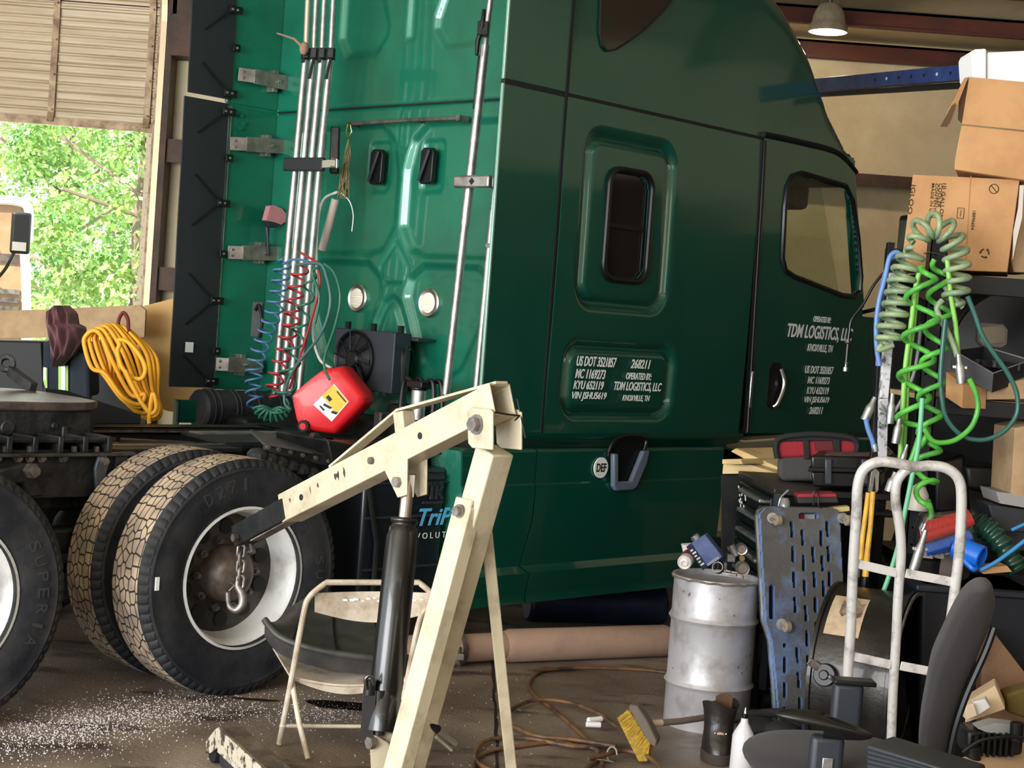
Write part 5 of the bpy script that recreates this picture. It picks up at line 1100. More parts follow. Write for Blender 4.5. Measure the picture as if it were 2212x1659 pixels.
# yellow cord on its hanger
q = W(262, 912, 8.7); t = thing('extension_cord', 'thick yellow extension cord looped over a red black hook', 'cord', (q.x, q.y, q.z))
b = MB(); random.seed(21)
for i in range(9):
    xt = 184+i*9+random.uniform(-3, 3); yt = 722-4*math.sin(i*.4)*3; xb = 285+i*5+random.uniform(-5, 5); yb_ = 868+i*4+random.uniform(-6, 6); Dd = 8.62+i*.022
    L1 = [(xt, yt+22), (xt+4, yt+3), (xt+20, yt-8), (xt+36, yt+3), (xt+58+3*i, yt+52), (xt+100-2*i, yt+130), (xb+26, yb_-18), (xb+14, yb_+4), (xb-22, yb_-12), (xb-60, yb_-62), (xt+16, yt+72)]
    b.tube(smooth_path([W(x, min(y, 905), Dd+(.05 if k > 4 and k < 8 else 0)) for k, (x, y) in enumerate(L1)], 6, closed=True), .0125, 8, closed=True)
b.tube(smooth_path([W(x, y, 8.55) for x, y in ((258, 745), (256, 735), (275, 738), (300, 765), (314, 795), (305, 818), (280, 812), (262, 790), (254, 760))], 6, closed=True), .0125, 8, closed=True)
b.tube(smooth_path([W(x, y, 8.5) for x, y in ((270, 800), (300, 860), (325, 893), (338, 880), (330, 850), (322, 905), (323, 915))], 6), .012, 8)
ow('cord_loops', b, YEL, t, smooth=60)['kind'] = 'stuff'
b = MB(); b.tube(smooth_path([W(x, y, 8.75) for x, y in ((256, 722), (256, 692), (266, 676), (276, 690), (277, 724))], 6), .011, 8); ow('hook_handle', b, mat('hook_red_black', (.12, .01, .01), .5), t)
b = MB(); slab(b, [(262, 716), (284, 722), (292, 760), (300, 850), (270, 850), (262, 780)], 8.75, (0, .1, 0)); ow('cord_reel', b, BPL, t, bevel=.02)
# cardboard behind the deck
for P, D, lab, m in (([(-60, 672), (140, 668), (180, 664), (302, 659), (315, 670), (312, 728), (300, 731), (180, 727), (-60, 733)], 10.2, 'long flattened cardboard strip lying behind the shirt and cord', WOODY), ([(302, 663), (372, 645), (450, 640), (455, 900), (362, 888), (330, 876), (300, 800)], 10.5, 'big tan cardboard sheet standing upright behind the yellow cord', mat('tan_board', (.66, .40, .16), .85))):
    b = MB(); slab(b, P, D, (0, .03, 0)); solo('cardboard_sheet', b, m, lab, 'cardboard', bevel=.003)
b = MB(); slab(b, [(-60, 735), (90, 738), (96, 850), (-60, 850)], 10.0, (0, .5, 0)); slab(b, [(92, 738), (270, 740), (318, 905), (318, 940), (92, 940)], 9.95, (0, .3, 0)); b.box((-5.2, 10.0, 0), (-2.4, 10.1, .9))
solo('workbench', b, SEAM, 'dark cluttered workbench standing behind the truck deck', 'workbench', bevel=.01)
b = MB(); p = W(0, 775, 7.9); q = W(20, 790, 7.9); e = W(72, 838, 7.7); b.lathe([(.02, -.02), (.045, -.02), (.045, .02), (.02, .02), (.02, -.02)], o=W(14, 785, 7.85), ax=(.2, -1, .2), n=20); b.bar(W(22, 800, 7.85), e, .04, .05)
solo('release_lever', b, GREASE, 'grey coupling handle with a ring sticking up over the fifth wheel', 'lever', bevel=.004)
# ---------------------------------------------------------------- things on the floor
b = MB(); random.seed(17)                          # white absorbent grains on the floor
for i in range(5200):
    k = random.random()
    if k < .62: px, py = random.gauss(170, 150), 0; py = 1600-(px)*.17+random.gauss(0, 26)
    elif k < .8: px, py = random.gauss(420, 120), random.gauss(1530, 22)
    elif k < .9: px, py = random.gauss(720, 70), random.gauss(1540, 16)
    else: px, py = random.uniform(-20, 1150), random.uniform(1420, 1659)
    if py < 1400 or px < -60: continue
    p = G(px, py, 0.0); r_ = random.uniform(.0015, .0042)*(1.2 if k < .62 else 1); a = random.uniform(0, 6.28); u_ = Vector((math.cos(a)*r_, math.sin(a)*r_, 0)); v_ = Vector((-math.sin(a)*r_*.5, math.cos(a)*r_*.5, 0)); z_ = Vector((0, 0, r_*.8+.001))
    b.add([p-u_+Vector((0,0,.0005)), p-v_+Vector((0,0,.0005)), p+u_+Vector((0,0,.0005)), p+v_+Vector((0,0,.0005)), p+z_], [(0,1,4), (1,2,4), (2,3,4), (3,0,4)])
o = obj('absorbent_grains', b, mat('white_grains', (.62, .58, .58), .9), smooth=0); tag(o, 'white absorbent grains scattered on the floor before the drive wheels', 'granules', kind='stuff')
# oil patch
b = MB(); c = G(745, 1525); P = [c+Vector((.16*math.cos(a)*(1+.2*math.sin(3*a)), .09*math.sin(a)*(1+.25*math.cos(2*a)), .0015)) for a in [i*.314 for i in range(20)]]; b.prism(P, (0, 0, .001)); solo('oil_patch', b, mat('wet_oil', (.012, .009, .008), .2), 'small wet oil patch on the floor behind the folding chair legs', 'oil stain', smooth=0)
b = MB(); c = G(548, 1512); P = [c+Vector((.10*math.cos(a)*(1+.2*math.sin(3*a)), .025*math.sin(a)*(1+.25*math.cos(2*a)), .0015)) for a in [i*.314 for i in range(20)]]; b.prism(P, (0, 0, .001)); solo('oil_patch', b, mat('wet_oil_red', (.03, .014, .01), .3), 'thin dark oil smear beside the foot of the front drive tire', 'oil stain', smooth=0)
# exhaust tube under the skirt
e0 = W(850, 1372, 7.6); e1 = W(1090, 1362, 7.95); e2 = W(1442, 1355, 8.4); rr_ = .083
for e in (e0, e1, e2): e.z = rr_+.002
RST = mat('rusty_pipe', (.50, .33, .25), .7, .1, col2=(.34, .23, .19), vscale=3, lo=.45, hi=.75)
t = thing('exhaust_pipe', 'wide rust brown exhaust pipe lying on the floor behind the hoist', 'pipe', (e1.x, e1.y, 0))
b = MB(); b.lathe([(.0, 0), (rr_-.012, 0), (rr_, .03), (rr_, (e2-e1).length-.02), (rr_-.006, (e2-e1).length), (0, (e2-e1).length)], o=e1, ax=e2-e1, n=32); ow('pipe_body', b, RST, t)
b = MB(); dd = (e1-e0).normalized(); b.cyl(e0, e1+dd*.01, rr_-.014, n=28); b.cyl(e0, e0.lerp(e1, .55), rr_-.004, n=28); ow('pipe_sleeve', b, RST, t)
b = MB(); q = e0.lerp(e1, .55); b.lathe([(rr_-.004, 0), (rr_+.004, 0), (rr_+.004, .03), (rr_-.004, .03)], o=q, ax=dd, n=28); b.cyl(q+Vector((.03, -.07, -.07)), q+Vector((.03, -.11, .03)), .008, n=8); b.box(tuple(q+Vector((0, -.11, -.03))), tuple(q+Vector((.05, -.08, .0)))); ow('pipe_clamp', b, STEEL, t)
e3 = W(1250, 1312, 9.1); e4 = W(1432, 1310, 9.3)
b = MB(); b.cyl(Vector((e3.x-.3, e3.y, .12)), Vector((e4.x, e4.y, .12)), .12, n=28); t = solo('air_tank', b, mat('blue_black_tank', (.003, .005, .014), .5, .2, col2=(.008, .016, .04), vscale=8), 'dark blue tank lying further under the cab beyond the brown pipe', 'tank', bevel=.02)
# hose coil on the floor
HM = mat('orange_brown_hose', (.20, .10, .045), .5, col2=(.06, .04, .03), vscale=7, lo=.45, hi=.6)
def fl(pts, z=.009, closed=False): return smooth_path([G(x, y, z) for x, y in pts], 8, closed)
b = MB()
b.tube(fl([(1475, 1458), (1400, 1448), (1300, 1443), (1200, 1445), (1160, 1455), (1143, 1480), (1160, 1505), (1210, 1545), (1270, 1600), (1300, 1640), (1290, 1675)]), .009, 8)
b.tube(fl([(1335, 1572), (1290, 1540), (1230, 1518), (1160, 1512), (1110, 1530), (1092, 1560), (1110, 1570), (1160, 1590), (1240, 1598), (1330, 1612)], .024), .009, 8)
b.tube(fl([(1330, 1610), (1240, 1612), (1140, 1595), (1060, 1597), (1030, 1620), (1035, 1650), (1100, 1680)], .016), .009, 8)
b.tube(fl([(1330, 1608), (1230, 1600), (1120, 1612), (1050, 1625), (1022, 1655), (1040, 1690), (1200, 1690), (1280, 1650), (1290, 1620), (1240, 1610), (1150, 1590), (1100, 1565)], .012), .009, 8)
b.tube(fl([(1270, 1640), (1310, 1630), (1350, 1622), (1400, 1635), (1430, 1665), (1440, 1700)], .03), .009, 8)
solo('air_hose', b, HM, 'brown shop air hose coiled loosely on the floor left of the brush', 'air hose', smooth=60)
b = MB(); c = G(1322, 1630, .03); b.tube(smooth_path([c+Vector((.02*math.cos(a), .01*math.sin(a)+.0, .028*math.sin(a))) for a in [i*.63 for i in range(9)]]+[c+Vector((-.06, -.05, -.01)), c+Vector((-.10, -.06, -.015))], 4), .0035, 6); solo('cable_tie', b, mat('tie_grey', (.35, .33, .28), .5), 'thin pale tie knotted around the brown floor hose', 'tie')
# deck brush
t0 = G(1385, 1632); t = thing('scrub_brush', 'yellow bristled floor scrub brush resting on edge beside the drum', 'brush', tuple(t0))
b = MB(); P = [(1360, 1522, 6.42), (1376, 1524, 6.4), (1398, 1556, 6.36), (1420, 1600, 6.3), (1416, 1614, 6.28), (1402, 1608, 6.3), (1376, 1570, 6.36), (1356, 1535, 6.42)]; slab(b, P, 6.3, (.02, .07, 0)); ow('brush_block', b, mat('brush_block', (.13, .10, .075), .7), t, bevel=.006)
b = MB(); P = [(1356, 1532, 6.41), (1378, 1570, 6.36), (1404, 1608, 6.3), (1398, 1644, 6.26), (1380, 1645, 6.26), (1352, 1590, 6.32), (1334, 1553, 6.38)]; slab(b, P, 6.3, (.02, .06, 0)); ow('bristle_core', b, mat('bristle_yellow', (.55, .36, .05), .8, col2=(.25, .16, .03), vscale=30, stretch=(1, 1, 3)), t)
b = MB(); random.seed(6)
for i in range(420):
    u = random.random(); w_ = random.random(); a = W(1358+46*u, 1535+72*u, 6.40-.1*u); e = W(1334+50*u+random.uniform(-4, 4), 1553+88*u+random.uniform(-4, 5), 6.37-.1*u); o_ = Vector((.02, .06, 0))*w_+Vector((0, -.006, 0)); b.tube([a+o_, e+o_], .0013, 3, cap=False)
o = ow('bristles', b, mat('bristle_tips', (.74, .52, .09), .7), t, smooth=0); o['kind'] = 'stuff'
b = MB(); a = W(1402, 1563, 6.42); c = W(1470, 1558, 6.5); e = W(1535, 1548, 6.6); b.tube([a, a.lerp(c, .4)], .014, 12); h_ = ow('handle_ferrule', b, mat('pale_wood', (.55, .42, .33), .7), t); b = MB(); b.tube([a.lerp(c, .3), c, e], .0135, 12); ow('handle', b, mat('grey_wood', (.16, .12, .10), .8), t)
# two white plugs
for i, (x0, y0, x1, y1, lab) in enumerate(((1270, 1553, 1300, 1550, 'small white plug on the floor, rear one of the touching pair'), (1266, 1562, 1298, 1563, 'small white plug on the floor, front one of the touching pair'))):
    p = G(x0, y0+3, .014); q = G(x1, y1+3, .014); b = MB(); b.cyl(p, q, .0125, n=14); solo('ear_plug', b, mat('white_foam_%d' % i, (.85, .84, .84), .7), lab, 'plug', group='white plugs on the floor', bevel=.003)
# boot
q = G(1553, 1652); t = thing('work_boot', 'worn black leather work boot standing on the floor before the drum', 'boot', (q.x, q.y+.06, 0)); by = q.y+.02
LEA = mat('black_leather', (.018, .014, .012), .4, 0, .2, bump=.5, bscale=20)
c = Vector((q.x, by+.06, 0)); b = MB()
rings = [(.03, .060, .13, .0), (.06, .062, .125, 0), (.09, .060, .10, .01), (.12, .058, .08, .02), (.16, .060, .07, .025), (.20, .066, .072, .025), (.23, .074, .075, .02)]
vs = []; n_ = 20
for z, rx, ry, oy in rings:
    for k in range(n_): a = 2*math.pi*k/n_; vs.append(c+Vector((rx*math.cos(a)+.012*(z-.1), ry*math.sin(a)*.8+oy*.5, z+(.015*math.sin(a*2) if z > .22 else 0))))
fs = [(l*n_+k, l*n_+(k+1) % n_, (l+1)*n_+(k+1) % n_, (l+1)*n_+k) for l in range(len(rings)-1) for k in range(n_)]; b.add(vs, fs); ow('upper', b, LEA, t, solid=.004, smooth=60)
b = MB(); vs = [c+Vector((.066*math.cos(k*math.pi/10), .112*math.sin(k*math.pi/10), 0)) for k in range(20)]; b.prism(vs, (0, 0, .042)); ow('sole', b, mat('boot_sole', (.05, .035, .028), .8), t, bevel=.005)
b = MB(); b.grid(lambda u, v: c+Vector((-.02+.07*u, .02-.01*v+.02*u, .19+.065*v+.012*math.sin(u*3.1))), 6, 6); ow('tongue', b, mat('brown_leather', (.16, .085, .05), .6), t, solid=.006)
for dx in (-.022, .022): b = MB(); b.ball(c+Vector((dx, -.058, .12)), .005, 8); ow('eyelet', b, CHR, t)
b = MB(); b.ball(c+Vector((0, -.054, .115)), .018, 10, (1, .3, .6)); ow('loop_patch', b, mat('patch_tan', (.45, .33, .25), .7), t)
# white bottle
q = G(1597, 1700); bx = W(1605, 1600, q.y).x; t = thing('squeeze_bottle', 'white plastic bottle with a long neck and dark cap beside the boot', 'bottle', (bx, q.y, 0)); k = q.y/FPX
def bz(py): return W(1610, py, q.y).z
b = MB(); prof_b = [(.0, 0), (22*k, 0), (26*k, .01), (24*k, bz(1590)), (22*k, bz(1584)), (12*k, bz(1566)), (8.5*k, bz(1560)), (7.5*k, bz(1551))]
vs = []; n_ = 24
b.lathe(prof_b, o=(bx, q.y, 0), n=28); ow('bottle_body', b, mat('milky_plastic', (.70, .68, .71), .35, 0, .3), t, bevel=.002, smooth=50)
b = MB(); b.cyl((bx, q.y, bz(1552)), (bx, q.y, bz(1541)), 7*k, n=16); cpb = ow('bottle_cap', b, BPL, t); b = MB(); b.cyl((bx, q.y, bz(1541)), (bx, q.y, bz(1528)), 2.6*k, .8*k, n=10); ow('nozzle', b, DECAL, cpb)
# ================================================================ the cluttered corner at the right
# ---------------------------------------------------------------- silver drum and what lies on it
SILV = mat('silver_drum_paint', (.50, .49, .52), .42, .35, .1, col2=(.26, .235, .22), vscale=7, bump=.12, bscale=12, lo=.48, hi=.75)
dc = G(1500, 1585); dc = Vector((W(1522, 1585, 7.0).x, 7.0, 0)); rD = .187; hD = .655
t = thing('steel_drum', 'silver painted steel drum with two hoops standing on the floor', 'drum', tuple(dc))
b = MB(); pr = [(0, .012), (rD-.012, .012), (rD, 0), (rD, .17), (rD+.004, .178), (rD+.011, .19), (rD+.004, .202), (rD, .21), (rD, .455), (rD+.004, .463), (rD+.011, .475), (rD+.004, .487), (rD, .495), (rD, hD-.01), (rD+.008, hD-.005), (rD+.008, hD+.004), (rD-.004, hD+.004), (rD-.006, hD-.02), (0, hD-.02)]
b.lathe(pr, n=72); obj('drum_shell', b, SILV, t, smooth=40)
b = MB(); random.seed(12); P = []
for i in range(72):
    a = i*math.pi/36; P.append(Vector(((rD+.006)*math.cos(a), (rD+.006)*math.sin(a), hD-.004+random.uniform(-.004, .005))))
b.tube(P, .0055, 6, closed=True); obj('torn_rim', b, mat('rusty_rim', (.14, .09, .07), .7, .4, col2=(.3, .26, .23), vscale=20), t)
b = MB(); 
for k in range(15):
    a = R(random.uniform(200, 330)); z = random.choice([random.uniform(.22, .34), random.uniform(.24, .4), random.uniform(.5, .6)]); c = Vector((rD*math.cos(a), rD*math.sin(a), z)); u_ = Vector((-math.sin(a), math.cos(a), 0)); n_ = Vector((math.cos(a), math.sin(a), 0)); s_ = random.uniform(.002, .007)
    b.prism([c+u_*(s_*math.cos(q)*random.uniform(.4, 1.2))+Vector((0,0,s_*1.3*math.sin(q)*random.uniform(.4, 1.2)))+n_*.0004 for q in [i*.9 for i in range(7)]], n_*.0006)
obj('scuff_marks', b, mat('scuff', (.16, .13, .12), .8), t, smooth=0)['kind'] = 'stuff'
zt = hD-.016
bp = W(1522, 1235, 6.98); t = thing('solvent_tin', 'blue and silver rectangular tin tipped over on the drum lid', 'tin', (bp.x, bp.y, zt+.002))
cor = [W(1482, 1181, 6.93), W(1523, 1154, 6.97), W(1562, 1203, 6.97), W(1518, 1232, 6.93)]
b = MB(); b.prism(cor, (.02, .075, 0)); tb_ = ow('tin_body', b, mat('tin_blue', (.10, .15, .38), .35, .4, col2=(.17, .23, .48), vscale=15), t, bevel=.004)
b = MB(); e_ = (cor[3]-cor[0]); f_ = (cor[1]-cor[0]); q0 = cor[0]+Vector((0, -.001, 0)); b.prism([q0, q0+f_*.28, q0+f_*.28+e_, q0+e_], (0, -.001, 0)); ow('tin_label', b, mat('label_navy', (.01, .02, .08), .4), tb_, smooth=0)
b = MB()
for k in range(6): a = q0+e_*(.18+.12*k)+f_*.05-Vector((0, .0015, 0)); b.prism([a, a+e_*.06, a+e_*.06+f_*(.18 if k % 2 else .12), a+f_*(.18 if k % 2 else .12)], (0, -.0006, 0))
for k in (.95, .90): a = cor[0]+e_*k+f_*.3-Vector((0, .002, 0)); b.prism([a, a+e_*.015, a+e_*.015+f_*.62, a+f_*.62], (0, -.0006, 0))
ow('label_print', b, DECAL, tb_, smooth=0)
b = MB(); c = cor[0].lerp(cor[1], .5)+Vector((.01, .035, 0)); d_ = (cor[0]-cor[3]).normalized(); b.cyl(c-d_*.002, c+d_*.022, .02, n=20); ow('screw_cap', b, ALU, t, bevel=.002)
q = W(1478, 1216, 6.87); t = thing('spray_can', 'white and red spray can lying end on over the drum edge', 'can', (q.x, q.y, zt+.001)); ax = Vector((.28, .95, .13)).normalized()
b = MB(); b.lathe([(.0, .004), (.010, .004), (.012, -.004), (.017, -.003), (.020, .004), (.027, 0), (.031, .004), (.0315, .012), (.0315, .12), (0, .12)], o=q, ax=ax, n=32); ow('can_end', b, mat('can_white', (.72, .68, .66), .35, .3), t, smooth=40)
b = MB(); b.lathe([(.0316, .045), (.032, .046), (.032, .115), (.0316, .116)], o=q, ax=ax, n=32); ow('can_wrap', b, mat('can_red', (.22, .015, .02), .4), t)
b = MB(); slab(b, [(1474, 1178), (1503, 1176), (1512, 1203), (1480, 1206)], 7.05, (.0, .06, 0)); solo('small_carton', b, mat('white_carton', (.68, .66, .66), .7), 'small white carton lying behind the blue tin on the drum', 'carton', bevel=.002)
q = W(1603, 1215, 6.98); t = thing('gauge_regulator', 'grimy regulator with two round gauges lying on the drum lid', 'regulator', (q.x, q.y, zt+.002))
for nm, px, py, r_, m_ in (('gauge', 1602, 1186, .024, CHR), ('gauge', 1604, 1228, .030, STEEL)):
    b = MB(); c = W(px, py, 6.92); b.lathe([(0, .003), (r_*.75, .003), (r_*.8, -.006), (r_, -.008), (r_, .025), (0, .025)], o=c, ax=(0, 1, .1), n=28); g_ = ow(nm, b, m_, t); b = MB(); b.cyl(c-Vector((0, .001, 0)), c+Vector((0, .003, 0)), r_*.74, n=24); b.cyl(c-Vector((0, .003, 0)), c, .004, n=8); ow('dial', b, mat('dial_face', (.16, .13, .10), .6), g_)
b = MB(); b.cyl(W(1602, 1195, 6.95), W(1604, 1220, 6.95), .010, n=12); b.hexbolt(W(1602, 1205, 6.945), (0, -1, 0), .013, .02); b.cyl(W(1604, 1240, 6.93), W(1605, 1252, 6.93), .005, n=8); ow('brass_stem', b, mat('old_brass', (.35, .22, .09), .4, .9), t)
b = MB(); b.cyl(W(1580, 1178, 7.03), W(1592, 1200, 7.03), .018, n=16); b.cyl(W(1572, 1186, 7.04), W(1590, 1180, 7.04), .012, n=12); b.box(tuple(W(1588, 1215, 7.02)), tuple(W(1572, 1198, 7.02)+Vector((0, .05, 0)))); b.cyl(W(1614, 1196, 7.0), W(1624, 1204, 7.0), .013, n=14)
b.box(tuple(W(1570, 1232, 7.05)), tuple(W(1560, 1215, 7.05)+Vector((0.01, .05, 0)))); solo('pipe_fittings', b, STEEL, 'grey metal pipe fittings piled behind the gauges on the drum', 'fittings', bevel=.002)
b = MB(); c = W(1553, 1228, 6.92); b.lathe([(.021, -.006), (.024, -.006), (.024, .03), (.021, .03), (.021, -.006)], o=c, ax=(-.4, -1, .35), n=28); solo('metal_ring', b, STEEL, 'short round metal sleeve lying open end forward on the drum', 'sleeve')
b = MB(); a = W(1560, 1238, 6.9); b.bar(a, W(1592, 1242, 6.88), .02, .012); b.tube([W(1568, 1232, 6.88), W(1580, 1236, 6.87)], .006, 8); solo('door_latch', b, STEEL, 'small flat metal latch piece at the front of the drum lid', 'latch', bevel=.002)
# ---------------------------------------------------------------- tool cart
KB = mat('cart_black', (.006, .0065, .008), .35, .2, .2); ZC = 1.04
Lb = G(1595, 1017, ZC); Lf = G(1673, 1055, ZC); Rf = G(1927, 1068, ZC); Rb = Lb+(Rf-Lf)
t = thing('tool_cart', 'black steel tool cart with drawers standing behind the drum', 'tool cart', (Lf.x, Lf.y, 0))
def down(p, z): return Vector((p.x, p.y, z))
b = MB(); b.prism([down(p, ZC-.03) for p in (Lb, Lf, Rf, Rb)], (0, 0, .03)); ow('cart_top', b, mat('cart_top', (.05, .045, .042), .35, .3, col2=(.02, .02, .02), vscale=6), t, bevel=.004)
ins = lambda f, g: Lf+(Rf-Lf)*f+(Lb-Lf)*g
b = MB(); b.prism([down(ins(*q), .12) for q in ((.03, .97), (.03, .03), (.97, .03), (.97, .97))], (0, 0, ZC-.15)); cb_ = ow('cart_body', b, KB, t, bevel=.004)
zz = ZC-.05
for h_ in (.09, .09, .09, .09, .12, .12, .15):
    b = MB(); nrm = Vector((-1, .06, 0)).normalized(); P = [down(ins(.03, .06), zz-h_+.006), down(ins(.03, .94), zz-h_+.006), down(ins(.03, .94), zz), down(ins(.03, .06), zz)]; b.prism(P, nrm*.018); dw = ow('drawer', b, KB, t, bevel=.003)
    b = MB(); a = down(ins(.03, .2), zz-.03)+nrm*.03; c = down(ins(.03, .8), zz-.03)+nrm*.03; b.bar(a, c, .03, .018); ow('drawer_handle', b, ALU, dw, bevel=.004)
    zz -= h_+.004
b = MB(); nrm = Vector((-1, .06, 0)).normalized(); random.seed(9)
for k in range(16):
    g_ = .70+.25*random.random(); z_ = ZC-.075-.10*random.random(); P0 = down(ins(.03, g_), z_)+nrm*.019; b.prism([P0, P0+Vector((0, .035, 0)), P0+Vector((0, .035, .012)), P0+Vector((0, 0, .012))], nrm*.001)
ow('warning_stickers', b, DECAL, t, smooth=0)
b = MB(); a = W(1650, 1102, 7.08); c = W(1930, 1112, 7.22); b.tube([a, c], .014, 12); b.tube([c, c+Vector((0, .12, 0))], .012); b.tube([a, a+Vector((0, .1, 0))], .012); ow('push_handle', b, GREASE, t)
b = MB(); b.box((Lf.x-.0, Lf.y-.02, .12), (Lf.x+.03, Lf.y+.01, ZC-.02)); b.box((Lf.x+.4, Lf.y-.02, .1), (Lf.x+.43, Lf.y+.02, ZC-.1)); ow('corner_post', b, DGR, t)
for f, g in ((.1, .1), (.9, .1), (.1, .9), (.9, .9)):
    q = ins(f, g); b = MB(); b.cyl((q.x-.015, q.y, .05), (q.x+.015, q.y, .05), .05, n=20); b.cyl((q.x, q.y, .07), (q.x, q.y, .13), .012); ow('caster', b, RUB, t)
# side tray items
b = MB(); slab(b, [(1722, 1073), (1808, 1072), (1812, 1086), (1724, 1088)], 6.98, (.0, .09, 0)); o = solo('socket_case', b, mat('case_black_red', (.02, .018, .02), .5), 'small black and red case on the front edge of the cart', 'case', bevel=.004)
b = MB(); slab(b, [(1724, 1067), (1806, 1066), (1808, 1074), (1723, 1075)], 6.97, (0, .10, 0)); l0 = o.location.copy(); b.v = [tuple(Vector(v)-l0) for v in b.v]; obj('case_lid', b, mat('case_red', (.28, .02, .03), .5), o, bevel=.003)
b = MB(); b.tube(smooth_path([W(x, y, 6.94) for x, y in ((1758, 1090), (1756, 1070), (1762, 1060), (1768, 1068), (1768, 1092), (1776, 1096))], 5), .004, 6); solo('cable_loop', b, BPL, 'thin black cable looped over the small red case', 'cable')
b = MB(); c = W(1695, 1100, 7.0); b.lathe([(0, 0), (.024, 0), (.022, .035), (.014, .05), (.0, .05)], o=c, n=24); b.tube(smooth_path([c+Vector((-.03, 0, 0)), c+Vector((-.02, 0, .05)), c+Vector((.01, 0, .085))], 4), .005, 6); solo('clear_cup', b, mat('dull_glass', (.16, .165, .165), .15, 0, .5), 'small clear funnel cup on the cart beside the red case', 'cup')
b = MB(); slab(b, [(1790, 1098), (1835, 1094), (1836, 1104), (1800, 1108)], 6.97, (0, .06, 0)); solo('paper_packet', b, mat('paper_yellow', (.55, .45, .2), .8), 'small yellow paper packet lying on the cart handle', 'packet', bevel=.002)
# bag on the cart
t0 = G(1760, 1040, ZC+.002); bgD = 7.62
t = thing('tool_bag', 'black and red soft tool bag on the tool cart behind the case', 'tool bag', (W(1760, 1000, bgD).x, bgD, ZC+.002))
b = MB(); slab(b, [(1682, 990), (1700, 975), (1845, 978), (1850, 1038), (1690, 1040), (1680, 1025)], bgD, (.03, .2, 0)); ow('bag_body', b, mat('bag_grey', (.06, .055, .055), .85, bump=.3), t, bevel=.02, seg=3)
b = MB(); slab(b, [(1677, 968), (1686, 952), (1846, 950), (1852, 968), (1848, 984), (1690, 990), (1680, 990)], bgD-.01, (.03, .22, 0)); ow('red_panel', b, mat('bag_red', (.30, .015, .025), .8, bump=.3), t, bevel=.015, seg=3)
b = MB(); b.tube(smooth_path([W(x, y, bgD-.02) for x, y in ((1679, 990), (1676, 962), (1690, 945), (1760, 938), (1835, 945), (1852, 960), (1849, 978))], 5), .015, 8); slab(b, [(1684, 957), (1700, 942), (1840, 942), (1850, 957), (1830, 952), (1700, 953)], bgD-.015, (.03, .24, 0)); slab(b, [(1735, 950), (1748, 950), (1750, 992), (1738, 992)], bgD-.025, (0, .02, 0)); slab(b, [(1800, 950), (1815, 950), (1817, 990), (1802, 992)], bgD-.025, (0, .02, 0)); ow('black_trim', b, mat('bag_black', (.012, .012, .013), .8), t, bevel=.004)
b = MB(); slab(b, [(1760, 955), (1798, 953), (1800, 972), (1762, 973)], bgD-.022, (0, .01, 0)); ow('bag_patch', b, mat('patch_dark_red', (.12, .01, .015), .7), t)
# case on the cart
cD = 7.25; t = thing('power_tool_case', 'black hard plastic tool case with latches lying on the cart', 'case', (W(1810, 1050, cD).x, cD, ZC+.002))
b = MB(); slab(b, [(1752, 1018), (1900, 1022), (1902, 1055), (1756, 1052)], cD, (.10, .34, 0)); cs_ = ow('case_base', b, KB, t, bevel=.01, seg=3)
b = MB(); slab(b, [(1752, 984), (1905, 988), (1903, 1018), (1752, 1014)], cD-.01, (.10, .36, 0)); ow('case_lid', b, KB, t, bevel=.012, seg=3)
b = MB(); slab(b, [(1745, 1010), (1908, 1013), (1908, 1022), (1745, 1019)], cD-.02, (.1, .37, 0)); ow('case_seam', b, BPL, t, bevel=.003)
for px in (1783, 1862): b = MB(); slab(b, [(px, 992), (px+14, 992), (px+14, 1046), (px, 1046)], cD-.03, (0, .02, 0)); ow('case_latch', b, mat('latch_grey', (.05, .055, .07), .3, .2), t, bevel=.004)
b = MB(); b.prism([W(1782, 985, cD+.02)+Vector((0,0,.004)), W(1880, 988, cD+.02)+Vector((0,0,.004)), W(1880, 988, cD+.02)+Vector((.05, .25, .004)), W(1782, 985, cD+.02)+Vector((.06, .25, .004))], (0, 0, .001)); ow('paper_label', b, mat('label_greyred', (.20, .15, .15), .6, col2=(.1, .03, .03), vscale=15), t, smooth=0)
# boards behind the cart
for k, (P, lab) in enumerate(((((1578, 975), (1590, 968), (1700, 1018), (1690, 1028), (1660, 1020)), 'pale board on the stack behind the cart, steeply angled one'), (((1562, 1003), (1620, 1004), (1680, 1022), (1560, 1024)), 'pale yellow board lying lowest behind the tool cart'), (((1560, 992), (1600, 992), (1605, 1003), (1560, 1003)), 'short pale board end sticking out left behind the cart'))):
    b = MB(); slab(b, P, 8.3-.08*k, (.25, .3, 0)); solo('wood_board', b, mat('pale_board_%d' % k, (.86, .66, .34), .6, col2=(.6, .4, .16), vscale=3, stretch=(1, 1, 5)), lab, 'board', group='boards behind the tool cart', bevel=.003)
b = MB(); slab(b, [(1556, 1024), (1640, 1024), (1640, 1300), (1556, 1300)], 8.25, (.6, .5, 0)); b.box((1.13, 8.26, 0), (1.8, 8.8, .6)); solo('side_bench', b, BLK, 'black steel bench frame half hidden behind the tool cart', 'bench', bevel=.006)
b = MB(); b.tube([(3.42, .09, 1.11), (3.60, .09, 1.08), (4.0, .05, 1.10), (4.6, .1, 1.10)], .05, 12); obj('door_sill', b, mat('sill_gold', (.55, .55, .38), .25, .8), TR)
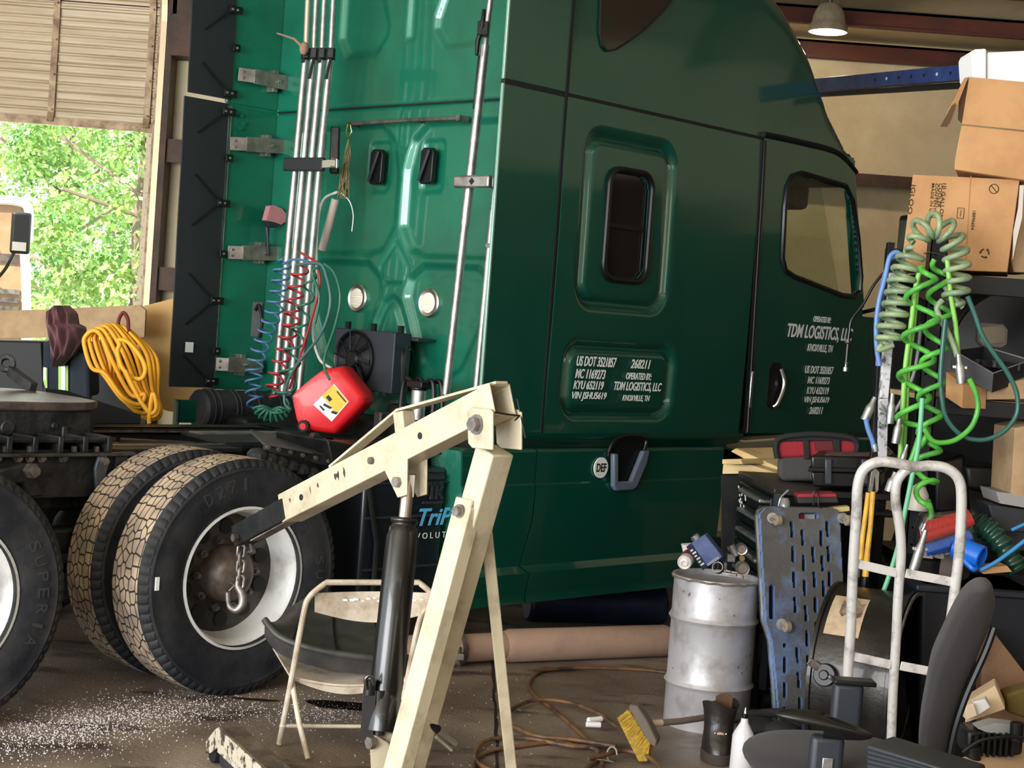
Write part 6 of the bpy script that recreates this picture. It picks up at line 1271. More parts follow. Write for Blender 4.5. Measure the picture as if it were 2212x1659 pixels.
# ---------------------------------------------------------------- creeper leaning on the cart
p0 = W(1640, 1100, 6.97); wv_ = Vector((1, .04, 0)).normalized(); bt = W(1668, 1600, 6.72); uv_ = (p0-bt).normalized(); nv_ = wv_.cross(uv_).normalized()
if nv_.y > 0: nv_ = -nv_
CP = lambda x, y, o=0: onplane(x, y, p0, nv_)+nv_*o
CRM = mat('creeper_blue', (.085, .14, .27), .5, 0, .15, col2=(.055, .052, .05), vscale=4.5, bump=.2, lo=.36, hi=.52)
t = thing('mechanics_creeper', 'worn blue slotted mechanic creeper standing on end beside the drum', 'creeper', (bt.x, bt.y, 0)); TH = .05
lean = lambda y: (y-1100)*.045                      # the panel's own slant in the picture
OUTL = [(1638, 1112), (1650, 1099), (1800, 1101), (1808, 1110), (1818, 1300), (1828, 1612), (1684, 1612), (1673, 1470), (1664, 1385), (1651, 1345), (1645, 1250)]
SLOT = [(1704, 1128), (1726.5, 1146), (1748, 1182), (1767, 1147), (1781, 1127)]
def slot_d(x, y):
    d = 99
    for c_, y0_ in SLOT:
        cx_ = c_+lean(y)
        if abs(x-cx_) > 8: continue
        k_ = round((y-(y0_+18))/54.0)
        if k_ < 0: k_ = 0
        cy_ = y0_+18+54*k_
        if c_ == 1704 and 1330 < cy_ < 1400: continue
        d = min(d, math.hypot(x-cx_, max(0, abs(y-cy_)-14))-4.3)
    d = min(d, math.hypot(x-1662, max(0, abs(y-1302)-32))-6)          # long side slot
    d = min(d, math.hypot(max(0, abs(x-1742)-16), y-1117)-6.5)         # grip slot
    if y > 1390: d = min(d, math.hypot(x-1690, max(0, abs((y-1410) % 54-27)-14))-4.3)
    return d
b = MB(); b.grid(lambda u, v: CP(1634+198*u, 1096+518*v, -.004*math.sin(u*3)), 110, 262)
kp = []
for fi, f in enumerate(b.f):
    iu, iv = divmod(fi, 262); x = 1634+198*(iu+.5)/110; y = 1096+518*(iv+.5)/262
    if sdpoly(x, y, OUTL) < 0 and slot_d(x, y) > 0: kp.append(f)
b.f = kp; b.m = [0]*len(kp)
pnl = ow('panel', b, [CRM, mat('slot_lit_blue', (.17, .27, .52), .5)], t, smooth=0)
so = pnl.modifiers.new('solid', 'SOLIDIFY'); so.thickness = .045; so.offset = -1; so.material_offset_rim = 1  # rim faces painted lighter blue, standing in for light on the slot walls
b = MB()
for path in ([(1638, 1120), (1640, 1104), (1650, 1099), (1800, 1101), (1806, 1104), (1810, 1120), (1818, 1300), (1826, 1600)], [(1637, 1112), (1645, 1250), (1650, 1340), (1664, 1380), (1672, 1470), (1680, 1610)]):
    b.tube([CP(x, y, -.01) for x, y in path], .014, 8)
ow('panel_rim', b, CRM, t)
for px, py in ((1664, 1122), (1815, 1122), (1684, 1350), (1832, 1400)):
    c = CP(px, py, .015); b = MB(); b.cyl(c-nv_*.01, c+nv_*.03, .024, n=20); b.bar(c+nv_*.03, c+nv_*.055+Vector((.015, 0, -.01)), .03, .006); ck = ow('caster_fork', b, ALU, t); b = MB(); e = c+nv_*.055+Vector((.018, 0, -.012)); b.cyl(e-Vector((.012, .004, 0)), e+Vector((.012, .004, 0)), .024, n=20); ow('caster_wheel', b, mat('tan_wheel', (.27, .21, .15), .6), ck, bevel=.003)
b = MB(); slab(b, [(1728, 1112), (1765, 1112), (1765, 1124), (1728, 1124)], 7.05, (0, .02, 0)); b.mat(1); slab(b, [(1738, 1111), (1760, 1111), (1760, 1124), (1738, 1124)], 7.045, (0, .004, 0)); solo('reflector_strip', b, [mat('reflector_red', (.55, .02, .02), .4), DECAL], 'red and white strip showing through the creeper grip slot', 'reflector')
# ---------------------------------------------------------------- drum fan lying on its rim
fa = Vector((.90, -.43, 0)).normalized(); fr0 = .355; fcn = W(1790, 1495, 6.58); fcn.z = fr0+.012
t = thing('drum_fan', 'big black drum fan housing with a torn paper label behind the hand truck', 'fan', (fcn.x, fcn.y, 0))
FB = mat('fan_black', (.010, .009, .009), .38, .3, .15, col2=(.045, .04, .035), vscale=4, bump=.15, lo=.45, hi=.75)
b = MB(); wF = .31; b.lathe([(fr0+.012, -.006), (fr0+.012, .008), (fr0, .012), (fr0, wF-.012), (fr0+.012, wF-.008), (fr0+.012, wF+.006), (fr0-.012, wF+.006), (fr0-.014, wF-.04), (fr0-.02, .03), (0, .03), (0, .0), (fr0, -.006), (fr0+.012, -.006)], o=fcn, ax=fa, n=72); ow('housing', b, FB, t, smooth=40)
b = MB(); b.lathe([(fr0-.002, wF+.01), (fr0+.010, wF+.014), (fr0+.010, wF+.02), (fr0-.002, wF+.022)], o=fcn, ax=fa, n=72); b.lathe([(fr0-.05, wF-.03), (fr0-.045, wF-.026), (fr0-.05, wF-.022)], o=fcn, ax=fa, n=72); ow('bright_rim', b, STEEL, t)
mf = rotto(fa)
def onfan(ang, s_, o=.001):
    v = Vector((0, 0, 1))*math.cos(ang)+Vector((-fa.y, fa.x, 0)).normalized()*-math.sin(ang)*1.0; return fcn+fa*s_+v*(fr0+o)
b = MB()
b.grid(lambda u, v: onfan(R(22+34*v), .03+.14*u, .003), 8, 10); b.mat(1); b.grid(lambda u, v: onfan(R(26+13*v+3*math.sin(u*9)), .07+.09*u, .004), 6, 6)
ow('paper_label', b, [mat('aged_paper', (.52, .40, .27), .8, col2=(.38, .27, .17), vscale=10), mat('label_smudge', (.09, .06, .045), .8, col2=(.3, .22, .15), vscale=24)], t, smooth=0)
b = MB(); c = onfan(R(82), .07, .02); nn = (c-fcn-fa*.07).normalized(); b.cyl(c-nn*.02, c+nn*.02, .045, n=24); b.cyl(c, c+nn*.03, .02, n=16); kn = ow('tilt_knob', b, BPL, t, bevel=.004)
b = MB(); b.bar(c+Vector((-.07, 0, .05)), c+Vector((.02, 0, -.0)), .03, .012, up=nn); b.tube(smooth_path([c+fa*.02+nn*.03, c+fa*.06+nn*.02-Vector((0,0,.03)), c+fa*.07+nn*.02-Vector((0,0,.09))], 5), .009, 8); ow('tilt_lever', b, STEEL, kn, bevel=.003)
b = MB()
for k in (-.1, .36):
    c = fcn+fa*(k*.5+.06); b.box((c.x-.02, c.y-.25, 0), (c.x+.02, c.y+.25, .02))
ow('fan_foot', b, BLK, t)
# ---------------------------------------------------------------- hand truck
HTM = mat('chipped_white_tube', (.66, .64, .62), .4, .2, .2, col2=(.22, .2, .19), vscale=12, lo=.5, hi=.72)
HD = 5.93; t = thing('hand_truck', 'chipped white tubular hand truck with a looped top standing at right', 'hand truck', (W(1950, 1500, HD).x, HD+.1, 0))
def HW(x, y): return W(x, y, HD+(1620-y)*-.0001+.15*(y-1000)/600)
b = MB(); b.tube(smooth_path([HW(x, y) for x, y in ((1826, 1640), (1830, 1480), (1838, 1350), (1843, 1220), (1850, 1110), (1853, 1050), (1866, 1014), (1896, 998), (1935, 1000), (1975, 1008), (2010, 1006), (2045, 1012), (2070, 1034), (2077, 1075), (2073, 1180), (2063, 1270), (2050, 1370), (2030, 1500), (2012, 1640))], 6), .0195, 14); ow('outer_frame', b, HTM, t)
b = MB(); b.tube(smooth_path([HW(x, y)+Vector((0, .01, 0)) for x, y in ((1973, 1008), (1952, 1022), (1938, 1045), (1936, 1085), (1945, 1140), (1948, 1200), (1942, 1280), (1936, 1400), (1930, 1500), (1925, 1640))], 6), .0185, 14); ow('centre_tube', b, HTM, t)
for a, c in (((1845, 1216), (1938, 1238)), ((1956, 1238), (2062, 1258)), ((1836, 1416), (1925, 1436)), ((1945, 1438), (2035, 1455))):
    b = MB(); b.bar(HW(*a), HW(*c), .008, .034); ow('cross_strap', b, HTM, t, bevel=.002)
b = MB(); b.box(tuple(HW(1820, 1640)+Vector((0, -.2, -.0))), tuple(HW(2020, 1640)+Vector((0, .0, .01)))); q = HW(1826, 1640); 
for v in range(len(b.v)): b.v[v] = (b.v[v][0], b.v[v][1], .004 if v < 4 else .012)
ow('toe_plate', b, STEEL, t)
for px in (1815, 2028): b = MB(); q = HW(px, 1600); b.lathe([(.02, -.025), (.08, -.025), (.10, -.015), (.10, .015), (.08, .025), (.02, .025)], o=(q.x, q.y+.14, .10), ax=(1, 0, 0), n=28); ow('wheel', b, RUB, t)
# yellow bolt cutter
t = thing('bolt_cutter', 'yellow handled bolt cutter hanging on the cart behind the hand truck', 'bolt cutter', tuple(W(1870, 1285, 6.75)))
YT = mat('cutter_yellow', (.80, .46, .05), .5, col2=(.55, .3, .04), vscale=12)
for nm, P in (('handle', [(1886, 1062), (1880, 1140), (1874, 1190), (1869, 1245)]), ('handle', [(1876, 1064), (1866, 1140), (1862, 1170), (1858, 1212)])):
    b = MB(); b.tube([W(x, y, 6.74+(.03 if P[0][0] < 1880 else 0)) for x, y in P], [.011, .0105, .012, .015], 10); h_ = ow(nm, b, YT, t); 
    x, y = P[-1]; b = MB(); b.tube([W(x, y-2, 6.74), W(x-3, y+34, 6.74)], .014, 10); ow('grip', b, BPL, h_)
b = MB(); slab(b, [(1882, 1020), (1892, 1012), (1900, 1020), (1898, 1060), (1892, 1066), (1890, 1030), (1884, 1066), (1876, 1062)], 6.74, (0, .02, 0)); ow('jaws', b, STEEL, t, bevel=.002)
# ---------------------------------------------------------------- pallet rack: upright, beams, boards
RK = mat('rack_black', (.010, .010, .014), .5, .2); t = thing('storage_rack', 'black perforated storage rack post and shelves carrying the boxes', 'rack', (W(2005, 1000, 7.0).x, 7.0, 0))
u0 = W(2012, 1010, 7.0); u1 = W(2006, 516, 7.0); UX = (u0.x+u1.x)/2
b = MB(); zt_ = u1.z; b.box((UX-.037, 6.99, 0), (UX+.037, 6.995, zt_)); b.box((UX-.037, 6.99, 0), (UX-.032, 7.06, zt_)); b.box((UX+.032, 6.99, 0), (UX+.037, 7.06, zt_)); up_ = ow('upright', b, RK, t, smooth=0)
b = MB()
for k in range(24):
    z = zt_-.06-k*.075
    for sx in (-.014, .014): b.cyl((UX+sx, 6.9895, z), (UX+sx, 6.9885, z), .009, n=12); b.prism([(UX+sx-.006, 6.9895, z), (UX+sx-.003, 6.9895, z-.026), (UX+sx+.003, 6.9895, z-.026), (UX+sx+.006, 6.9895, z)], (0, -.001, 0))
o = ow('teardrop_holes', b, SEAM, up_, smooth=0); o['kind'] = 'stuff'
b = MB(); z = W(2006, 545, 6.98).z; b.tube([(UX-.045, 6.98, z), (UX+.045, 6.98, z-.01), (UX+.045, 7.07, z), (UX-.045, 7.07, z)], .003, 5, closed=True); ow('tie_wire', b, STEEL, t)
b = MB(); b.box((UX+1.1, 6.99, 0), (UX+1.17, 7.06, 2.6)); b.box((UX-.03, 7.85, 0), (UX+.04, 7.9, zt_)); b.box((UX+1.1, 7.85, 0), (UX+1.17, 7.9, 2.6)); ow('rear_upright', b, RK, t)
z1 = W(2150, 592, 7.0).z-.014; z2 = W(2150, 868, 7.0).z
b = MB(); b.box((UX+.04, 6.99, z1-.08), (UX+1.1, 7.04, z1)); ow('beam', b, RK, t, bevel=.004); b = MB(); b.box((UX-.03, 7.04, z1-.02), (UX+1.1, 7.9, z1)); ow('shelf_board', b, BLK, t)
b = MB(); b.box((UX+.04, 6.99, z2-.07), (UX+1.1, 7.04, z2)); ow('beam', b, RK, t, bevel=.004); b = MB(); b.box((UX+.04, 7.04, z2-.02), (UX+1.1, 7.9, z2+.002)); ow('shelf_board', b, WOODY, t)
ZB = .76; b = MB(); b.box((UX+.04, 6.99, ZB-.05), (UX+1.1, 7.9, ZB)); ow('shelf_board', b, BLK, t)
b = MB(); slab(b, [(1978, 612), (1992, 592), (2006, 604), (2012, 622), (2013, 642), (1998, 648), (1984, 640), (1968, 650)], 6.97, (0, .012, 0)); b.mat(1); c = W(1994, 622, 6.965); b.cyl(c, c-Vector((0, .002, 0)), .011, n=14)
ow('gusset_plate', b, [mat('rusty_plate', (.085, .06, .05), .6, .4), SEAM], t, bevel=.001)
# posts on the left of the hoses
b = MB(); b.bar(W(1924, 524, 7.1), W(1905, 720, 7.1), .03, .04, up=(0, 1, 0)); b.bar(W(1905, 720, 7.1), Vector((W(1893, 1010, 7.1).x, 7.1, 0)), .03, .04, up=(0, 1, 0)); solo('hose_post', b, BLK, 'narrow black post standing left of the hanging green hoses', 'post', bevel=.003)
b = MB(); b.bar(W(1931, 590, 7.02), W(1908, 860, 7.0), .04, .03, up=(0, 1, 0)); b.bar(W(1908, 860, 7.0), W(1905, 995, 7.1), .04, .03, up=(0, 1, 0)); solo('hose_post', b, mat('speckled_white', (.68, .67, .70), .5, col2=(.1, .1, .12), vscale=30, lo=.5, hi=.62), 'speckled white post standing behind the left pale hose coil', 'post', bevel=.003)
# ---------------------------------------------------------------- hoses on the rack
PG = mat('pale_green_coil', (.30, .40, .22), .4, col2=(.17, .24, .15), vscale=8); BG = mat('bright_green_coil', (.11, .50, .06), .35, col2=(.06, .30, .05), vscale=6); LG = mat('lime_hose', (.24, .55, .10), .4)
TEAL = mat('teal_hose', (.03, .12, .10), .35); MINT = mat('mint_hose', (.15, .50, .28), .4); BLH = mat('sky_blue_hose', (.12, .24, .55), .4)
HG = 'hoses hung on the rack post'
def hose(name, pts, D, r, m, lab, cat='air hose', k=8):
    b = MB(); b.tube(smooth_path([W(p[0], p[1], p[2] if len(p) > 2 else D) for p in pts], k), r, 9); return solo(name, b, m, lab, cat, group=HG, smooth=60)
def wcoil(pts, D, rad, turns, r, m, lab, ph=0, ext=None):
    b = MB(); b.tube(coil_path([W(p[0], p[1], p[2] if len(p) > 2 else D) for p in pts], rad, turns, 16, 10, ph), r, 9)
    for e in ext or []: b.tube(smooth_path([W(x, y, D) for x, y in e], 6), r, 9)
    return solo('coiled_hose', b, m, lab, 'air hose', group=HG, smooth=60)
wcoil([(1975, 535), (1965, 560), (1950, 600), (1938, 650), (1926, 700), (1915, 745)], 6.86, .052, 8.5, .0125, PG, 'pale green coil hanging at the left of the rack post', 0, [[(1905, 745), (1898, 756), (1930, 745)]])
wcoil([(1975, 525), (1990, 498), (2018, 486), (2045, 500), (2062, 535), (2068, 580), (2066, 625), (2062, 660)], 6.82, .050, 9.5, .0125, PG, 'pale green coil arching over the top of the rack post', 1, [[(2040, 618), (2060, 645), (2080, 664)]])
wcoil([(1990, 575, 6.80), (1992, 650, 6.78), (1984, 760, 6.78), (1972, 860, 6.78), (1978, 935, 6.78), (1990, 960, 6.8)], 6.78, .068, 4.6, .0125, BG, 'bright green stretched coil in front of the rack post', 2.2, [[(1985, 945), (1970, 990), (1958, 1010)]])
wcoil([(2022, 560, 6.86), (2030, 640, 6.84), (2022, 720, 6.82), (2014, 800, 6.8), (2008, 880, 6.78), (2008, 950, 6.75), (1998, 1030, 6.7), (2004, 1090, 6.6)], 6.8, .048, 7.4, .0122, BG, 'bright green long coil right of the first, reaching below the hand truck loop', .6, [[(2004, 1080), (2012, 1110), (2000, 1150)]])
hose('air_hose', [(1990, 575), (1978, 620), (1968, 700), (1956, 790), (1950, 880), (1944, 1000)], 6.84, .0115, LG, 'straight lime green hose running down left of the post, left strand')
hose('air_hose', [(1984, 600), (1974, 700), (1963, 790), (1958, 880), (1952, 980)], 6.86, .010, LG, 'straight lime green hose running down beside its twin, right strand')
hose('air_hose', [(1952, 560), (1938, 545), (1922, 556), (1912, 600), (1899, 650), (1893, 700), (1894, 750), (1900, 790)], 6.9, .011, BLH, 'sky blue hose curving down outside the left pale coil')
hose('air_hose', [(1895, 790), (1902, 640), (1918, 570), (1934, 556)], 6.95, .008, BLH, 'thin sky blue hose just inside the outer blue one')
hose('air_hose', [(2036, 648), (2024, 665), (2032, 690), (2046, 715), (2060, 745), (2068, 770)], 6.78, .0125, PG, 'pale green straight lead ending in a silver plug')
hose('air_hose', [(2046, 560), (2054, 640), (2064, 700), (2070, 770)], 6.8, .011, LG, 'lime green lead beside the pale one above the silver plug')
hose('air_hose', [(2090, 640), (2106, 680), (2122, 725), (2146, 762), (2176, 805), (2196, 850), (2196, 895), (2168, 932), (2125, 950), (2080, 942), (2045, 905), (2034, 855), (2032, 800), (2042, 690)], 6.75, .0105, TEAL, 'dark teal hose making the large loop at the right')
hose('air_hose', [(2094, 818), (2108, 850), (2112, 885), (2098, 922), (2068, 948), (2040, 956), (2014, 952), (1996, 925)], 6.72, .0115, BG, 'bright green hose loop hanging inside the teal loop')
hose('air_hose', [(1992, 860), (1984, 960), (1968, 1040), (1954, 1110), (1940, 1180), (1922, 1240), (1902, 1295)], 6.6, .0105, MINT, 'mint green hose slanting down behind the hand truck')
hose('air_hose', [(1870, 905), (1876, 930), (1884, 950), (1888, 968)], 6.8, .011, BLH, 'short sky blue hose end below a grey plug', k=5)
hose('air_hose', [(1990, 700), (1976, 800), (1950, 860), (1920, 900), (1900, 860)], 7.0, .008, mat('grey_hose', (.25, .26, .27), .5), 'thin grey cable sagging behind the bright green coils')
PLG = mat('plug_alu', (.45, .45, .46), .4, .8, col2=(.25, .25, .25), vscale=10)
def plug(a, c, D, r, lab, wing=False):
    p = W(*a, D); q = W(*c, D); d_ = (q-p).normalized(); L_ = (q-p).length; t_ = thing('trailer_plug', lab, 'plug', tuple(q), group='plugs on the rack hoses')
    b = MB(); b.lathe([(0, 0), (r*.5, 0), (r*.62, L_*.3), (r*.95, L_*.42), (r, L_*.5), (r, L_), (r*.8, L_), (r*.78, L_*.9), (0, L_*.9)], o=p, ax=d_, n=22); ow('plug_body', b, PLG, t_, smooth=40)
    if wing: b = MB(); m_ = p.lerp(q, .45); b.bar(m_-Vector((r*1.5, 0, 0)), m_+Vector((r*1.5, 0, 0)), .012, .014); ow('wing_clip', b, CHR, t_, bevel=.002)
    return t_
plug((2070, 765), (2077, 828), 6.76, .021, 'silver trailer plug with wing clips hanging over the black tray', True)
plug((1890, 858), (1868, 908), 6.82, .020, 'grey trailer plug leftmost on the hoses beside the door')
plug((1928, 850), (1922, 915), 6.80, .018, 'grey trailer plug hanging on the speckled post')
plug((1944, 900), (1934, 958), 6.78, .018, 'grey trailer plug just right of the speckled post')
plug((1886, 950), (1892, 975), 6.8, .013, 'small dark plug on the short blue hose end')
plug((1960, 960), (1944, 1010), 6.78, .014, 'small brown grey plug above the hand truck loop')
plug((1934, 1020), (1920, 1062), 6.7, .020, 'grey plug hanging just inside the hand truck loop')
plug((2000, 1145), (1972, 1236), 6.5, .021, 'long silver plug ending the green coil behind the hand truck', True)
# whip with chrome end in front of the door
t = thing('whip_antenna', 'thin black cable with a chrome tipped rod dangling before the cab door', 'cable', tuple(W(1827, 806, 7.3)))
b = MB(); b.tube(smooth_path([W(x, y, 7.3) for x, y in ((1955, 560), (1925, 575), (1890, 612), (1866, 655), (1840, 690), (1835, 715), (1832, 738))], 6), .0065, 8); ow('black_cable', b, BPL, t)
b = MB(); b.tube([W(1832, 738, 7.3), W(1828, 782, 7.3)], .008, 8); ow('rod', b, BPL, t)
b = MB(); b.lathe([(0, -.012), (.007, -.012), (.016, .004), (.006, .012), (0, .012)], o=W(1832, 738, 7.3), ax=(0, 0, -1), n=16); b.lathe([(0, 0), (.010, 0), (.006, .012), (.006, .02), (.013, .024), (.013, .042), (0, .042)], o=W(1828, 782, 7.3), ax=(0, 0, -1), n=16); ow('chrome_end', b, CHR, t)
# ---------------------------------------------------------------- boxes on the top shelf
bx = thing('cooler_box', 'tan cardboard cooler carton with printing on the top shelf behind the hoses', 'box', (W(2080, 590, 7.12).x, 7.15, z1+.002))
P = [(1972, 377), (2203, 388), (2176, 588), (1946, 580)]
b = MB(); slab(b, P, 7.1, (.13, .42, 0)); bb_ = ow('carton', b, CARD, bx, bevel=.003)
b = MB(); slab(b, [(2096, 380), (2098, 380), (2086, 584), (2084, 584)], 7.0995, (0, -.0006, 0)); ow('carton_crease', b, mat('crease', (.42, .22, .09), .9), bb_, smooth=0)
INK = mat('box_ink', (.03, .018, .012), .7)
def boxtext(txt, x, y0, y1, hpx, dxy=(-.10, 1), par=bb_, D=7.098):
    a = W(x, y0, D); c = W(x+(y1-y0)*dxy[0], y1, D); X = (c-a).normalized(); U = Vector((X.z, 0, -X.x))*-1
    if U.x < 0: U = -U
    return letters('lettering', txt, INK, par, 0, (c-a).length, hpx*D/FPX, a-rootloc(par), X, U, 0, .006, depth=.0008)
boxtext('IGLOO', 1969, 399, 462, 9, (-.14, 1)); boxtext('10 GALLON', 2036, 396, 474, 8); boxtext('COOLER', 2028, 396, 448, 8); boxtext('CONTENTS: 1', 2021, 396, 470, 6); boxtext('MADE IN USA', 2013, 396, 473, 6); boxtext('18896654', 2101, 455, 496, 7)
b = MB(); c = W(2147, 408, 7.098); k = 7.1/FPX; b.tube([c+Vector((10*k*math.cos(a), 0, 10*k*math.sin(a))) for a in [i*.35 for i in range(18)]], .0018, 5, closed=True); b.bar(c+Vector((-7*k, 0, 7*k)), c+Vector((7*k, 0, -7*k)), .002, .003); ow('no_knife_mark', b, INK, bb_)
b = MB(); c = W(2127, 547, 7.098)
for i in range(3):
    a0 = R(90+120*i); Pm = [c+Vector((9*k*math.cos(a0+q), 0, 9*k*math.sin(a0+q))) for q in (.25, .65, 1.0, 1.35)]
    for u_, v_ in zip(Pm, Pm[1:]): b.bar(u_, v_, .001, .006)
    e = Pm[-1]; tdir = (Pm[-1]-Pm[-2]).normalized(); rr = (e-c).normalized(); b.prism([e+rr*.007, e-rr*.007, e+tdir*.009], (0, .001, 0))
ow('recycling_mark', b, INK, bb_)
b = MB(); slab(b, [(2070, 449), (2082, 450), (2080, 472), (2068, 471)], 7.099, (0, -.0008, 0)); b2 = MB()
for u_, v_ in (((2069, 449), (2083, 450)), ((2083, 450), (2081, 472)), ((2081, 472), (2067, 471)), ((2067, 471), (2069, 449)), ((2076, 453), (2074, 468))): b2.bar(W(*u_, 7.098), W(*v_, 7.098), .001, .002)
ow('stamp_mark', b2, INK, bb_)
t = thing('open_carton', 'open tan carton with a torn flap stacked on the cooler box', 'box', (W(2140, 385, 7.1).x, 7.12, W(2140, 386, 7.1).z))
b = MB(); slab(b, [(2077, 270), (2230, 286), (2230, 392), (2062, 366), (2063, 345)], 7.05, (.13, .4, 0)); cb2 = ow('carton', b, CARD, t, bevel=.004)
b = MB(); slab(b, [(2094, 166), (2240, 180), (2240, 284), (2078, 268)], 7.04, (0, .006, 0)); ow('front_flap', b, CARD, t, bevel=.002)
b = MB(); P = [W(2093, 166, 7.05), W(2080, 268, 7.05), W(2070, 258, 7.05), W(2072, 215, 7.05)]; b.prism(P, (0, .006, 0)); b.mat(1); P = [W(2092, 166, 7.03), W(2084, 168, 7.03), W(2060, 215, 7.0), W(2046, 240, 7.0), W(2044, 262, 7.0), W(2052, 268, 7.0), W(2070, 222, 7.01)]; b.prism(P, (0, .006, 0)); b.mat(0); P = [W(2056, 228, 6.99), W(2064, 222, 6.99), W(2062, 236, 6.99), W(2046, 274, 6.99), W(2031, 274, 6.99)]; b.prism(P, (0, -.004, 0)); ow('side_flap', b, [mat('dark_cardboard', (.10, .055, .025), .9), CARD], t)
t = thing('foam_box', 'bright white foam insert standing in the open top carton', 'foam', (W(2150, 180, 7.2).x, 7.25, W(2150, 200, 7.2).z)); FOAM = mat('white_foam_block', (.90, .90, .90), .8)
b = MB(); slab(b, [(2132, 113), (2240, 108), (2240, 200), (2132, 190)], 7.14, (0, .2, 0)); ow('foam_block', b, FOAM, t, bevel=.006); b = MB(); slab(b, [(2099, 118), (2104, 106), (2132, 104), (2132, 176), (2102, 168)], 7.12, (0, .22, 0)); ow('foam_end', b, FOAM, t, bevel=.01, seg=3)
b = MB(); slab(b, [(2206, 395), (2240, 400), (2240, 590), (2190, 588), (2184, 560)], 7.2, (0, .3, 0)); solo('side_carton', b, WOODY, 'brown carton at the right edge beside the cooler box', 'box', bevel=.004)
b = MB(); slab(b, [(2204, 400), (2212, 400), (2208, 470), (2196, 520), (2188, 560), (2190, 500), (2200, 450)], 7.08, (0, .01, 0)); solo('plastic_wrap', b, mat('wrap', (.6, .55, .52), .2, 0, .5), 'shiny strip of plastic wrap between the two cartons', 'wrap')
# ---------------------------------------------------------------- middle shelf
b = MB(); 
def dome(u, v):
    a = math.pi*u; r_ = .30+.012*math.sin(v*60); return W(2190, 755, 7.45)+Vector((-r_*math.cos(a)*1.05, .35*v-.1, r_*math.sin(a)*.95))
b.grid(dome, 30, 60); solo('ribbed_duct', b, mat('duct_black', (.014, .012, .011), .45), 'big black ribbed duct section on the middle shelf', 'duct', smooth=60, solid=.006)
t = thing('truck_mirror', 'small square mirror with rounded frame behind the black tray', 'mirror', tuple(W(2140, 755, 7.2))); b = MB(); slab(b, [(2112, 704), (2120, 696), (2168, 700), (2178, 712), (2176, 744), (2164, 752), (2122, 748), (2112, 738)], 7.2, (0, .04, 0)); mf_ = ow('mirror_frame', b, mat('mirror_frame', (.10, .09, .08), .5), t, bevel=.004)
b = MB(); slab(b, [(2117, 708), (2166, 704), (2172, 714), (2170, 740), (2124, 744), (2117, 736)], 7.195, (0, .002, 0)); ow('mirror_glass', b, mat('mirror_dark', (.06, .055, .04), .12, .5), mf_, smooth=0)
t = thing('parts_tray', 'open black cardboard tray of loose parts on the middle shelf', 'tray', tuple(W(2140, 842, 6.98))); TB = mat('tray_black', (.012, .012, .016), .5)
TPp = {k: W(*v) for k, v in dict(a=(2058, 756, 6.98), b=(2146, 806, 6.92), c=(2225, 778, 7.1), d=(2125, 748, 7.25)).items()}
zb_ = z2+.004
t.location.z = zb_
b = MB(); lo = {k: Vector((v.x, v.y, v.z-.085)) for k, v in TPp.items()}
for i, j in (('a', 'b'), ('b', 'c'), ('c', 'd'), ('d', 'a')): b.hexa([lo[i], lo[j], TPp[j], TPp[i]], [p+Vector((.0, .006, 0)) for p in (lo[i], lo[j], TPp[j], TPp[i])])
b.add([lo[k] for k in 'abcd'], [(0, 1, 2, 3)]); ow('tray_body', b, TB, t, smooth=0)
b = MB(); b.tube([TPp[k] for k in 'abcd'], .003, 5, closed=True); ow('tray_edge', b, mat('worn_edge', (.30, .29, .30), .6), t)
b = MB(); random.seed(14)
for i in range(12): q = lo['a'].lerp(lo['c'], random.uniform(.35, .8))+Vector((random.uniform(-.06, .06), random.uniform(-.03, .03), .03)); b.box(tuple(q), tuple(q+Vector((.05, .03, .03))), rot=Matrix.Rotation(random.uniform(0, 3), 3, 'Z'))
o = ow('loose_parts', b, GREASE, t); o['kind'] = 'stuff'
b = MB()
def bump(u, v):
    xl_ = lerp_tab([(0, 1950), (.15, 1888), (.5, 1884), (.62, 1960), (1, 1975)], v); p = W(xl_+(2260-xl_)*u, 605+650*v, 8.12); p.y += .08*math.sin(u*5)+.05*math.sin(v*9+u*3); return p
b.grid(bump, 24, 32); solo('dark_backing', b, mat('backing_black', (.006, .006, .007), .5), 'large dark backing sheet added for the shadow and dark clutter behind the rack', 'backing', solid=.01, smooth=60)  # dark sheet standing in for shadow and clutter behind the hoses
b = MB(); P = [W(2043, 803, 6.95), W(2080, 832, 6.9), W(2078, 882, 6.9), W(2042, 858, 6.95)]; b.prism(P, (.13, .09, 0)); solo('small_carton', b, CARD, 'small tan carton on the middle shelf beneath the silver plug', 'carton', bevel=.003)
b = MB(); slab(b, [(2100, 846), (2230, 815), (2230, 862), (2100, 864)], 7.0, (0, .3, 0)); solo('flat_carton', b, WOODY, 'flat brown cardboard piece lying under the black tray', 'cardboard', bevel=.003)
# ---------------------------------------------------------------- lower shelf clutter
b = MB(); slab(b, [(2192, 925), (2240, 915), (2240, 1075), (2184, 1068)], 6.95, (0, .3, 0)); solo('tall_carton', b, WOODY, 'brown carton at the right edge below the hose loop', 'box', bevel=.003)
def black_shape(P, D, vec, nm, lab, cat, m=BPL, bev=.02): b = MB(); slab(b, P, D, vec); return solo(nm, b, m, lab, cat, bevel=bev, seg=3, smooth=60)
black_shape([(2085, 1005), (2180, 1010), (2186, 1062), (2150, 1070), (2090, 1058)], 7.25, (0, .35, 0), 'battery_cover', 'black moulded plastic cover in the dark behind the hose loop', 'cover')
black_shape([(2020, 1000), (2085, 980), (2100, 1110), (2020, 1110)], 7.3, (0, .4, 0), 'plastic_housing', 'black bulky plastic housing behind the hand truck handle', 'housing')
black_shape([(2152, 1062), (2230, 1072), (2230, 1100), (2160, 1088)], 6.95, (0, .25, 0), 'parts_carton', 'low grey white printed carton at the right edge', 'carton', mat('grey_carton', (.32, .31, .31), .7), .003)
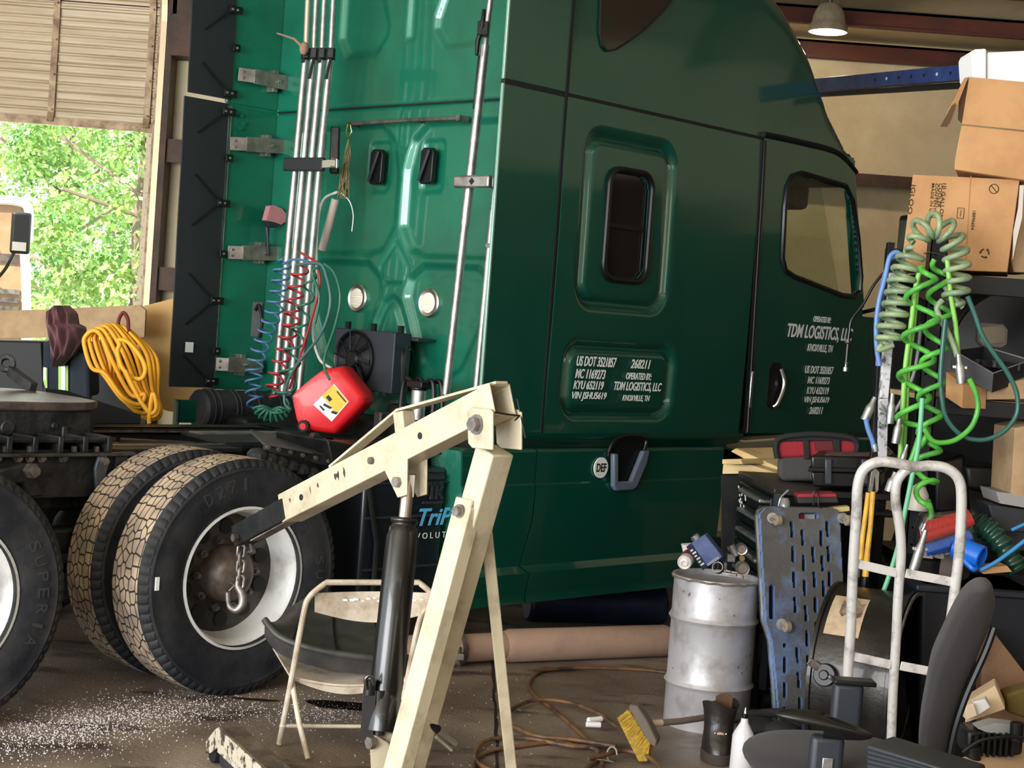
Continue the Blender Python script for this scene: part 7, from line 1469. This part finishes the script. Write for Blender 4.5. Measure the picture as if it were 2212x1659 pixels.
black_shape([(2135, 1090), (2230, 1105), (2230, 1150), (2150, 1150)], 6.9, (0, .2, 0), 'storage_bin', 'dark grey plastic bin below the grey carton', 'bin', DGR, .006)
b = MB(); c = W(1983, 1072, 6.95); b.lathe([(0, 0), (.05, 0), (.052, .01), (.045, .07), (.03, .10), (.01, .115), (0, .115)], o=c-Vector((0,0,.06)), n=28); t = solo('work_light', b, mat('cream_lamp', (.52, .48, .42), .4), 'cream domed work light behind the hand truck centre tube', 'lamp', smooth=60)
b = MB(); slab(b, [(1970, 1040), (1998, 1034), (2006, 1070), (1996, 1098), (1968, 1104)], 7.0, (0, .05, 0)); solo('light_bracket', b, mat('bracket_cream', (.44, .41, .36), .5), 'cream flat bracket behind the round work light', 'bracket', bevel=.004)
# clear bag with red and blue coils
t = thing('coil_pack', 'clear plastic pack holding red and blue coiled tubing', 'packet', (W(2050, 1190, 6.72).x, 6.75, W(2050, 1196, 6.72).z))
RC = mat('shiny_red', (.60, .02, .02), .3, 0, .3); BC = mat('shiny_blue', (.03, .14, .62), .3, 0, .3)
for nm, pa, pb, m_, n_ in (('red_coil', (1990, 1160), (2100, 1120), RC, 26), ('red_coil', (2000, 1140), (2095, 1112), RC, 22), ('blue_coil', (1998, 1190), (2098, 1158), BC, 26)):
    b = MB(); b.tube(coil_path([W(*pa, 6.74), W((pa[0]+pb[0])/2, (pa[1]+pb[1])/2+2, 6.74), W(*pb, 6.74)], .026, n_, 10, 10), .0045, 6); ow(nm, b, m_, t)
b = MB(); slab(b, [(1984, 1142), (2000, 1108), (2100, 1098), (2112, 1112), (2114, 1150), (2100, 1178), (1995, 1205), (1986, 1180)], 6.68, (0, .12, 0)); ow('clear_bag', b, CLEAR, t, bevel=.02)
# bright blue tube, green corrugated hose, blue rope
t0 = W(2122, 1205, 6.62); d_ = Vector((-.75, .62, .22)).normalized()
b = MB(); b.lathe([(.038, .004), (.044, 0), (.050, .004), (.050, .12), (.042, .125), (.038, .12), (.038, .004)], o=t0, ax=d_, n=36); b.tube(smooth_path([t0+Vector((-.02, 0, -.045)), W(2100, 1228, 6.6), W(2070, 1195, 6.65), W(2060, 1165, 6.7)], 5), .012, 8); solo('blue_tube', b, mat('vivid_blue', (.01, .16, .75), .3, 0, .3), 'bright blue hollow tube pointing its open end forward', 'tube', smooth=40)
b = MB(); pts = smooth_path([W(2108, 1128, 6.85), W(2150, 1160, 6.8), W(2200, 1235, 6.75)], 24); b.tube(pts, [.048+.006*math.sin(i*1.1) for i in range(len(pts))], 16); solo('ribbed_hose', b, mat('dark_green_glossy', (.008, .05, .035), .25, 0, .5), 'dark green ribbed flexible hose right of the blue tube', 'hose', smooth=60)
hose('blue_rope', [(2118, 1232), (2150, 1215), (2185, 1190), (2230, 1155)], 6.6, .009, mat('rope_blue', (.04, .25, .60), .5), 'thin bright blue rope running off to the right edge', 'rope')
hose('blue_rope', [(2185, 1145), (2230, 1125)], 6.72, .008, mat('rope_blue2', (.04, .25, .60), .5), 'short bright blue rope end higher at the right edge', 'rope')
b = MB(); c = W(2085, 1235, 6.75); b.lathe([(0, 0), (.075, 0), (.078, .006), (.078, .09), (.0, .09)], o=c, ax=(-.85, .5, 0), n=36); solo('air_filter', b, mat('filter_brown', (.09, .075, .06), .7), 'brown grey round filter drum right of the hand truck', 'filter', bevel=.003)
black_shape([(1975, 1208), (2050, 1212), (2058, 1262), (1975, 1258)], 6.8, (0, .2, 0), 'black_toolbox', 'black box with torn paper strips behind the long silver plug', 'box', BPL, .006)
b = MB(); random.seed(15)
for i in range(7): x = 1985+i*13; slab(b, [(x, 1190+random.uniform(0, 8)), (x+26, 1186+random.uniform(0, 8)), (x+30, 1200+random.uniform(0, 10)), (x+4, 1204)], 6.72+.01*i, (0, .01, 0))
solo('paper_scraps', b, mat('scrap_paper', (.34, .30, .27), .8), 'crumpled grey paper strips under the clear coil pack', 'paper')
b = MB(); slab(b, [(2110, 1228), (2175, 1222), (2186, 1235), (2125, 1240)], 6.62, (0, .1, 0)); solo('tan_board', b, CARD, 'narrow tan cardboard strip under the blue tube', 'cardboard')
# dark bin below
NV = mat('navy_black_plastic', (.005, .007, .014), .5, 0, 0, bump=.3, bscale=5)
t = thing('storage_tote', 'large dark navy plastic tote behind the office chair', 'tote', (W(2100, 1400, 6.7).x, 6.75, 0))
b = MB(); P0 = [W(1985, 1300, 6.52), W(2250, 1262, 6.52)]; xa, xb = P0[0].x, P0[1].x; zt_ = W(2100, 1270, 6.52).z
b.hexa([(xa+.06, 6.58, .01), (xb-.05, 6.58, .01), (xb-.05, 6.9, .01), (xa+.06, 6.9, .01)], [(xa, 6.52, zt_), (xb, 6.52, zt_), (xb, 6.96, zt_), (xa, 6.96, zt_)]); tt_ = ow('tote_body', b, NV, t, bevel=.02, seg=3)
b = MB(); b.box((xa-.02, 6.50, zt_-.03), (xb+.02, 6.98, zt_)); ow('tote_rim', b, NV, t, bevel=.008)
for k in range(4): b = MB(); x = xa+.2+k*.13; b.bar((x, 6.535, zt_-.08), (x-.05, 6.56, zt_-.30), .02, .012, up=(0, 1, 0)); ow('moulded_rib', b, NV, tt_)
b = MB(); P = [W(2120, 1440, 6.35), W(2150, 1370, 6.35), (W(2250, 1500, 6.35)), W(2250, 1600, 6.35), W(2120, 1600, 6.35)]; b.prism(P, (.02, .15, 0)); solo('torn_carton', b, mat('dark_brown_card', (.20, .11, .06), .9, col2=(.10, .05, .03), vscale=4), 'torn dark brown carton leaning on the navy tote', 'box', bevel=.003)
b = MB(); P = [W(2085, 1520, 6.0), W(2150, 1480, 6.05), W(2172, 1532, 6.0), W(2085, 1562, 5.95)]; b.prism(P, (.04, .14, 0)); solo('tan_carton', b, mat('tan_card', (.62, .46, .30), .85), 'open tan carton behind the office chair back', 'carton', bevel=.003)
b = MB(); slab(b, [(2100, 1518), (2128, 1510), (2140, 1528), (2110, 1548)], 5.9, (.02, .06, 0)); b.mat(1); slab(b, [(2085, 1525), (2104, 1520), (2112, 1546), (2088, 1556)], 5.88, (0, .06, 0)); solo('part_packet', b, [mat('white_paper', (.70, .66, .66), .8), mat('cream_card', (.66, .52, .36), .8)], 'small white and cream packet in front of the tan carton', 'packet', bevel=.003)
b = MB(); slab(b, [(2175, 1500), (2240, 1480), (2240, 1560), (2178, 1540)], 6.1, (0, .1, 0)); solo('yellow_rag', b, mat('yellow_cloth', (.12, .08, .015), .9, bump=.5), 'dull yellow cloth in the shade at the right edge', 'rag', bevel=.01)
t = thing('engine_part', 'black engine accessory with ports and grey gasket lying on cardboard', 'engine part', (W(2140, 1640, 5.75).x, 5.8, .08))
b = MB(); slab(b, [(2090, 1580), (2180, 1572), (2212, 1590), (2210, 1632), (2120, 1644), (2088, 1630)], 5.75, (0, .14, 0)); ow('part_body', b, BPL, t, bevel=.015, seg=3)
for k in range(7): b = MB(); b.bar(W(2110+k*13, 1584, 5.73), W(2106+k*13, 1634, 5.73), .008, .02, up=(0, -1, 0)); ow('cooling_rib', b, BLK, t)
b = MB(); b.cyl(W(2102, 1648, 5.7), W(2102, 1612, 5.7), .028, n=20); ow('port', b, BPL, t, bevel=.003); b = MB(); b.cyl(W(2195, 1600, 5.7), W(2197, 1560, 5.7), .024, n=20); ow('port', b, BPL, t, bevel=.003)
b = MB(); slab(b, [(2112, 1574), (2150, 1562), (2200, 1568), (2212, 1580), (2170, 1588), (2130, 1582)], 5.74, (0, .08, 0)); ow('gasket', b, mat('gasket_grey', (.30, .30, .31), .6), t, bevel=.002)
b = MB(); b.tube(smooth_path([W(2080, 1625, 5.68), W(2120, 1600, 5.66), (W(2180, 1592, 5.66)), W(2230, 1596, 5.7)], 5), .006, 6); ow('cable', b, BPL, t)
b = MB(); P = [W(2060, 1640, 5.65), W(2150, 1620, 5.8), W(2230, 1600, 5.9), W(2300, 1700, 5.6), W(2060, 1700, 5.5)]; b.prism(P, (0, .02, -.02)); solo('cardboard_pad', b, mat('light_card', (.55, .37, .23), .85), 'light brown cardboard under the black engine part', 'cardboard')
# clutter behind the drum and boot
b = MB(); random.seed(19)
b.tube(smooth_path([W(1560, 1560, 6.75), W(1620, 1545, 6.7), W(1680, 1540, 6.6), W(1730, 1545, 6.5)], 5), .02, 8); b.ball(W(1640, 1570, 6.6), .06, 12, (1.6, 1, .7)); b.ball(W(1690, 1580, 6.5), .055, 12, (1.5, 1, .8)); solo('oily_rags', b, mat('black_rag', (.012, .012, .013), .8, bump=.6, bscale=18), 'heap of black oily rags and hose between boot and fan', 'rags', smooth=60)
b = MB(); slab(b, [(1590, 1330), (1632, 1330), (1640, 1560), (1598, 1560)], 7.35, (.06, .1, 0)); solo('dark_toolbox', b, BLK, 'dark metal box in the shade between drum and creeper', 'box', bevel=.004)
# ---------------------------------------------------------------- office chair and ribbed case in the foreground
FAB = mat('charcoal_fabric', (.024, .021, .024), .95, 0, 0, bump=.15, bscale=200, sheen=.08); t = thing('office_chair', 'charcoal fabric office chair with black armrests at the bottom right', 'office chair', (W(1830, 1650, 4.75).x, 4.85, 0))
b = MB()
Lp = [(2140, 1274), (2100, 1284), (2068, 1320), (2036, 1385), (2012, 1440), (1998, 1510), (1986, 1580), (1983, 1640), (1990, 1720)]
Rp = [(2154, 1290), (2150, 1330), (2128, 1395), (2106, 1445), (2084, 1495), (2066, 1545), (2054, 1590), (2046, 1640), (2044, 1720)]
secs = []
for (xl_, yl_), (xr_, yr_) in zip(smooth_path([(x, y, 0) for x, y in Lp], 3), smooth_path([(x, y, 0) for x, y in Rp], 3)) if False else [((a.x, a.y), (c.x, c.y)) for a, c in zip(smooth_path([(x, y, 0) for x, y in Lp], 3), smooth_path([(x, y, 0) for x, y in Rp], 3))]:
    a = W(xl_, yl_, 4.75); c = W(xr_, yr_, 4.80); secs.append((a, c))
nS = len(secs)
def backp(u, v):
    i = v*(nS-1); k = min(int(i), nS-2); f = i-k; a = secs[k][0].lerp(secs[k+1][0], f); c = secs[k][1].lerp(secs[k+1][1], f)
    e = math.sqrt(max(0, 1-(max(0, .10-v)/.10)**2)) if v < .1 else 1
    m_ = (a+c)/2; h_ = (c-a)/2*1.0; ang = 2*math.pi*u; cs_, sn = math.cos(ang), math.sin(ang)
    sx = math.copysign(abs(cs_)**.6, cs_); sy = math.copysign(abs(sn)**.5, sn)
    return m_+h_*sx*e+Vector((.05, .19, 0))*(1+sy*e)*1.0-Vector((0, 0, 0))
b.grid(backp, 28, 30); ow('backrest', b, FAB, t, smooth=80)
b = MB(); b.tube([p[1]+Vector((.012, .02, -.01)) for p in secs[4:]], .012, 8); ow('back_shell', b, BPL, t)
sc_ = W(1765, 1665, 4.8); b = MB()
def seatp(u, v):
    a = 2*math.pi*u; ph_ = math.pi*(v-.5); c_ = math.cos(ph_)**.45 if math.cos(ph_) > 0 else 0; s_ = math.sin(ph_); ca, sa = math.cos(a), math.sin(a)
    return Vector((sc_.x+.07, 4.86, .438))+Vector((.285*math.copysign(abs(ca)**.8, ca)*c_, .26*math.copysign(abs(sa)**.8, sa)*c_, .05*s_))
b.grid(seatp, 40, 16); ow('seat', b, FAB, t, smooth=80)
for px0, px1, pyt, D, capz in ((1758, 1832, 1592, 4.55, 0), (1806, 1873, 1478, 5.15, 1)):
    m0 = W((px0+px1)/2, pyt, D); hw = (px1-px0)/2*D/FPX; b = MB(); b.box((m0.x-hw-.005, D, .36), (m0.x+hw-.005, D+.05, m0.z)); ps = ow('arm_post', b, DGR, t, bevel=.018, seg=4)
    if capz: b = MB(); b.box((m0.x-hw-.006, D-.01, m0.z-.004), (m0.x+hw+.03, D+.06, m0.z+.012)); ow('post_flange', b, BPL, ps, bevel=.004)
    else: b = MB(); b.box((m0.x-.02, D-.006, m0.z-.10), (m0.x+.012, D, m0.z-.06)); ow('height_button', b, ALU, ps, bevel=.003)
pc = W(1780, 1566, 4.55); b = MB()
def padp(u, v):
    a = 2*math.pi*u; ph_ = math.pi*(v-.5); c_ = max(0, math.cos(ph_))**.5; s_ = math.sin(ph_); w_ = math.cos(a); return Vector((pc.x, pc.y, pc.z))+Vector((.143*w_*c_, .05*math.sin(a)*c_, .017*s_-.022*w_+.01*(1-w_*w_)))
b.grid(padp, 36, 12); ow('arm_pad', b, mat('pad_black', (.006, .006, .006), .42), t, smooth=80)
b = MB(); q = Vector((sc_.x+.07, 4.86, 0)); b.cyl(q+Vector((0,0,.08)), q+Vector((0,0,.41)), .03, n=20); ow('gas_lift', b, BPL, t)
for i in range(5):
    a = i*2*math.pi/5+.3; e = q+Vector((.28*math.cos(a), .28*math.sin(a), .07)); b = MB(); b.bar(q+Vector((0,0,.1)), e, .04, .03); lg_ = ow('base_arm', b, BPL, t, bevel=.005); b = MB(); b.cyl(e+Vector((-.02, 0, -.042)), e+Vector((.02, 0, -.042)), .028, n=16); ow('caster', b, BPL, lg_)
b = MB(); b.bar(secs[-1][0]+Vector((.06, .2, .0)), q+Vector((.1, 0, .40)), .05, .02); ow('back_bracket', b, BPL, t)
b = MB(); A1 = W(1872, 1608, 4.3); A2 = W(2075, 1672, 4.1); A3 = W(2085, 1740, 4.1); A4 = W(1868, 1740, 4.3); b.prism([A1, A2, A3, A4], Vector((.10, .12, 0))); RG = thing('ribbed_case', 'dark grey ribbed plastic case at the very bottom right', 'case', (A4.x, A4.y, 0)); ow('case_body', b, DGR, RG, bevel=.006)
for i in range(12):
    f = (i+1)/13; b = MB(); b.bar(A1.lerp(A4, f)+Vector((0, -.004, 0)), A2.lerp(A3, f)+Vector((0, -.004, 0)), .006, .004); ow('case_rib', b, BPL, RG)
b = MB(); b.hexa([(A1.x, A1.y, 0), (A2.x, A2.y, 0), (A2.x+.1, A2.y+.12, 0), (A1.x+.1, A1.y+.12, 0)], [A4, A3, A3+Vector((.1, .12, 0)), A4+Vector((.1, .12, 0))]); ow('case_stand', b, DGR, RG)
# ---------------------------------------------------------------- keep lettering materials and finish
for o in list(bpy.data.objects):
    if o.type == 'MESH' and len(o.data.polygons) == 0: print('EMPTY', o.name)
